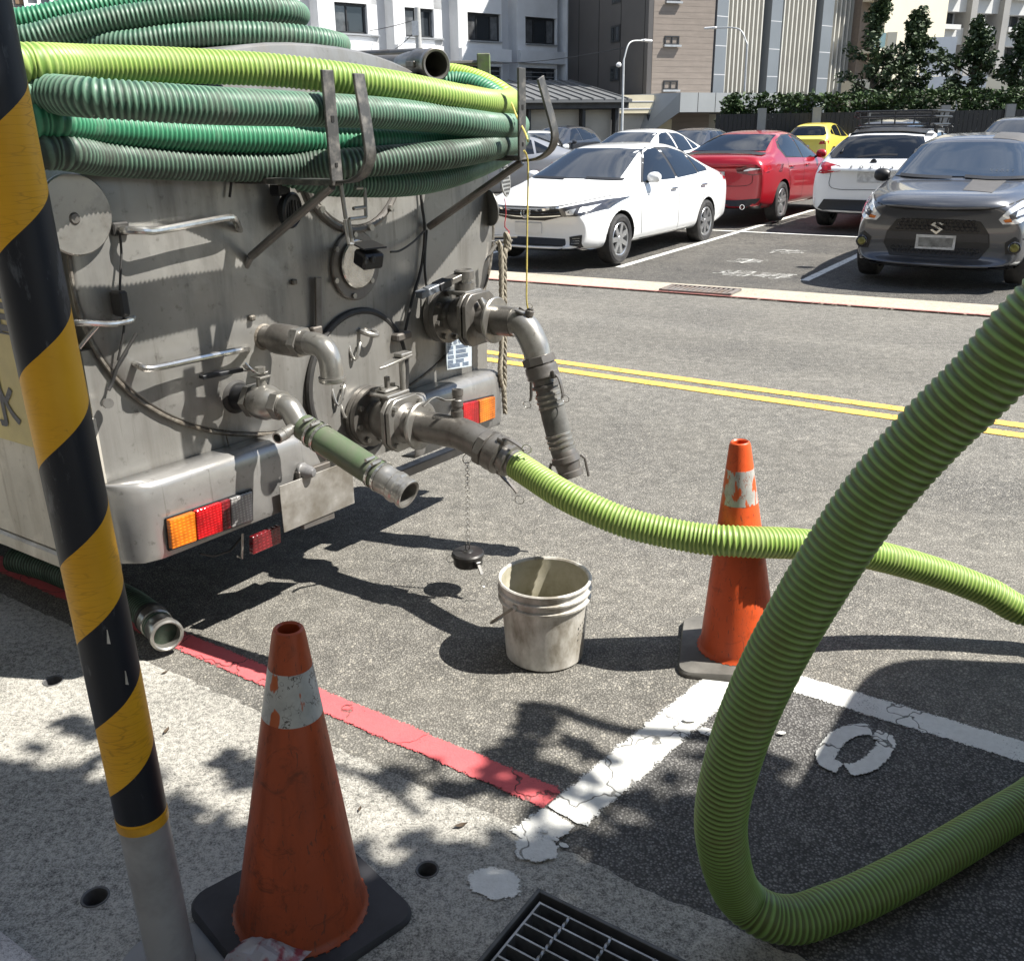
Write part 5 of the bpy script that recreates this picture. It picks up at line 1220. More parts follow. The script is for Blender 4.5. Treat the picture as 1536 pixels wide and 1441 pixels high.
        mb.add([h+n_*off for h, n_ in H] + [h-n_*.01 for h, n_ in H], [tuple(f) for f in f2] + [(i, (i+1) % nb, k+(i+1) % nb, k+i) for i in range(nb)] if k >= nb else [tuple(f) for f in f2])
        return mb.build(nm, mat, par or t, sharp=40)
    def both(nm, poly, ax, mat, **kw):
        r = []
        if ax in 'LR':
            for a in 'LR': r.append(patch(nm, poly, a, mat, **kw))
        else:
            r.append(patch(nm, poly, ax, mat, **kw)); r.append(patch(nm, [(-u, v) for u, v in poly][::-1], ax, mat, **kw))
        return r
    def line(nm, pts, ax, wd=.008, mat=None, off=.0025):
        mat = mat or m_gap; P = spline([V((a, b, 0)) for a, b in pts], .05); vs2 = []; fs2 = []
        for i, p in enumerate(P):
            d = (P[min(i+1, len(P)-1)]-P[max(i-1, 0)]).normalized(); nn = V((-d.y, d.x, 0))*wd/2
            for q in (p+nn, p-nn):
                h, n_ = hit(ax, q.x, q.y); vs2.append(h+n_*off)
            if i: fs2.append((2*i-2, 2*i-1, 2*i+1, 2*i))
        return MB().add(vs2, fs2).build(nm, mat, t)
    # wheels
    wm_ = None
    for i, d in enumerate(sp['ax']):
        for sy in (1, -1):
            c = V((Lc/2-d, sy*(Wc-.115), R)); wd = sp.get('tw', .2)
            pr = [(R*.66, -wd*.42), (R*.72, -wd*.5), (R*.88, -wd*.53), (R*.97, -wd*.46), (R, -wd*.32), (R, wd*.32), (R*.97, wd*.46), (R*.88, wd*.53), (R*.72, wd*.5), (R*.66, wd*.42)]
            w_ = MB().lathe(pr, c, (0, sy, 0), 36, closed=True).build('wheel', m_tyre, t)
            mb = MB(); mb.lathe([(R*.67, wd*.44), (R*.65, wd*.47), (R*.60, wd*.44), (R*.58, wd*.1), (R*.60, -wd*.3), (R*.67, -wd*.4)], c, (0, sy, 0), 36, closed=True)
            mb.lathe([(.001, wd*.42), (R*.12, wd*.42), (R*.16, wd*.36), (R*.16, wd*.2), (.001, wd*.2)], c, (0, sy, 0), 20)
            ns = sp.get('spokes', 7)
            for k in range(ns):
                th = 2*pi*k/ns+i*.3; dr = V((cos(th), 0, sin(th))); tg = V((-sin(th), 0, cos(th)))
                for s2 in ((-.5, .5) if sp.get('twin') else (0,)):
                    p0_, p1_ = c+V((0, sy*wd*.36, 0))+dr*R*.13+tg*s2*R*.10, c+V((0, sy*wd*.40, 0))+dr*R*.61+tg*s2*R*.22
                    mb.box((p0_+p1_)/2, ((p1_-p0_).length, R*(.11 if sp.get('twin') else .19), .022), p1_-p0_, (0, sy, 0))
            mb.build('rim', m_alloy, w_, sharp=30)
            MB().lathe([(.001, -wd*.1), (R*.58, -wd*.1), (R*.58, 0), (.001, 0)], c, (0, sy, 0), 24).build('brake_disc', m_gap, w_)
    def mirror(x, z, mat, sz=1.0):
        for sy in (1, -1):
            h, n_ = hit('L' if sy > 0 else 'R', x, z); c = V((x+.0, h.y+sy*.105, z+.055))
            mb = MB(); pr = [(.001, -.085), (.045, -.08), (.068, -.05), (.074, 0), (.066, .05), (.042, .08), (.001, .088)]
            mb.lathe([(r*sz, q*sz) for r, q in pr], c, (.0, sy, .05), 18)
            o = mb.build('wing_mirror', mat, t); MB().tube([h, c+V((0, -sy*.06, -.04))], .02, 8).build('stalk', m_trim, o)
    def wipers(x0, pts):
        for seg_ in pts: line('wiper', seg_, 'F', .022, m_trim, .02)
    return t, patch, both, line, mirror, hit
# side window outlines from the glass line of the spec
def windows(car, sp, front=True, side=True, rear=True, wmat=None):
    t, patch, both, line, mirror, hit = car; Lc = sp['L']; X = lambda d: Lc/2-d; Wc = sp['W']/2
    if side:
        for nm, poly in sp['side']: both(nm, [(X(d), z) for d, z in poly], 'L', m_glass)
    if front: patch('windscreen', [(y*Wc, z) for y, z in sp['fw']], 'F', wmat or m_wshield, off=.010, res=.05)
    if rear: patch('rear_window', [(y*Wc, z) for y, z in sp['rw']], 'B', m_glass, off=.009, res=.05)
def sym(h): return h + [(-y, z) for y, z in h[::-1]]
SEDAN = dict(L=4.62, W=1.775, R=.315, ax=(.93, 3.63), wr=.64, gl=(1.12, 1.98, 3.30, 4.02), spokes=7, twin=False,
    ds=[0, .05, .16, .38, .7, 1.0, 1.12, 1.25, 1.55, 1.86, 1.98, 2.2, 2.6, 3.0, 3.25, 3.4, 3.7, 3.95, 4.05, 4.25, 4.45, 4.56, 4.62],
    top=[(0, .755), (.05, .80), (.16, .83), (.38, .87), (.7, .93), (1.12, 1.0), (1.98, 1.41), (2.2, 1.45), (2.6, 1.475), (3.0, 1.465), (3.3, 1.425), (4.06, 1.12), (4.25, 1.085), (4.5, 1.06), (4.62, .98)],
    belt=[(0, .62), (.4, .78), (1.1, .925), (2, .965), (3.3, 1.0), (4.1, 1.03), (4.62, .93)], plan=[(0, .90), (.16, .95), (.6, .985), (1.2, 1.0), (3.4, 1.0), (4.2, .97), (4.62, .92)],
    side=[('side_window', [(1.62, .985), (2.10, 1.335), (2.28, 1.375), (2.52, 1.385), (2.56, .985)]), ('side_window', [(2.63, .99), (2.60, 1.385), (3.05, 1.36), (3.28, 1.29), (3.32, 1.02)]), ('quarter_window', [(3.37, 1.03), (3.34, 1.275), (3.66, 1.12), (3.70, 1.06)])],
    fw=sym([(.735, 1.035), (.585, 1.375), (.3, 1.39)]), rw=sym([(.68, 1.13), (.57, 1.37), (.3, 1.385)]))
HD_AWAY = atan2(RN.y, RN.x); HD_HERE = atan2(-RN.y, -RN.x)
def lot(a, b): return road(a, b, lotz(b)+.006)
def handles(car, xs, z, mat, Wc, sides='LR'):
    t, patch, both, line, mirror, hit = car
    for x in xs:
        for ax in sides:
            h, n_ = hit(ax, x, z); MB().box(h+n_*.018, (.17, .022, .026), (1, 0, 0), (0, 0, 1)).build('door_handle', mat, t, bevel=.006)
# --- white saloon nearest the truck
sp = SEDAN; c1 = make_car('parked_car', 'white saloon with tinted windows, nose to the road, nearest the tanker', lot(-6.38, 12.05), HD_HERE, sp, m_cw, 'cars parked in the car park'); c1[0].scale = (1, 1, .965)
t, patch, both, line, mirror, hit = c1; windows(c1, sp)
X = lambda d: sp['L']/2-d
both('window_trim', [(X(1.55), .975), (X(2.08), 1.36), (X(2.3), 1.405), (X(2.9), 1.395), (X(3.3), 1.315), (X(3.75), 1.09), (X(3.72), 1.045)], 'L', m_trim, off=.002)
for pl in ([(X(1.42), .93), (X(1.44), .6), (X(1.5), .33)], [(X(2.59), .96), (X(2.60), .6), (X(2.62), .3)], [(X(3.68), 1.02), (X(3.55), .8), (X(3.42), .62), (X(3.35), .32)], [(X(1.5), .27), (X(2.5), .255), (X(3.3), .27)]):
    for ax in 'LR': line('panel_gap', pl, ax)
mirror(X(1.72), .98, m_cw); handles(c1, (X(2.42), X(3.42)), .86, m_chr, .88)
patch('grille', sym([(.50, .715), (.30, .775), (.0, .765)][::-1][::-1]) if False else [(.50, .735), (.50, .645), (.24, .585), (-.24, .585), (-.50, .645), (-.50, .735), (-.2, .745), (.2, .745)], 'F', m_trim, off=.010)
for z_ in (.635, .678, .722): line('grille_bar', [(.48, z_+.026), (.2, z_), (0, z_-.004), (-.2, z_), (-.48, z_+.026)], 'F', .012, m_chr, .016)
h, n_ = hit('F', 0, .675); em = MB().ring(h+V((.016, 0, 0)), (1, 0, .2), .062, .009, 28, 8, 1.0).build('emblem', m_chr, t); MB().ring(h+V((.018, 0, .012)), (1, 0, .2), .046, .006, 24, 6, .62).build('emblem_oval', m_chr, em); MB().ring(h+V((.018, 0, 0)), (1, 0, .2), .053, .006, 24, 6, .42).build('emblem_oval', m_chr, em)
both('headlight', [(.48, .735), (.50, .645), (.72, .655), (.85, .72), (.868, .83), (.80, .815), (.66, .775)], 'F', m_lampd, off=.014, res=.035)
both('headlight_lens', [(.56, .715), (.56, .67), (.65, .675), (.66, .73)], 'F', m_lampc, off=.018, res=.035); both('headlight_lens', [(.69, .735), (.69, .685), (.77, .705), (.80, .77)], 'F', m_lampc, off=.018, res=.035)
patch('lower_grille', [(.56, .255), (.52, .375), (-.52, .375), (-.56, .255)], 'F', m_trim)
for z_ in (.285, .315, .345): line('grille_bar', [(.52, z_), (-.52, z_)], 'F', .010, m_gap, .010)
both('fog_pod', [(.60, .30), (.58, .40), (.745, .43), (.745, .285)], 'F', m_trim, off=.010, res=.035)
for z_ in (.32, .35, .38):
    for sg in (1, -1): line('pod_bar', [(sg*.62, z_), (sg*.73, z_+.01)], 'F', .007, m_chr, .015)
line('bumper_lip', [(.80, .235), (.4, .215), (0, .21), (-.4, .215), (-.8, .235)], 'F', .03, m_chr, .012)
patch('number_plate', [(.19, .42), (.19, .555), (-.19, .555), (-.19, .42)], 'F', M('blurred_plate', (.66, .66, .65), .5, 0, .1, 5), off=.02)
both('tail_light', [(.62, .86), (.88, .87), (.88, .98), (.66, .97)], 'B', m_tail); both('tail_light', [(X(4.28), .90), (X(4.3), .99), (X(4.5), .98), (X(4.5), .88)], 'L', m_tail)
for ln_ in ([(.70, .985), (.2, 1.0)], [(-.10, .99), (-.6, 1.0)]): line('wiper', [(u, v+.04) for u, v in ln_], 'F', .022, m_trim, .012)
line('bonnet_gap', [(.80, .86), (.45, .765), (0, .757), (-.45, .765), (-.80, .86)], 'F', .010)
# --- red saloon seen from behind
spr = dict(SEDAN); spr.update(L=4.58, W=1.795, R=.32, ax=(.93, 3.60), spokes=5, twin=True, top=[(0, .66), (.05, .72), (.16, .78), (.38, .86), (.7, .94), (1.22, 1.0), (2.0, 1.38), (2.25, 1.43), (2.6, 1.45), (3.0, 1.43), (3.3, 1.38), (4.02, 1.10), (4.25, 1.075), (4.42, 1.08), (4.53, 1.05), (4.58, .94)],
    side=[('side_window', [(1.72, .985), (2.14, 1.31), (2.32, 1.35), (2.52, 1.36), (2.56, .985)]), ('side_window', [(2.63, .99), (2.60, 1.36), (3.05, 1.335), (3.30, 1.26), (3.42, 1.16), (3.40, 1.03)])], rw=sym([(.70, 1.12), (.57, 1.355), (.3, 1.37)]), ds=[0, .05, .16, .38, .7, 1.0, 1.22, 1.35, 1.6, 1.86, 2.0, 2.2, 2.6, 3.0, 3.25, 3.4, 3.7, 3.95, 4.05, 4.25, 4.42, 4.52, 4.58])
sp = spr; c2 = make_car('parked_car', 'red saloon with a dark tail lamp and spoiler lip, tail towards the white saloon', lot(-6.15, 17.3), HD_AWAY, sp, m_cr, 'cars parked in the car park')
t, patch, both, line, mirror, hit = c2; windows(c2, sp); X = lambda d: sp['L']/2-d
both('window_trim', [(X(1.62), .97), (X(2.12), 1.335), (X(2.32), 1.375), (X(2.9), 1.365), (X(3.3), 1.285), (X(3.5), 1.16), (X(3.46), 1.01)], 'L', m_trim, off=.002)
for pl in ([(X(2.59), .96), (X(2.60), .6), (X(2.62), .3)], [(X(3.42), 1.0), (X(3.4), .8), (X(3.30), .62), (X(3.25), .32)], [(X(1.5), .93), (X(1.5), .33)]):
    for ax in 'LR': line('panel_gap', pl, ax)
mirror(X(1.78), .98, m_cr); handles(c2, (X(2.42), X(3.25)), .87, m_cr, .88)
both('tail_light', [(.40, .80), (.38, .88), (.60, .93), (.87, .92), (.88, .80), (.66, .765)], 'B', m_redd); both('tail_light_lens', [(.56, .80), (.60, .845), (.80, .84), (.80, .80), (.68, .785)], 'B', m_tail, off=.009); both('tail_light_lens', [(.46, .83), (.62, .88), (.78, .87), (.60, .835)], 'B', m_lampc, off=.009); both('tail_light', [(X(4.15), .84), (X(4.2), .91), (X(4.45), .92), (X(4.48), .80)], 'L', m_tail)
line('boot_spoiler', [(.72, 1.065), (.4, 1.095), (0, 1.10), (-.4, 1.095), (-.72, 1.065)], 'B', .03, m_trim, .014)
patch('lower_bumper', [(.80, .25), (.80, .42), (.4, .38), (-.4, .38), (-.80, .42), (-.80, .25)], 'B', m_trim, off=.010); patch('number_plate', [(.19, .68), (.19, .82), (-.19, .82), (-.19, .68)], 'B', m_plt, off=.01)
for sg in (1, -1):
    h, n_ = hit('B', sg*.55, .285); MB().lathe([(.04, 0), (.04, .07), (.033, .07), (.033, .01)], h+V((.02, 0, 0)), (-1, 0, 0), 20, closed=True).build('exhaust', m_chr, t)
line('boot_gap', [(.78, .98), (.66, .80), (.60, .62), (0, .60), (-.60, .62), (-.66, .80), (-.78, .98)], 'B')
both('headlight', [(.55, .66), (.86, .70), (.86, .80), (.6, .74)], 'F', m_lampd)
# --- white hatchback seen from behind, with a roof basket
HATCH = dict(L=4.38, W=1.825, R=.32, ax=(.88, 3.58), wr=.66, gl=(1.10, 1.95, 3.75, 4.22), spokes=5, twin=True, fb=.22, rb=.10,
    ds=[0, .05, .16, .38, .7, .98, 1.10, 1.25, 1.55, 1.85, 1.95, 2.2, 2.6, 3.0, 3.4, 3.62, 3.75, 3.9, 4.08, 4.2, 4.26, 4.33, 4.38],
    top=[(0, .68), (.05, .75), (.16, .80), (.38, .88), (.7, .96), (1.10, 1.02), (1.95, 1.41), (2.2, 1.45), (2.6, 1.47), (3.0, 1.465), (3.4, 1.44), (3.75, 1.40), (3.9, 1.33), (4.08, 1.17), (4.22, 1.03), (4.30, .98), (4.38, .90)],
    belt=[(0, .62), (.4, .80), (1.1, .94), (2, .97), (3.3, 1.01), (4.1, 1.0), (4.38, .88)], plan=[(0, .90), (.16, .95), (.6, .985), (1.2, 1.0), (3.4, 1.0), (4.0, .98), (4.38, .93)],
    side=[('side_window', [(1.62, .99), (2.08, 1.335), (2.25, 1.37), (2.48, 1.38), (2.52, .99)]), ('side_window', [(2.58, .99), (2.55, 1.385), (3.0, 1.37), (3.35, 1.30), (3.4, 1.04)]), ('quarter_window', [(3.45, 1.05), (3.42, 1.28), (3.72, 1.16), (3.75, 1.08)])],
    fw=sym([(.735, 1.045), (.60, 1.375), (.3, 1.39)]), rw=sym([(.72, 1.04), (.78, 1.09), (.60, 1.325), (.3, 1.35)]))
sp = HATCH; c3 = make_car('parked_car', 'white hatchback seen from behind with a black basket on its roof', lot(-3.62, 17.05), HD_AWAY, sp, m_cw, 'cars parked in the car park')
t, patch, both, line, mirror, hit = c3; windows(c3, sp); X = lambda d: sp['L']/2-d
mirror(X(1.72), 1.0, m_trim); handles(c3, (X(2.4), X(3.3)), .88, m_cw, .9)
line('roof_spoiler', [(.60, 1.37), (.3, 1.405), (0, 1.41), (-.3, 1.405), (-.60, 1.37)], 'B', .05, m_trim, .03)
both('tail_light', [(.44, .865), (.46, .93), (.70, .985), (.87, .97), (.89, .84), (.70, .82)], 'B', m_tail); both('tail_light_lens', [(.58, .875), (.6, .92), (.75, .935), (.74, .86)], 'B', m_redl, off=.009); both('tail_light', [(X(3.86), .90), (X(3.88), .975), (X(4.26), .97), (X(4.27), .84)], 'L', m_tail)
patch('lower_bumper', [(.78, .26), (.66, .455), (-.66, .455), (-.78, .26)], 'B', m_trim, off=.010); patch('number_plate', [(.20, .70), (.20, .85), (-.20, .85), (-.20, .70)], 'B', m_plt, off=.008)
line('hatch_gap', [(.74, .99), (.60, .84), (.56, .62), (0, .60), (-.56, .62), (-.60, .84), (-.74, .99)], 'B'); both('bumper_reflector', [(.80, .36), (.80, .47), (.86, .48), (.86, .38)], 'B', m_tail)
h, n_ = hit('B', 0, .985); MB().lathe([(.001, 0), (.05, 0), (.047, .008), (.001, .01)], h, (-1, 0, .2), 20).build('emblem', m_lampd, t)
for k, ch in enumerate('FOCUS'):
    yy = .29-.145*k; h, n_ = hit('B', yy, .915)
    text_mesh('lettering', ch, .055, m_trim, frame(h+n_*.006, (0, -1, 0), (0, 0, 1)), t, .004, bold=True, sx=1.3)
for ln_ in ([(.25, 1.055), (-.1, 1.085), (-.3, 1.08)],): line('rear_wiper', ln_, 'B', .025, m_trim, .012)
for ax in 'LR':
    line('panel_gap', [(X(2.55), .97), (X(2.56), .6), (X(2.58), .3)], ax)
bsk = thing('roof_basket', 'black tubular luggage basket on two bars on the white hatchback roof', 'roof basket', lot(-3.62, 17.05)+RN*(-.40)+V((0, 0, 1.50)), HD_AWAY)
for x in (-.42, .42): MB().box((x, 0, -.045), (.06, 1.30, .03)).build('cross_bar', m_trim, bsk, bevel=.008)
for x in (-.42, .42):
    for y in (-.56, .56): MB().box((x, y, -.10), (.08, .05, .10)).build('bar_foot', m_trim, bsk, bevel=.01)
for z_, k in ((0, 0), (.11, .03), (.19, .05)): MB().tube([V((x*(.66+k), y*(.60+k), z_)) for x, y in ((-1, -.82), (-.95, -.9), (.95, -.9), (1, -.82), (1, .82), (.95, .9), (-.95, .9), (-1, .82))], .016, 8, closed=True).build('basket_rail', m_trim, bsk)
for k in range(9): MB().tube([V((-.64, -.56+.14*k, 0)), V((.64, -.56+.14*k, 0))], .010, 6).build('floor_bar', m_trim, bsk)
for x, y in ((-.68, -.52), (-.68, 0), (-.68, .52), (.68, -.52), (.68, 0), (.68, .52), (0, .56), (0, -.56)): MB().tube([V((x*.97, y*.97, 0)), V((x*1.03, y*1.03, .19))], .012, 6).build('upright', m_trim, bsk)
MB().box((-.55, .52, .16), (.16, .22, .10)).build('buckle', m_trim, bsk, bevel=.02)
# --- grey hatchback facing the road
SWIFT = dict(L=3.86, W=1.71, R=.305, ax=(.82, 3.27), wr=.69, gl=(1.02, 1.62, 3.25, 3.72), spokes=10, fb=.31, rb=.10, zb=.17,
    ds=[0, .05, .16, .36, .62, .9, 1.02, 1.15, 1.35, 1.53, 1.62, 1.8, 2.2, 2.6, 3.0, 3.2, 3.3, 3.45, 3.62, 3.72, 3.78, 3.83, 3.86],
    top=[(0, .83), (.05, .885), (.16, .925), (.36, .955), (.62, .985), (1.02, 1.03), (1.62, 1.41), (1.8, 1.46), (2.2, 1.50), (2.6, 1.49), (3.0, 1.46), (3.25, 1.42), (3.45, 1.27), (3.72, 1.02), (3.78, .98), (3.86, .90)],
    belt=[(0, .66), (.4, .84), (1.0, .96), (2, .99), (3.3, 1.03), (3.86, .88)], plan=[(0, .92), (.16, .96), (.6, 1.0), (1.2, .99), (2.9, 1.0), (3.5, .98), (3.86, .94)],
    side=[('side_window', [(1.40, 1.0), (1.74, 1.36), (1.9, 1.40), (2.16, 1.405), (2.2, 1.0)]), ('side_window', [(2.26, 1.0), (2.24, 1.405), (2.7, 1.38), (2.95, 1.32), (2.98, 1.05)])],
    fw=sym([(.78, 1.05), (.655, 1.36), (.3, 1.385)]), rw=sym([(.68, 1.06), (.58, 1.33), (.3, 1.35)]))
sp = SWIFT; c4 = make_car('parked_car', 'dark grey hatchback with a wide black honeycomb grille facing the road at the right', lot(-1.86, 12.30), HD_HERE, sp, m_cg, 'cars parked in the car park')
t, patch, both, line, mirror, hit = c4; windows(c4, sp, wmat=glassm('blue_windscreen', (.035, .05, .075))); X = lambda d: sp['L']/2-d
mirror(X(1.48), .99, m_trim); handles(c4, (X(2.1),), .88, m_cg, .9)
for ax in 'LR':
    line('panel_gap', [(X(1.15), .95), (X(1.17), .6), (X(1.2), .3)], ax); line('panel_gap', [(X(2.23), .98), (X(2.25), .6), (X(2.3), .3)], ax)
gr = patch('grille', [(.40, .665), (.49, .54), (.51, .42), (.43, .30), (-.43, .30), (-.51, .42), (-.49, .54), (-.40, .665), (-.2, .68), (.2, .68)], 'F', m_trim)
for j in range(3):
    for i in range(-9, 10):
        y, z = (i+.5*(j % 2))*.048, .585+.037*j
        if abs(y) < .40-.03*j: h, n_ = hit('F', y, z); MB().tube([h+V((.011, .021*cos(q*pi/3+pi/6), .021*sin(q*pi/3+pi/6))) for q in range(6)], .0035, 4, closed=True).build('honeycomb', m_lampd, gr)
patch('grille_band', [(.48, .545), (.495, .46), (-.495, .46), (-.48, .545)], 'F', M('dark_gloss_panel', (.035, .036, .04), .25, .2, .1, 10), off=.009, par=gr)
for j in range(2):
    for i in range(-10, 11):
        y, z = (i+.5*(j % 2))*.048, .34+.037*j
        if abs(y) < .42: h, n_ = hit('F', y, z); MB().tube([h+V((.011, .021*cos(q*pi/3+pi/6), .021*sin(q*pi/3+pi/6))) for q in range(6)], .0035, 4, closed=True).build('honeycomb', m_lampd, gr)
h, n_ = hit('F', 0, .60); x_ = h.x+.016; sgp = [(-.060, .030), (-.018, .072), (.055, .030), (.040, .016), (-.012, .040), (-.022, .030), (.060, -.028), (.018, -.072), (-.055, -.032), (-.040, -.018), (.012, -.040), (.022, -.030)]
mb = MB(); A1 = [(.004, .07), (-.06, .022), (-.005, -.005), (.028, .012), (.045, .0)]; 
for poly in ([(-.002, .072), (.060, .032), (.044, .020), (.0, .046), (-.026, .024), (.034, -.006), (.006, -.014), (-.060, .020)], [(.002, -.072), (-.060, -.032), (-.044, -.020), (.0, -.046), (.026, -.024), (-.034, .006), (-.006, .014), (.060, -.020)]):
    mb.prism([V((x_, y, .60+z)) for y, z in poly], (.008, 0, 0))
mb.build('emblem', m_chr, t)
patch('number_plate', [(.19, .375), (.19, .52), (-.19, .52), (-.19, .375)], 'F', m_plt, off=.016); patch('plate_smudge', [(.165, .40), (.17, .495), (-.165, .49), (-.16, .395)], 'F', m_pltd, off=.019)
both('headlight', [(.56, .70), (.60, .655), (.74, .66), (.82, .72), (.855, .83), (.80, .885), (.70, .85), (.62, .78)], 'F', m_lampc, off=.016, res=.035)
both('headlight_lens', [(.64, .74), (.67, .69), (.76, .72), (.79, .80), (.74, .81)], 'F', m_lampd, off=.021, res=.035); both('turn_lamp', [(.60, .70), (.62, .675), (.68, .68), (.66, .715)], 'F', m_amber, off=.021, res=.035); both('headlight_lens', [(.69, .765), (.69, .72), (.745, .735), (.745, .79)], 'F', m_lampc, off=.027, res=.035)
for fp_ in both('fog_recess', [(.66, .36), (.64, .47), (.72, .53), (.86, .50), (.87, .36), (.78, .32)], 'F', m_trim): pass
for sg in (1, -1):
    h, n_ = hit('F', sg*.735, .425); fl = MB().lathe([(.001, 0), (.055, .0), (.060, .014), (.052, .02), (.046, .012), (.001, .014)], h+n_*.006, (n_*.6+V((.7, 0, 0))), 24).build('fog_light', m_lampd, t)
    MB().lathe([(.001, 0), (.042, 0), (.03, .010), (.001, .014)], h+n_*.006+V((.016, 0, 0)), (n_*.6+V((.7, 0, 0))), 20).build('fog_lens', M('yellowish_lens', (.16, .15, .04), .12, .2, .3, 20), fl)
    line('bumper_lip', [(sg*.88, .27), (sg*.75, .235), (sg*.5, .225)], 'F', .028, m_chr, .014)
line('splitter', [(.86, .235), (.4, .205), (0, .20), (-.4, .205), (-.86, .235)], 'F', .03, m_trim, .012)
line('bonnet_gap', [(.78, .90), (.5, .80), (0, .775), (-.5, .80), (-.78, .90)], 'F', .012)
for ln_ in ([(.66, 1.045), (.35, 1.035), (.05, 1.05)], [(-.06, 1.035), (-.4, 1.045), (-.62, 1.06)]): line('wiper', ln_, 'F', .028, m_trim, .014)
for y0, y1 in ((.16, .44),):
    patch('bonnet_stripe', [(X(.40), y0), (X(1.0), y0-.01), (X(1.0), y1+.03), (X(.36), y1)], 'T', M('matt_stripe', (.075, .072, .07), .6, 0, .1, 8), off=.003); patch('roof_stripe', [(X(1.72), y0+.02), (X(3.1), y0+.02), (X(3.1), y1+.05), (X(1.70), y1+.05)], 'T', MATS['matt_stripe'], off=.003)
for k, ch in enumerate('SPORT'):
    h, n_ = hit('F', -(-.52+.045*k) if False else .50-.05*k, 1.10); text_mesh('lettering', ch, .045, m_plt, frame(h+n_*.012, (0, -1, 0) if False else (0, 1, 0), (0, 0, 1)), t)
# --- cars further back
def simple(label, px, py, D, heading, sp, paint, cat=None):
    P = at(px, py, D); b = P.dot(RN); P.z = lotz(b)+.006
    sp = dict(sp); 
    c = make_car('parked_car', label, P, heading, sp, paint, 'cars parked in the car park'); windows(c, sp); t, patch, both, line, mirror, hit = c
    X = sp['L']/2; mirror(X-1.7, .99, paint)
    both('headlight', [(.52, .66), (.86, .70), (.86, .82), (.6, .76)], 'F', m_lampc); both('tail_light', [(.55, .82), (.87, .84), (.87, .96), (.6, .93)], 'B', m_tail)
    patch('grille', [(.45, .60), (.45, .72), (-.45, .72), (-.45, .60)], 'F', m_trim); patch('number_plate', [(.19, .42), (.19, .55), (-.19, .55), (-.19, .42)], 'F', m_plt, off=.01); patch('number_plate', [(.19, .66), (.19, .8), (-.19, .8), (-.19, .66)], 'B', m_plt, off=.01)
    for ax in 'LR': line('panel_gap', [(X-2.58, .97), (X-2.6, .3)], ax)
    return c
SUV = dict(HATCH); SUV.update(L=4.5, W=1.85, R=.35, top=[(d_, z_*1.11) for d_, z_ in HATCH['top'][:-1]]+[(4.5, 1.0)], belt=[(d_, z_*1.1) for d_, z_ in HATCH['belt']], side=[(nm, [(d_, z_*1.105) for d_, z_ in pl]) for nm, pl in HATCH['side']], fw=[(y, z_*1.10) for y, z_ in HATCH['fw']], rw=[(y, z_*1.10) for y, z_ in HATCH['rw']])
SUV['ds'] = HATCH['ds'][:-1]+[4.42]; SUV['L'] = 4.42
simple('white saloon behind the nearest white saloon, only its roof and glass showing', 958, 230, 20.5, HD_HERE, SEDAN, m_cw)
simple('dark saloon showing between the white saloons and the red one', 1040, 220, 26.5, HD_HERE, SEDAN, m_cd)
simple('white car behind the right rack hook with only its bonnet and windscreen showing', 800, 240, 25.5, HD_HERE+.5, SEDAN, m_cw)
simple('silver car half hidden behind the tank with one wheel showing', 727, 262, 20.5, HD_HERE-.9, SEDAN, m_cs)
simple('dark car far back under the shed beside the right rack hook', 838, 215, 36, HD_HERE, SUV, m_cd)
simple('dark estate car behind the white hatchback', 1345, 210, 25, HD_AWAY, SUV, m_cd)
simple('dark grey off-roader at the far right behind the grey hatchback', 1528, 215, 22, HD_HERE, SUV, m_cg)
YV = dict(SUV); YV['rb'] = .05
simple('yellow estate taxi seen from behind beside the red saloon', 1232, 212, 38, HD_AWAY, YV, m_cy)
fc = G(815, 300, .25); fcone = thing('traffic_cone', 'small far orange cone with a white band beside the silver car', 'traffic cone', V((fc.x, fc.y, lotz(fc.dot(RN)))))
MB().lathe([(.16, .02), (.15, .04), (.03, .70), (.001, .70)], (0, 0, 0), (0, 0, 1), 20).build('cone_body', MATS['bright orange traff_x'] if 'bright orange traff_x' in MATS else M('far_cone', (.6, .1, .02), .5), fcone)
MB().lathe([(.121, .20), (.096, .36), (.001, .36)], (0, 0, 0), (0, 0, 1), 20).build('white_band', m_plt, fcone); MB().box((0, 0, .012), (.4, .4, .024)).build('base_plate', m_rub, fcone)

# ================================================================== VAN added out of view at the right to cast the shade on the bay
vn = thing('shade_van', 'white van added out of view at the right to shade the bay', 'van', road(2.9, 2.62, 0), atan2(RD.y, RD.x))
m_van = carpaint('van_paint', (.74, .74, .73))
def vsec(x, zt, w):
    pts = []
    for k in range(28):
        th = 2*pi*k/28; c, s_ = cos(th), sin(th); pts.append(V((x, w*math.copysign(abs(c)**.28, c), .30+(zt-.30)/2+(zt-.30)/2*math.copysign(abs(s_)**.28, s_))))
    return pts
loft([vsec(-2.18, 1.86, .78), vsec(-2.15, 1.93, .83), vsec(-2.0, 1.99, .87), vsec(.6, 2.0, .88), vsec(1.2, 1.93, .87), vsec(1.75, 1.35, .86), vsec(2.1, 1.05, .84), vsec(2.2, .95, .8)], True, True).build('body', m_van, vn, sharp=50)
for x, y in ((-1.35, -.80), (-1.35, .80), (1.45, -.80), (1.45, .80)): tyre(V((x, y, .32)), (0, math.copysign(1, y), 0), .32, .2, 'wheel', vn)
for s_ in (1, -1): MB().b2((.2, s_*.874, 1.25), (1.0, s_*.884, 1.75)).build('side_window', m_glass, vn, bevel=.004)
MB().b2((-2.19, -.6, 1.2), (-2.165, .6, 1.75)).build('rear_window', m_glass, vn, bevel=.004)
for s_ in (1, -1): MB().b2((-2.19, s_*.70, .8), (-2.15, s_*.80, 1.15)).build('tail_light', m_tail, vn, bevel=.004)
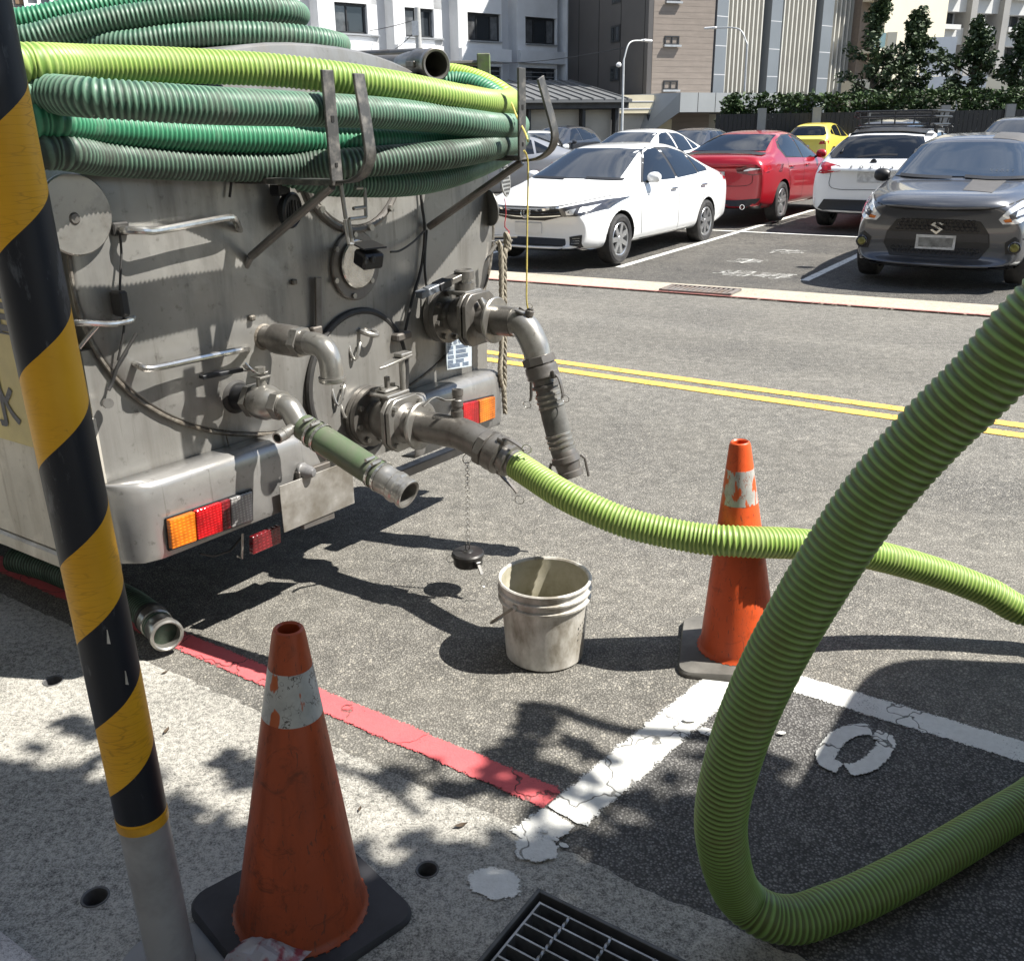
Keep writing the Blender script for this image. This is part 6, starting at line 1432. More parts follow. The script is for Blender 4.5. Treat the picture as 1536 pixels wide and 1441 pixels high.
MB().b2((-2.24, -.8, .32), (-2.12, .8, .48)).build('rear_bumper', m_trim, vn, bevel=.02)
# ================================================================== BUILDINGS
def facade(name, label, px, D, az, cat='building'):
    P = at(px, 190, D); P.z = 0; X = V((sin(radians(az)), cos(radians(az)), 0)); t = thing(name, label, cat, P, atan2(X.y, X.x))
    n_ = V((X.y, -X.x, 0))                                # towards the viewer
    if n_.dot(-P) < 0: n_ = -n_
    Mi = (Matrix.Translation(P) @ Matrix.Rotation(atan2(X.y, X.x), 4, 'Z')).inverted()
    sg = 1 if (Mi.to_3x3() @ n_).y > 0 else -1
    def f(x, y, out=0.0): return Mi @ on_plane(x, y, P+n_*out, n_)
    f.out = sg; return t, f
def fbox(t, f, x0, y0, x1, y1, o0, o1, nm, mat, par=None, bev=0, ground=False, top=None):
    a = f(x0, y0, 0); b = f(x1, y1, 0); z0_, z1_ = min(a.z, b.z), max(a.z, b.z)
    if ground: z0_ = .15
    if top: z1_ = top
    return MB().b2((min(a.x, b.x), min(f.out*o0, f.out*o1), z0_), (max(a.x, b.x), max(f.out*o0, f.out*o1), z1_)).build(nm, mat, par or t, bevel=bev, smooth=False)
m_wt = M('white_tile_wall', (.72, .73, .74), .6, 0, .05, .6, (.52, .52, .52), .4, .5); m_wtd = M('recess_wall', (.50, .51, .53), .7, 0, .08, .6)  # recess wall is the tile white greyed to hold the recess shade
m_frame = M('dark_window_frame', (.035, .037, .04), .5, .3); m_bgl = glassm('building_glass', (.025, .03, .035)); m_alum = M('aluminium', (.45, .46, .47), .45, .6)
m_curt = M('curtained_glass', (.07, .072, .075), .12, 0, .5, 2.5, None, 0, 3, None, 0, 60, .8); m_blind = M('blind_glass', (.13, .135, .14), .15, 0, .35, 3, None, 0, 3, None, 0, 60, .8)
def window(t, f, q, panes=2, o=0.0, par=None, fm=None, wd=.07):
    a = f(q[0], q[1]); b = f(q[2], q[3]); x0, x1, z0_, z1_ = min(a.x, b.x), max(a.x, b.x), min(a.z, b.z), max(a.z, b.z); s = f.out
    mb = MB(); y0, y1 = s*(o-.10), s*(o+.02)
    for bx in ((x0, x0+wd, z0_, z1_), (x1-wd, x1, z0_, z1_), (x0+wd, x1-wd, z0_, z0_+wd), (x0+wd, x1-wd, z1_-wd, z1_)): mb.b2((bx[0], y0, bx[2]), (bx[1], y1, bx[3]))
    for k in range(1, panes):
        xm = x0+(x1-x0)*k/panes; mb.b2((xm-wd*.45, y0, z0_+wd), (xm+wd*.45, y1, z1_-wd))
    fr = mb.build('window', fm or m_frame, par or t, smooth=False)
    for k in range(panes):
        xa, xb = x0+(x1-x0)*k/panes+wd*.5, x0+(x1-x0)*(k+1)/panes-wd*.5
        MB().b2((xa, s*(o-.065), z0_+wd), (xb, s*(o-.05), z1_-wd)).build('pane', m_bgl if (k+int(x0*3)) % 3 else m_curt, fr, smooth=False)
    MB().b2((x0-.08, s*(o+.02), z0_-.10), (x1+.08, s*(o+.16), z0_-.002)).build('sill', m_alum, fr, smooth=False)
    return fr
# white building with recessed bays (upper left of centre)
wb_, wf = facade('white_apartment_block', 'white tiled building with dark windows behind the hose coils', 857, 62, 52)
topz = 16
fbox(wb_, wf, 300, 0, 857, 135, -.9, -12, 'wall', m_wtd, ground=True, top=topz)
cols = [(480, 553, 506, 567), (592, 652, 610, 663), (688, 753, 703, 751), (776, 836, 789, 834), (380, 455, 398, 445)]
rows_ = [(-94, -56), (28, 66), (104, 140)]               # window top / bottom measured at the right-hand bay
zr = [(wf(811, a).z, wf(811, b).z) for a, b in rows_]; zg = .15
for (bx0, bx1, wx0, wx1) in cols:
    xs = [wf(x, 60).x for x in (bx0, bx1, wx0, wx1)]; s = wf.out
    xe = xs[1]+abs(xs[1]-xs[0])*.16
    def seg_(nm, xa, xb, za, zb, o0=-.9, o1=0.0, mat=m_wt): return MB().b2((min(xa, xb), min(s*o0, s*o1), za), (max(xa, xb), max(s*o0, s*o1), zb)).build(nm, mat, wb_, smooth=False)
    seg_('pier', xs[0], xs[2]-.04, zg, topz); seg_('pier', xs[3]+.04, xs[1], zg, topz)
    zlast = zg
    for zt_, zb_ in sorted(zr, key=lambda q: q[1]):
        seg_('spandrel', xs[2]-.04, xs[3]+.04, zlast, zb_-.12)
        # slab-like blocks standing proud above and below each opening
        seg_('projecting_band', xs[0]+.02, xe, zb_-1.15, zb_-.45, .0, .28); zlast = zt_+.05
        a = V((xs[2], 0, zt_)); fr_q = (xs[2], xs[3], zb_, zt_)
        wd = .09; mb = MB(); y0, y1 = s*-.30, s*-.18; x0, x1 = min(xs[2], xs[3]), max(xs[2], xs[3])
        for bx in ((x0, x0+wd, zb_, zt_), (x1-wd, x1, zb_, zt_), (x0+wd, x1-wd, zb_, zb_+wd), (x0+wd, x1-wd, zt_-wd, zt_)): mb.b2((bx[0], y0, bx[2]), (bx[1], y1, bx[3]))
        for fx in (.30, .72): mb.b2((x0+(x1-x0)*fx-.035, y0, zb_+wd), (x0+(x1-x0)*fx+.035, y1, zt_-wd))
        fr = mb.build('window', m_frame, wb_, smooth=False); cuts = (0, .30, .72, 1)
        for k in range(3): MB().b2((x0+(x1-x0)*cuts[k]+.04, s*-.26, zb_+wd), (x0+(x1-x0)*cuts[k+1]-.04, s*-.245, zt_-wd)).build('pane', (m_bgl, m_curt, m_bgl, m_blind)[(k*3+int(bx0)+int(zb_*2)) % 4], fr, smooth=False)
        if zb_ < zr[1][1] and bx0 > 600:
            for k in range(5): MB().b2((x0, s*-.10, zb_+.15+.26*k), (x1, s*-.07, zb_+.19+.26*k)).build('window_bar', m_alum, fr, smooth=False)
        MB().b2((x0-.06, s*.0, zb_-.10), (x1+.06, s*.14, zb_-.02)).build('sill', m_alum, fr, smooth=False)
    seg_('spandrel', xs[2]-.04, xs[3]+.04, zlast, topz)
fbox(wb_, wf, 845, 0, 857, 135, -.9, .35, 'end_pier', m_wt, ground=True, top=topz)
# grey brick house at the very top left
bh, bf = facade('brick_house', 'grey brick house with a white framed window peeping over the hoses at the top left', 165, 32, 60)
m_brick = MATS.get('brick'); m, t, p, n, l = nodes('brick'); bt = n('ShaderNodeTexBrick'); bt.inputs['Scale'].default_value = 3.2; bt.inputs['Mortar Size'].default_value = .012
bt.inputs['Color1'].default_value = (.20, .18, .165, 1); bt.inputs['Color2'].default_value = (.13, .12, .115, 1); bt.inputs['Mortar'].default_value = (.34, .33, .31, 1)
mp_ = n('ShaderNodeMapping'); mp_.inputs['Rotation'].default_value = (pi/2, 0, 0); l(ocoord(n, l), mp_.inputs['Vector']); l(mp_.outputs['Vector'], bt.inputs['Vector']); l(bt.outputs['Color'], p.inputs['Base Color']); p.inputs['Roughness'].default_value = .85; m_brick = m
fbox(bh, bf, -260, -60, 165, 60, 0, -8, 'wall', m_brick, ground=True)
window(bh, bf, (24, -60, 82, 14), 2, .12, fm=m_wt, wd=.12)
MB().b2((bf(82, 10).x, 0, bf(82, -30).z), (bf(24, 10).x, bf.out*.04, bf(82, 9).z)).build('blind', M('brown_blind', (.18, .12, .07), .8), bh, smooth=False)
# low shed with roller shutters
sh_, sf = facade('roller_shutter_shed', 'low grey shed with roller shutters behind the right rack hook', 790, 47, 74)
m_corr = M('grey_roof_sheet', (.13, .135, .14), .6, .2, .15, .5); m_shut = M('roller_shutter', (.42, .40, .35), .6, .1, .1, .6, (.25, .24, .21), .4, .7)
fbox(sh_, sf, 640, 150, 932, 200, -.3, -7, 'wall', M('shed_wall', (.16, .165, .17), .8, 0, .2, .5), ground=True)
zt_ = sf(860, 150).z; x0, x1 = sf(640, 150).x, sf(938, 150).x; s = sf.out
MB().prism([(x0, s*.9, zt_), (x0, s*-8, zt_+1.3), (x0, s*-8, zt_+1.1), (x0, s*.9, zt_-.15)], (x1-x0, 0, 0)).build('roof', m_corr, sh_, smooth=False)
k = 0; xx = min(x0, x1)+.2
while xx < max(x0, x1)-.2:
    MB().prism([(xx, s*.92, zt_+.012), (xx, s*-8, zt_+1.312), (xx, s*-8, zt_+1.36), (xx, s*.92, zt_+.06)], (.06, 0, 0)).build('roof_seam', m_corr, sh_, smooth=False); xx += .62
fbox(sh_, sf, 640, 150, 936, 163, .55, .62, 'fascia', M('dark_fascia', (.05, .052, .055), .7, 0, .4, 1.5))
for xa, xb in ((795, 870), (877, 918), (700, 788)):
    st_o = fbox(sh_, sf, xa, 165, xb, 200, -.28, -.18, 'shutter', m_shut, ground=True); a, b = sf(xa, 165), sf(xb, 200)
    for k in range(14):
        z_ = .3+k*(a.z-.3)/14; MB().b2((a.x, s*-.18, z_), (b.x, s*-.155, z_+.06)).build('slat', m_shut, st_o, smooth=False)
for xp in (873, 922, 792): fbox(sh_, sf, xp-2, 160, xp+2, 200, -.2, .3, 'post', m_frame, ground=True)
sgn = G(825, 212, 0); sg_ = thing('warning_sign', 'dark board with a small red and white diamond mark in front of the shed', 'sign', at(826, 215, 33)); MB().box((0, 0, -.1), (.55, .06, .75)).build('board', m_trim, sg_); MB().box((0, -.04, .05), (.16, .01, .16), (1, 0, 1), (0, 0, 1)).build('diamond', m_plt, sg_); MB().box((0, -.05, .05), (.10, .01, .10), (1, 0, 1), (0, 0, 1)).build('red_mark', m_tail, sg_); MB().box((0, 0, -1), (.06, .06, 1.2)).build('post', m_trim, sg_)
# cream annex
an_, af = facade('cream_annex', 'low cream coloured annex with a pale shutter beside the shed', 980, 50, 74)
m_cream = M('cream_wall', (.66, .60, .44), .7, 0, .06, .5, (.45, .40, .28), .35, .6)
fbox(an_, af, 890, 143, 980, 170, 0, -6, 'upper_wall', m_cream); fbox(an_, af, 890, 171.5, 980, 205, -.4, -6, 'lower_wall', m_cream, ground=True); fbox(an_, af, 934, 172, 972, 205, -.38, -.3, 'shutter', m_shut, ground=True); fbox(an_, af, 890, 152, 980, 153, .0, .02, 'joint', m_wtd); fbox(an_, af, 890, 163, 980, 164, 0, .02, 'joint', m_wtd); fbox(an_, af, 972, 172, 979, 205, -.38, .05, 'corner_post', m_frame, ground=True)
# brown block: charcoal flank and tan front
tn_, tf = facade('brown_tower', 'tall block with a charcoal flank and a tan tiled front in the middle distance', 978, 52, 70)
m_tan = M('tan_tile', (.25, .21, .178), .7, 0, .06, 2.0, (.18, .15, .125), .5, 1.6, (.4, .4, 4)); m_char = M('charcoal_cladding', (.085, .08, .078), .6, .1, .06, 1)
a, b = tf(978, 100), tf(1068, 100); s = tf.out
tanw = MB().b2((min(a.x, b.x), 0, .15), (max(a.x, b.x), s*-3, 18)).build('front_wall', m_tan, tn_, smooth=False)
for k in range(60): MB().b2((min(a.x, b.x), s*.001, .3+k*.30), (max(a.x, b.x), s*.004, .312+k*.30)).build('tile_joint', M('tan_joint', (.215, .18, .153), .8), tanw, smooth=False)
xl = min(a.x, b.x); fl = MB().b2((xl-.02, s*.0, 3.0), (xl-.30, s*-24, 18)).build('flank_wall', m_char, tn_, smooth=False)
for k in range(8): MB().b2((xl-.30, s*(-2.9*k-.4), 3.0), (xl-.315, s*(-2.9*k-.44), 18)).build('cladding_joint', m_gap, fl, smooth=False)
MB().b2((xl-.02, s*-.2, .15), (xl-.28, s*-24, 3.0)).build('flank_base', m_wtd, tn_, smooth=False)
for q in ((997, 54, 1018, 68), (995, 121, 1016, 135), (1000, -8, 1020, 3)):
    fr = window(tn_, tf, q, 2, .03, fm=m_frame)
tmn = bpy.data.objects[tn_.name]; bpy.context.view_layer.update(); mi = tmn.matrix_world.inverted()
for q in ((917, 40, 930, 63), (916, 100, 929, 121), (919, -16, 931, 4)):
    nX = tmn.matrix_world.to_3x3() @ V((-1, 0, 0)); Ow = tmn.matrix_world @ V((xl-.30, 0, 0))
    c0, c1 = mi @ on_plane(q[0], q[1], Ow, nX), mi @ on_plane(q[2], q[3], Ow, nX)
    y0, y1, z0_, z1_ = min(c0.y, c1.y), max(c0.y, c1.y), min(c0.z, c1.z), max(c0.z, c1.z)
    fr = MB().b2((xl-.34, y0, z0_), (xl-.302, y1, z1_)).build('window', m_frame, tn_, smooth=False)
    for k in range(2): MB().b2((xl-.352, y0+.12+(y1-y0)*.5*k, z0_+.1), (xl-.341, y0+(y1-y0)*.5*(k+1)-.12, z1_-.1)).build('pane', m_bgl, fr, smooth=False)
# tower of vertical fins
fn_, ff = facade('finned_office', 'office tower covered in pale vertical fins behind the hedge', 1062, 56, 52)
m_fin = M('pale_fin', (.50, .49, .45), .55, .1, .08, .8); m_fw = M('dark_curtain_wall', (.035, .037, .04), .45, .1, .3, .4); m_pil = M('blue_grey_pillar', (.16, .18, .20), .5, .2, .06, .5)
s = ff.out; xA, xB = ff(1066, 100).x, ff(1345, 100).x
MB().b2((min(xA, xB), s*-1.2, .15), (max(xA, xB), s*-9, 24)).build('back_wall', m_fw, fn_, smooth=False)
zb_ = ff(1075, 139).z
for xa, xb in ((1069.5, 1086), (1150, 1166), (1226, 1242)):
    a, b = ff(xa, 80).x, ff(xb, 80).x; pl_ = MB().b2((min(a, b), s*-1.2, .15), (max(a, b), s*.15, 24)).build('pillar', m_pil, fn_, smooth=False)
    for k in range(13): MB().b2((min(a, b), s*.151, 3+1.55*k), (max(a, b), s*.156, 3.04+1.55*k)).build('joint', m_wtd, pl_, smooth=False)
a, b = ff(1061, 80).x, ff(1069, 80).x; MB().b2((min(a, b), s*-1.5, .15), (max(a, b), s*.05, 24)).build('navy_edge', M('navy_cladding', (.03, .035, .055), .5), fn_, smooth=False)
px = 1091.0
while px < 1330:
    if not any(q0-2 < px < q1+2 for q0, q1 in ((1150, 1166), (1226, 1242))):
        x_ = ff(px, 80).x; MB().b2((x_-.055, s*-.75, zb_), (x_+.055, s*-.1, 24)).build('fin', m_fin, fn_, smooth=False)
    px += 6.4
for k in range(7):
    z_ = zb_+1.0+k*3.3
    for xa, xb in ((1094, 1102), (1128, 1144), (1176, 1194), (1205, 1214), (1262, 1280)):
        a, b = ff(xa, 80).x, ff(xb, 80).x; fr = MB().b2((min(a, b), s*-1.2, z_), (max(a, b), s*-1.12, z_+1.7)).build('window', m_frame, fn_, smooth=False); MB().b2((min(a, b)+.1, s*-1.12, z_+.1), (max(a, b)-.1, s*-1.10, z_+1.6)).build('pane', m_bgl, fr, smooth=False)
# entrance canopy
cn_, cf = facade('entrance_canopy', 'grey slab canopy over an entrance at the foot of the tan block', 1020, 49, 62)
s = cf.out; a, b = cf(1021, 139), cf(1172, 158); x0, x1 = min(a.x, b.x), max(a.x, b.x)
m_can = M('canopy_panel', (.30, .315, .32), .5, .2, .06, .8); cs_ = MB().b2((x0, s*0, a.z-.95), (x1, s*-3.4, a.z)).build('slab', m_can, cn_, smooth=False)
for k in range(1, 6): MB().b2((x0+(x1-x0)*k/6-.015, s*.001, a.z-.95), (x0+(x1-x0)*k/6+.015, s*.006, a.z)).build('panel_joint', m_gap, cs_, smooth=False)
MB().prism([(x0-.02, s*0, a.z), (x0-.02, s*0, a.z-.95), (x0-1.7, s*-3.2, .15), (x0-1.9, s*-3.2, .15), (x0-.8, s*-3.2, a.z)], (.012, s*-.15, 0)).build('raking_wall', m_can, cn_, smooth=False)
MB().b2((x0-.5, s*-3.42, .15), (x1, s*-3.6, a.z-.95)).build('back_wall', m_fw, cn_, smooth=False); shx = MB().b2((x0+2.0, s*-3.38, .15), (x1-.3, s*-3.41, a.z-1.0)).build('shutter', m_shut, cn_, smooth=False)
for k in range(12): MB().b2((x0+2.0, s*-3.35, .3+.17*k), (x1-.3, s*-3.379, .36+.17*k)).build('slat', m_shut, shx, smooth=False)
MB().b2((x0+.3, s*-2.9, .2), (x0+.4, s*-3.3, 2.4)).build('post', m_alum, cn_, smooth=False); MB().b2((x0+.45, s*-3.0, 1.5), (x0+1.8, s*-3.3, 2.1)).build('wall_box', m_cream, cn_, smooth=False)
# right-hand buildings
cb_, cbf = facade('cream_tower', 'plain cream tower end wall showing above the trees', 1400, 66, 62)
m_cr2 = M('pale_cream', (.68, .63, .50), .7, 0, .05, .4, (.55, .50, .38), .3, .4)
fbox(cb_, cbf, 1336, -40, 1402, 160, 0, -6, 'wall', m_cr2, ground=True, top=22); fbox(cb_, cbf, 1316, -40, 1335.5, 160, -1.0, -5, 'side_bay', M('brown_bay', (.19, .15, .12), .7), ground=True, top=22)
for k in range(5): MB().b2((cbf(1312, 0).x, cbf.out*-.98, 3+3.1*k), (cbf(1335, 0).x, cbf.out*.3, 3.25+3.1*k)).build('balcony_slab', m_cr2, cb_, smooth=False); MB().b2((cbf(1312, 0).x, cbf.out*.2, 3.26+3.1*k), (cbf(1335, 0).x, cbf.out*.26, 4.2+3.1*k)).build('balcony_glass', M('teal_glass', (.10, .17, .19), .1, 0, .1, 2), cb_, smooth=False)
ab_, abf = facade('grey_apartment_block', 'pale grey apartment block with tall piers and window rows at the top right', 1400, 74, 64)
m_ap = M('pale_grey_wall', (.55, .555, .55), .7, 0, .06, .5, (.42, .42, .41), .4, .5); m_pr = M('grey_pier', (.27, .265, .255), .7, 0, .08, .5); s = abf.out
xA, xB = abf(1398, 60).x, abf(1640, 60).x; MB().b2((min(xA, xB), s*-1.0, .15), (max(xA, xB), s*-9, 26)).build('wall', m_wtd, ab_, smooth=False)
piers = [1399, 1447, 1495, 1545, 1598]; zf0 = abf(1420, 41).z; sto = zf0-abf(1420, 90).z
for px in piers: a, b = abf(px-4, 60).x, abf(px+5, 60).x; MB().b2((min(a, b), s*-1.0, .15), (max(a, b), s*.5, 26)).build('pier', m_pr, ab_, smooth=False)
zs_ = zf0
while zs_ > 1.5: zs_ -= sto
z_ = zs_
while z_ < 24:
    for px0, px1 in zip(piers, piers[1:]):
        a, b = abf(px0+5, 60).x, abf(px1-4, 60).x; x0, x1 = min(a, b), max(a, b); h_ = sto
        MB().b2((x0, s*-1.0, z_-h_*.52), (x1-.0, s*.0, z_)).build('spandrel', m_ap, ab_, smooth=False); MB().b2((x0+.2, s*.0, z_-.18), (x1-.9, s*.5, z_+.15)).build('ledge', m_ap, ab_, smooth=False)
        for fx0, fx1 in ((.02, .30), (.42, .86)):
            xa, xb = x0+(x1-x0)*fx0, x0+(x1-x0)*fx1; fr = MB().b2((xa, s*-1.0, z_-h_*.97), (xb, s*-.82, z_-h_*.54)).build('window', m_frame, ab_, smooth=False)
            for k in range(2): MB().b2((xa+.07+(xb-xa)*.5*k, s*-.82, z_-h_*.95), (xa+(xb-xa)*.5*(k+1)-.07, s*-.80, z_-h_*.56)).build('pane', m_bgl if k else m_curt, fr, smooth=False)
        xa, xb = x0+(x1-x0)*.30, x0+(x1-x0)*.42; MB().b2((xa, s*-1.0, z_-h_), (xb, s*-.5, z_-h_*.52)).build('mullion_wall', m_ap, ab_, smooth=False)
    z_ += sto
hb_ = thing('white_hoarding', 'large blank white board between the trees', 'hoarding', at(1404, 150, 52), radians(-8)); q = 52/1400
MB().box((-.2, 0, 2.2), (46*q, .2, 52*q)).build('board', m_wt, hb_, smooth=False); MB().box((.6, -.1, .85), (100*q, .25, 18*q)).build('lower_board', m_wt, hb_, smooth=False)
for dx in (-1.2, 1.2): MB().box((dx, .3, .5), (.12, .12, 3)).build('post', m_alum, hb_, smooth=False)
ps_ = thing('pink_sign', 'pink and white shop sign behind the right-hand trees', 'sign', at(1462, 132, 56)); MB().box((0, 0, 0), (1.7, .2, .9)).build('panel', M('pink_panel', (.62, .22, .24), .5, 0, .4, 1.2), ps_, bevel=.15, smooth=False); MB().box((0, -.12, 0), (1.1, .06, .25)).build('white_strip', m_wt, ps_); MB().box((0, .1, -2), (.2, .2, 3.4)).build('post', m_alum, ps_)
lw_ = thing('low_white_wall', 'low white garden building behind the hedge at the right', 'building', at(1450, 165, 55), radians(-6)); MB().box((0, 0, .4), (14, 3, 2.6)).build('wall', m_cr2, lw_, smooth=False); MB().box((-5.2, -1.6, 1.6), (.5, .4, 5)).build('gate_pillar', m_cr2, lw_, smooth=False)

# ================================================================== HEDGE, FENCE, TREES, LAMPS
def leafmat(name, a, b):
    m, t, p, n, l = nodes(name); gi = n('ShaderNodeNewGeometry')
    l(ramp(n, l, gi.outputs['Random Per Island'], .0, 1.0, a, b), p.inputs['Base Color']); p.inputs['Roughness'].default_value = .55; p.inputs['Specular IOR Level'].default_value = .35
    MATS[name] = m; return m
m_lf = leafmat('tree_leaves', (.018, .036, .015), (.06, .092, .034)); m_lh = leafmat('hedge_leaves', (.015, .035, .010), (.055, .095, .026)); m_bark = M('bark', (.10, .08, .06), .9, 0, .3, 8)
def leaves(mb, c, r, n_, s, rnd):
    for _ in range(n_):
        d = V((rnd.gauss(0, 1), rnd.gauss(0, 1), rnd.gauss(0, 1))).normalized()*r*rnd.random()**.4; p = c+d
        x = V((rnd.gauss(0, 1), rnd.gauss(0, 1), rnd.gauss(0, .6))).normalized(); y = x.cross(V((rnd.gauss(0, 1), rnd.gauss(0, 1), rnd.gauss(0, 1)))).normalized()
        a = s*rnd.uniform(.6, 1.3); b = a*.5; o = len(mb.v); mb.v += [p-x*a, p-y*b*.9+V((0, 0, .1*a)), p+x*a, p+y*b*.9+V((0, 0, .1*a))]; mb.f.append((o, o+1, o+2, o+3))
def bg_tree(label, px, D, top, wpx, base, seed, gaps=1.0, cat='tree'):
    rnd = random.Random(seed); P = at(px, 170, D); P.z = .1; k = D/1400; H = CAMP.z + (cF.z+cU.z*((720.5-top)/FPX)+cR.z*((px-768)/FPX))*D - .2
    zb = CAMP.z + (cF.z+cU.z*((720.5-base)/FPX)+cR.z*((px-768)/FPX))*D - .2; R = wpx*k/2
    t = thing('roadside_tree', label, cat, P, 0, 'trees behind the hedge'); tr = MB()
    trunk = [V((.25*noise.noise(V((seed, i*.5, 0))), .25*noise.noise(V((seed, i*.5, 5))), H*.96*i/8)) for i in range(9)]
    tr.tube(trunk, [.13*(1-i/9.5)+.02 for i in range(9)], 8); mb = MB(); nb = int(30*gaps)
    for i in range(nb):
        if rnd.random() < .2: continue
        z = zb*.75 + (H-zb*.75)*(i+.5)/nb; u = (z-zb*.75)/(H-zb*.75); prof = (.55+.45*sin(pi*min(1, u*1.25+.12)))*(1-u**3*.8)
        th = i*2.4+rnd.uniform(-.5, .5); ln = R*prof*rnd.uniform(.4, 1.3); c0 = trunk[min(8, int(z/H*8))]; c0 = V((c0.x, c0.y, z)); e = c0+V((cos(th)*ln, sin(th)*ln, ln*.35))
        tr.tube([c0-V((0, 0, .15)), (c0+e)/2+V((0, 0, -.04)), e], [.035, .024, .01], 5)
        for f_ in (.45, .75, 1.0): leaves(mb, c0.lerp(e, f_)+V((0, 0, rnd.uniform(-.1, .15))), R*rnd.uniform(.14, .27), int(66*rnd.uniform(.5, 1.2)), .115, rnd)
    for i in range(9): leaves(mb, V((rnd.gauss(0, R*.12), rnd.gauss(0, R*.12), H*(.7+.033*i))), R*.22, 40, .12, rnd)
    tr.build('trunk', m_bark, t); mb.build('crown', m_lf, t, smooth=False)
bg_tree('tall dark tree in front of the finned tower', 1303, 42, -18, 88, 150, 3, 1.4)
bg_tree('bushy tree between the cream tower and the white board', 1362, 42, 24, 84, 150, 8, 1.35)
bg_tree('slimmer tree with a bare lower stem right of the white board', 1450, 42, 38, 90, 128, 13, 1.1)
bg_tree('dark tree at the far right edge of the photo', 1526, 41, 36, 92, 150, 21, 1.4)
bg_tree('small bush beside the entrance canopy', 1103, 40, 146, 40, 185, 31, .7, 'bush')
h0_, h1_ = at(1088, 165, 39.5), at(1640, 165, 37.5); h0_.z = h1_.z = .2
hd_ = thing('hedge', 'clipped dark green hedge growing along the black fence', 'hedge', h0_); X_ = (h1_-h0_); Lh = X_.length; X_.normalize(); Yn = V((-X_.y, X_.x, 0)); rnd = random.Random(5); mb = MB(); zt_ = 2.72
for i in range(int(Lh/.16)):
    for j in range(11):
        c = X_*(i*.16+rnd.uniform(-.1, .1)) + Yn*(.25+rnd.uniform(-.28, .28)) + V((0, 0, .5+(zt_-.62)*(j/10)+rnd.uniform(-.1, .1)+.10*noise.noise(V((i*.22, 0, 2)))*(j/10)))
        leaves(mb, c, .19, 17, .11, rnd)
mb.build('foliage', m_lh, hd_, smooth=False); st_b = MB()
for i in range(int(Lh/.8)): st_b.tube([X_*(i*.8)+Yn*.25, X_*(i*.8)+Yn*.25+V((0, 0, 2.0))], .02, 5)
o = st_b.build('stems', m_bark, hd_); o['kind'] = 'stuff'
fe_ = thing('black_fence', 'black board fence with grey posts below the hedge', 'fence', h0_-Yn*.35-X_*.4); Xf = X_; zf_ = 1.95
k = 0; brd = MB(); nb_ = int((Lh+.3)/.18)
for i in range(nb_):
    c = Xf*(.18*i+.09); 
    brd2 = MB().box(c+V((0, 0, zf_/2)), (.168, .03, zf_), Xf).build('board', m_trim, fe_, smooth=False)
for z_ in (.4, 1.5): MB().box(Xf*(Lh/2)+Yn*.045+V((0, 0, z_)), (Lh, .04, .08), Xf).build('rail', m_trim, fe_, smooth=False)
for px in (1144, 1225, 1501, 1410): 
    c = at(px, 180, 38.6)-fe_.location; c = Xf*c.dot(Xf); MB().box(c-Yn*.06+V((0, 0, 1.08)), (.34, .22, 2.16), Xf).build('post', M('concrete_post', (.26, .26, .25), .8, 0, .1, 3), fe_, smooth=False)
def lamp(label, base, px1, py1, tip, D, r=.055):
    b = at(base[0], base[1], D); g_ = V((b.x, b.y, .1)); t = thing('street_lamp', label, 'street lamp', g_); a = at(px1, py1, D)-g_; e = at(tip[0], tip[1], D)-g_
    top_ = V((a.x*.4, a.y*.4, a.z)); MB().tube([V((0, 0, 0)), top_*.5, top_], [r*1.3, r, r*.8], 10).build('pole', M('lamp_pole_grey', (.45, .46, .46), .5, .3), t)
    MB().tube(spline([top_, top_.lerp(e, .28)+V((0, 0, .55*(e.z-top_.z))), e], .1), r*.6, 8).build('arm', MATS['lamp_pole_grey'], t); d = (e-top_); d.z = 0; d.normalize()
    MB().box(e+d*.2, (.6, .22, .10), d).build('lamp_head', M('lamp_head', (.7, .7, .7), .4), t, bevel=.03); return t
l1 = lamp('street lamp with its arm to the right, in front of the charcoal wall', (933, 200), 935, 92, (966, 61), 41)
MB().lathe([(.001, -.1), (.1, -.06), (.12, .02), (.06, .1), (.001, .11)], V((-.22, 0, 4.1)), (0, 0, 1), 12).build('camera_dome', MATS['lamp_head'], l1)
lamp('street lamp with its arm to the left, in front of the finned tower', (1116, 165), 1118, 68, (1072, 42), 44)
up_ = thing('utility_pole', 'concrete utility pole with wires behind the pipe mouth', 'utility pole', V((*at(629, 90, 50).xy, .1))); zt_ = (at(629, 15, 50)-up_.location).z
MB().tube([(0, 0, 0), (0, 0, zt_)], [.2, .16], 12).build('pole', M('concrete_pole', (.38, .38, .37), .8), up_)
MB().box((-.12, -.1, zt_-1.0), (.35, .3, .7)).build('bracket', m_alum, up_, smooth=False)
def wire(label, p, q, sag):
    pts = [p.lerp(q, i/16)-V((0, 0, sag*4*(i/16)*(1-i/16))) for i in range(17)]; return tag(MB().tube(pts, .018, 5).build('power_line', m_frame, base=pts[0]), label, 'cable')
wire('thin wire running left from the top of the utility pole', at(629, 28, 50), at(440, 46, 54), .4)
wire('sagging wire from the utility pole across the white facade', at(629, 40, 50), at(505, 78, 52), .9)
wire('overhead wire between the white building and the street lamp', at(935, 72, 41), at(600, 84, 50), .5)

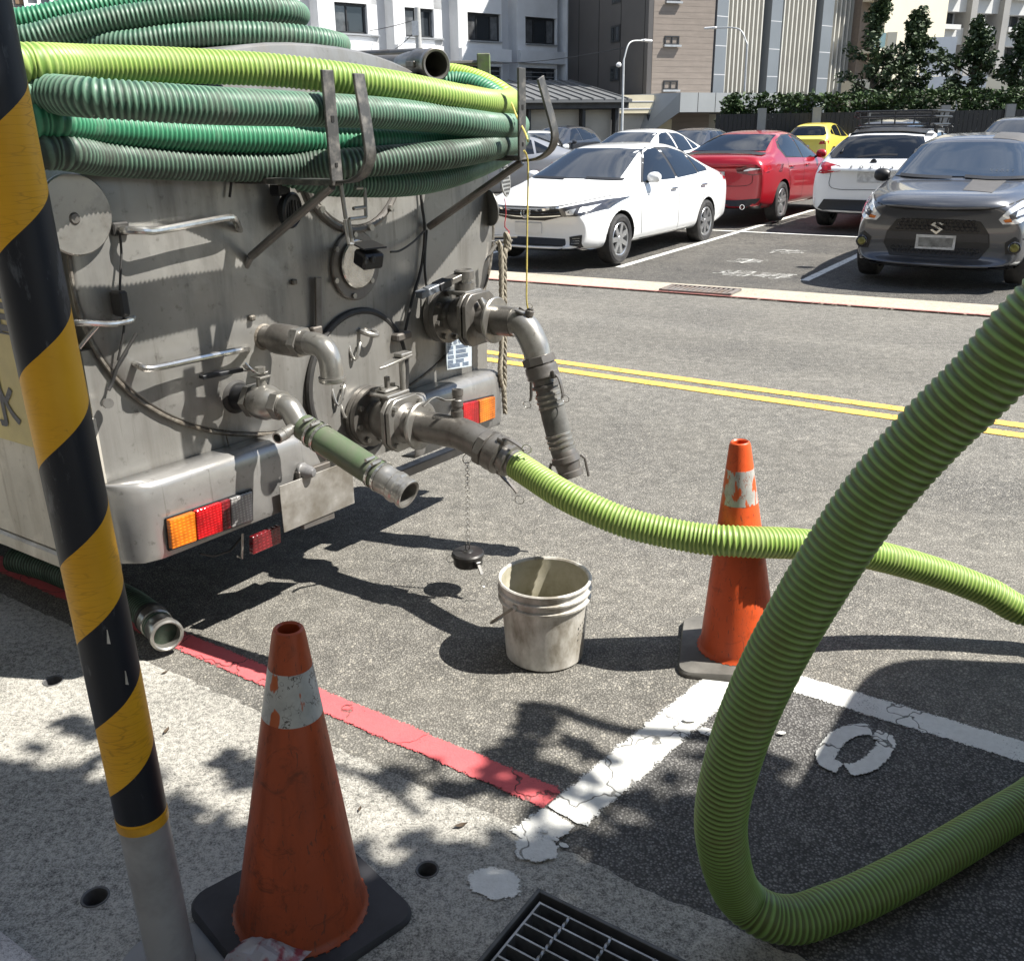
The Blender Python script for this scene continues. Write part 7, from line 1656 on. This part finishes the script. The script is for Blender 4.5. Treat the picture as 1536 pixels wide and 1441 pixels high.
# ================================================================== STREET TREE behind the viewer, shading the pavement
SV = V((sun_dir.x/sun_dir.z, sun_dir.y/sun_dir.z, 1))
stt = thing('street_tree', 'pavement tree just outside the picture whose crown shades the kerb', 'tree', V((3.0, -.75, 0))); tb = stt.location.copy()
rnd = random.Random(17); shade = [(-900, 1060), (-200, 1066), (0, 1076), (90, 1094), (150, 1108), (215, 1130), (262, 1150), (300, 1190), (345, 1204), (400, 1216), (470, 1234), (520, 1252), (560, 1240), (600, 1224), (650, 1206), (700, 1196), (760, 1186), (820, 1196), (872, 1176), (1060, 1105), (1700, 1230), (1700, 2480), (-900, 2480)]
poly = [G(x, y) for x, y in shade]
blobs = [[(700, 1196), (732, 1122), (772, 1098), (790, 1052), (826, 1050), (838, 1088), (806, 1128), (836, 1142), (905, 1168), (860, 1190)], [(318, 1140), (350, 1112), (385, 1130), (392, 1180), (350, 1190)], [(60, 1090), (110, 1070), (170, 1100), (180, 1115)], [(640, 1200), (665, 1168), (720, 1172), (735, 1196)], [(560, 1172), (575, 1148), (615, 1150), (622, 1176), (595, 1186)], [(838, 1100), (880, 1108), (935, 1138), (925, 1152), (880, 1136), (842, 1120)]]
def inpoly(p, lp):
    c = False
    for i in range(len(lp)):
        a, b = lp[i], lp[i-1]
        if (a.y > p.y) != (b.y > p.y) and p.x < (b.x-a.x)*(p.y-a.y)/(b.y-a.y)+a.x: c = not c
    return c
def edge_d(p, lp):
    return min(((p-a.lerp(b, max(0, min(1, (p-a).dot(b-a)/max(1e-9, (b-a).length_squared)))))).length for a, b in zip(lp, lp[1:]+lp[:1]))
mb = MB()
def leaf_at(g_, h, s):
    p = g_+SV*h-tb; x = V((rnd.gauss(0, 1), rnd.gauss(0, 1), rnd.gauss(0, .35))).normalized(); y = x.cross(sun_dir+V((rnd.gauss(0, .45), rnd.gauss(0, .45), 0))).normalized(); b = s*.5
    o = len(mb.v); mb.v += [p-x*s, p-y*b, p+x*s, p+y*b]; mb.f.append((o, o+1, o+2, o+3))
x0_, x1_, y0_, y1_ = -3.6, 3.0, -.9, 2.2
holes_sun = [(G(690, 1237), .05), (G(735, 1222), .035), (G(640, 1240), .04), (G(590, 1262), .03)]
n_tot = int((x1_-x0_)*(y1_-y0_)*620)
for _ in range(n_tot):
    g_ = V((rnd.uniform(x0_, x1_), rnd.uniform(y0_, y1_), 0))
    if not inpoly(g_, poly): continue
    if any((g_-hc).length < hr for hc, hr in holes_sun): continue
    d = edge_d(g_, poly)
    if d < .05: continue
    if d < .16 and noise.noise(V((g_.x*9, g_.y*9, 0))) < -.12: continue
    leaf_at(g_, rnd.uniform(3.0, 4.9), rnd.uniform(.055, .085) if d < .2 else rnd.uniform(.08, .13))
for _ in range(2400):                                   # leaves added behind the viewer to cut light bounced off the pavement
    g_ = V((rnd.uniform(-3.6, 3.4), rnd.uniform(-3.6, .5), 0)); leaf_at(g_, rnd.uniform(3.2, 5.2), rnd.uniform(.10, .19))
for bl in blobs:  # leaf clumps shaped to cast these separate shadow patches
    bp = [G(x, y) for x, y in bl]; xs = [p.x for p in bp]; ys = [p.y for p in bp]; A = (max(xs)-min(xs))*(max(ys)-min(ys))
    for _ in range(int(A*2600)):
        g_ = V((rnd.uniform(min(xs), max(xs)), rnd.uniform(min(ys), max(ys)), 0))
        if inpoly(g_, bp) and edge_d(g_, bp) > .012: leaf_at(g_, rnd.uniform(2.6, 3.4), rnd.uniform(.035, .06))
mb.build('crown', m_lf, stt, smooth=False)
tr = MB(); hubz = 3.0; hub = V((.1, .5, 2.4))
tr.tube([V((0, 0, 0)), V((.03, .15, 1.2)), hub], [.11, .095, .08], 10)
for px, py, h in ((300, 1300, 3.9), (700, 1300, 3.7), (100, 1200, 4.2), (500, 1400, 4.0), (900, 1300, 3.5), (1100, 1400, 3.8)):
    e = G(px, py)+SV*h-tb; tr.tube([hub, hub.lerp(e, .5)+V((0, 0, .3)), e], [.06, .04, .015], 7)
tr.build('trunk', m_bark, stt)
def twig(pts, h, r): 
    P = [G(x, y)+SV*h-tb for x, y in pts]; return MB().tube(spline(P, .04), r, 6).build('shade_branch', m_bark, stt)
twig([(800, 1058), (835, 1060), (880, 1078), (950, 1096), (1060, 1106), (1200, 1150)], 3.1, .026)  # added and bent to cast the curled shadow band on the ground
twig([(470, 1140), (540, 1160), (600, 1166), (650, 1150), (662, 1128)], 3.0, .012); twig([(540, 1160), (590, 1188), (640, 1230)], 3.0, .014); twig([(575, 1165), (640, 1172), (700, 1200)], 3.0, .012); twig([(610, 1130), (650, 1140), (668, 1165)], 3.0, .008)

# ================================================================== HOUSE FRONT added unseen behind the viewer to cut bounced light
hf = thing('added_shop_house', 'dark shop house added unseen behind the viewer to cut bounced light', 'building', road(0, -6.0), atan2(RD.y, RD.x))
m_hf = M('dark_stone_front', (.19, .185, .175), .7, 0, .2, .6)
MB().b2((-22, -7, 0), (24, 0, 13)).build('wall', m_hf, hf, smooth=False)
for i in range(-4, 5):
    for z_ in (4.2, 7.4, 10.6):
        fr = MB().b2((i*4.6-1.2, .0, z_), (i*4.6+1.2, .06, z_+1.7)).build('window', m_frame, hf, smooth=False); MB().b2((i*4.6-1.1, .06, z_+.1), (i*4.6+1.1, .075, z_+1.6)).build('pane', m_bgl, fr, smooth=False)
    so_ = MB().b2((i*4.6-1.8, .0, .1), (i*4.6+1.8, .05, 3.0)).build('shutter', m_shut, hf, smooth=False)
MB().b2((-22, 0, 3.3), (24, 1.6, 3.55)).build('canopy', m_hf, hf, smooth=False)
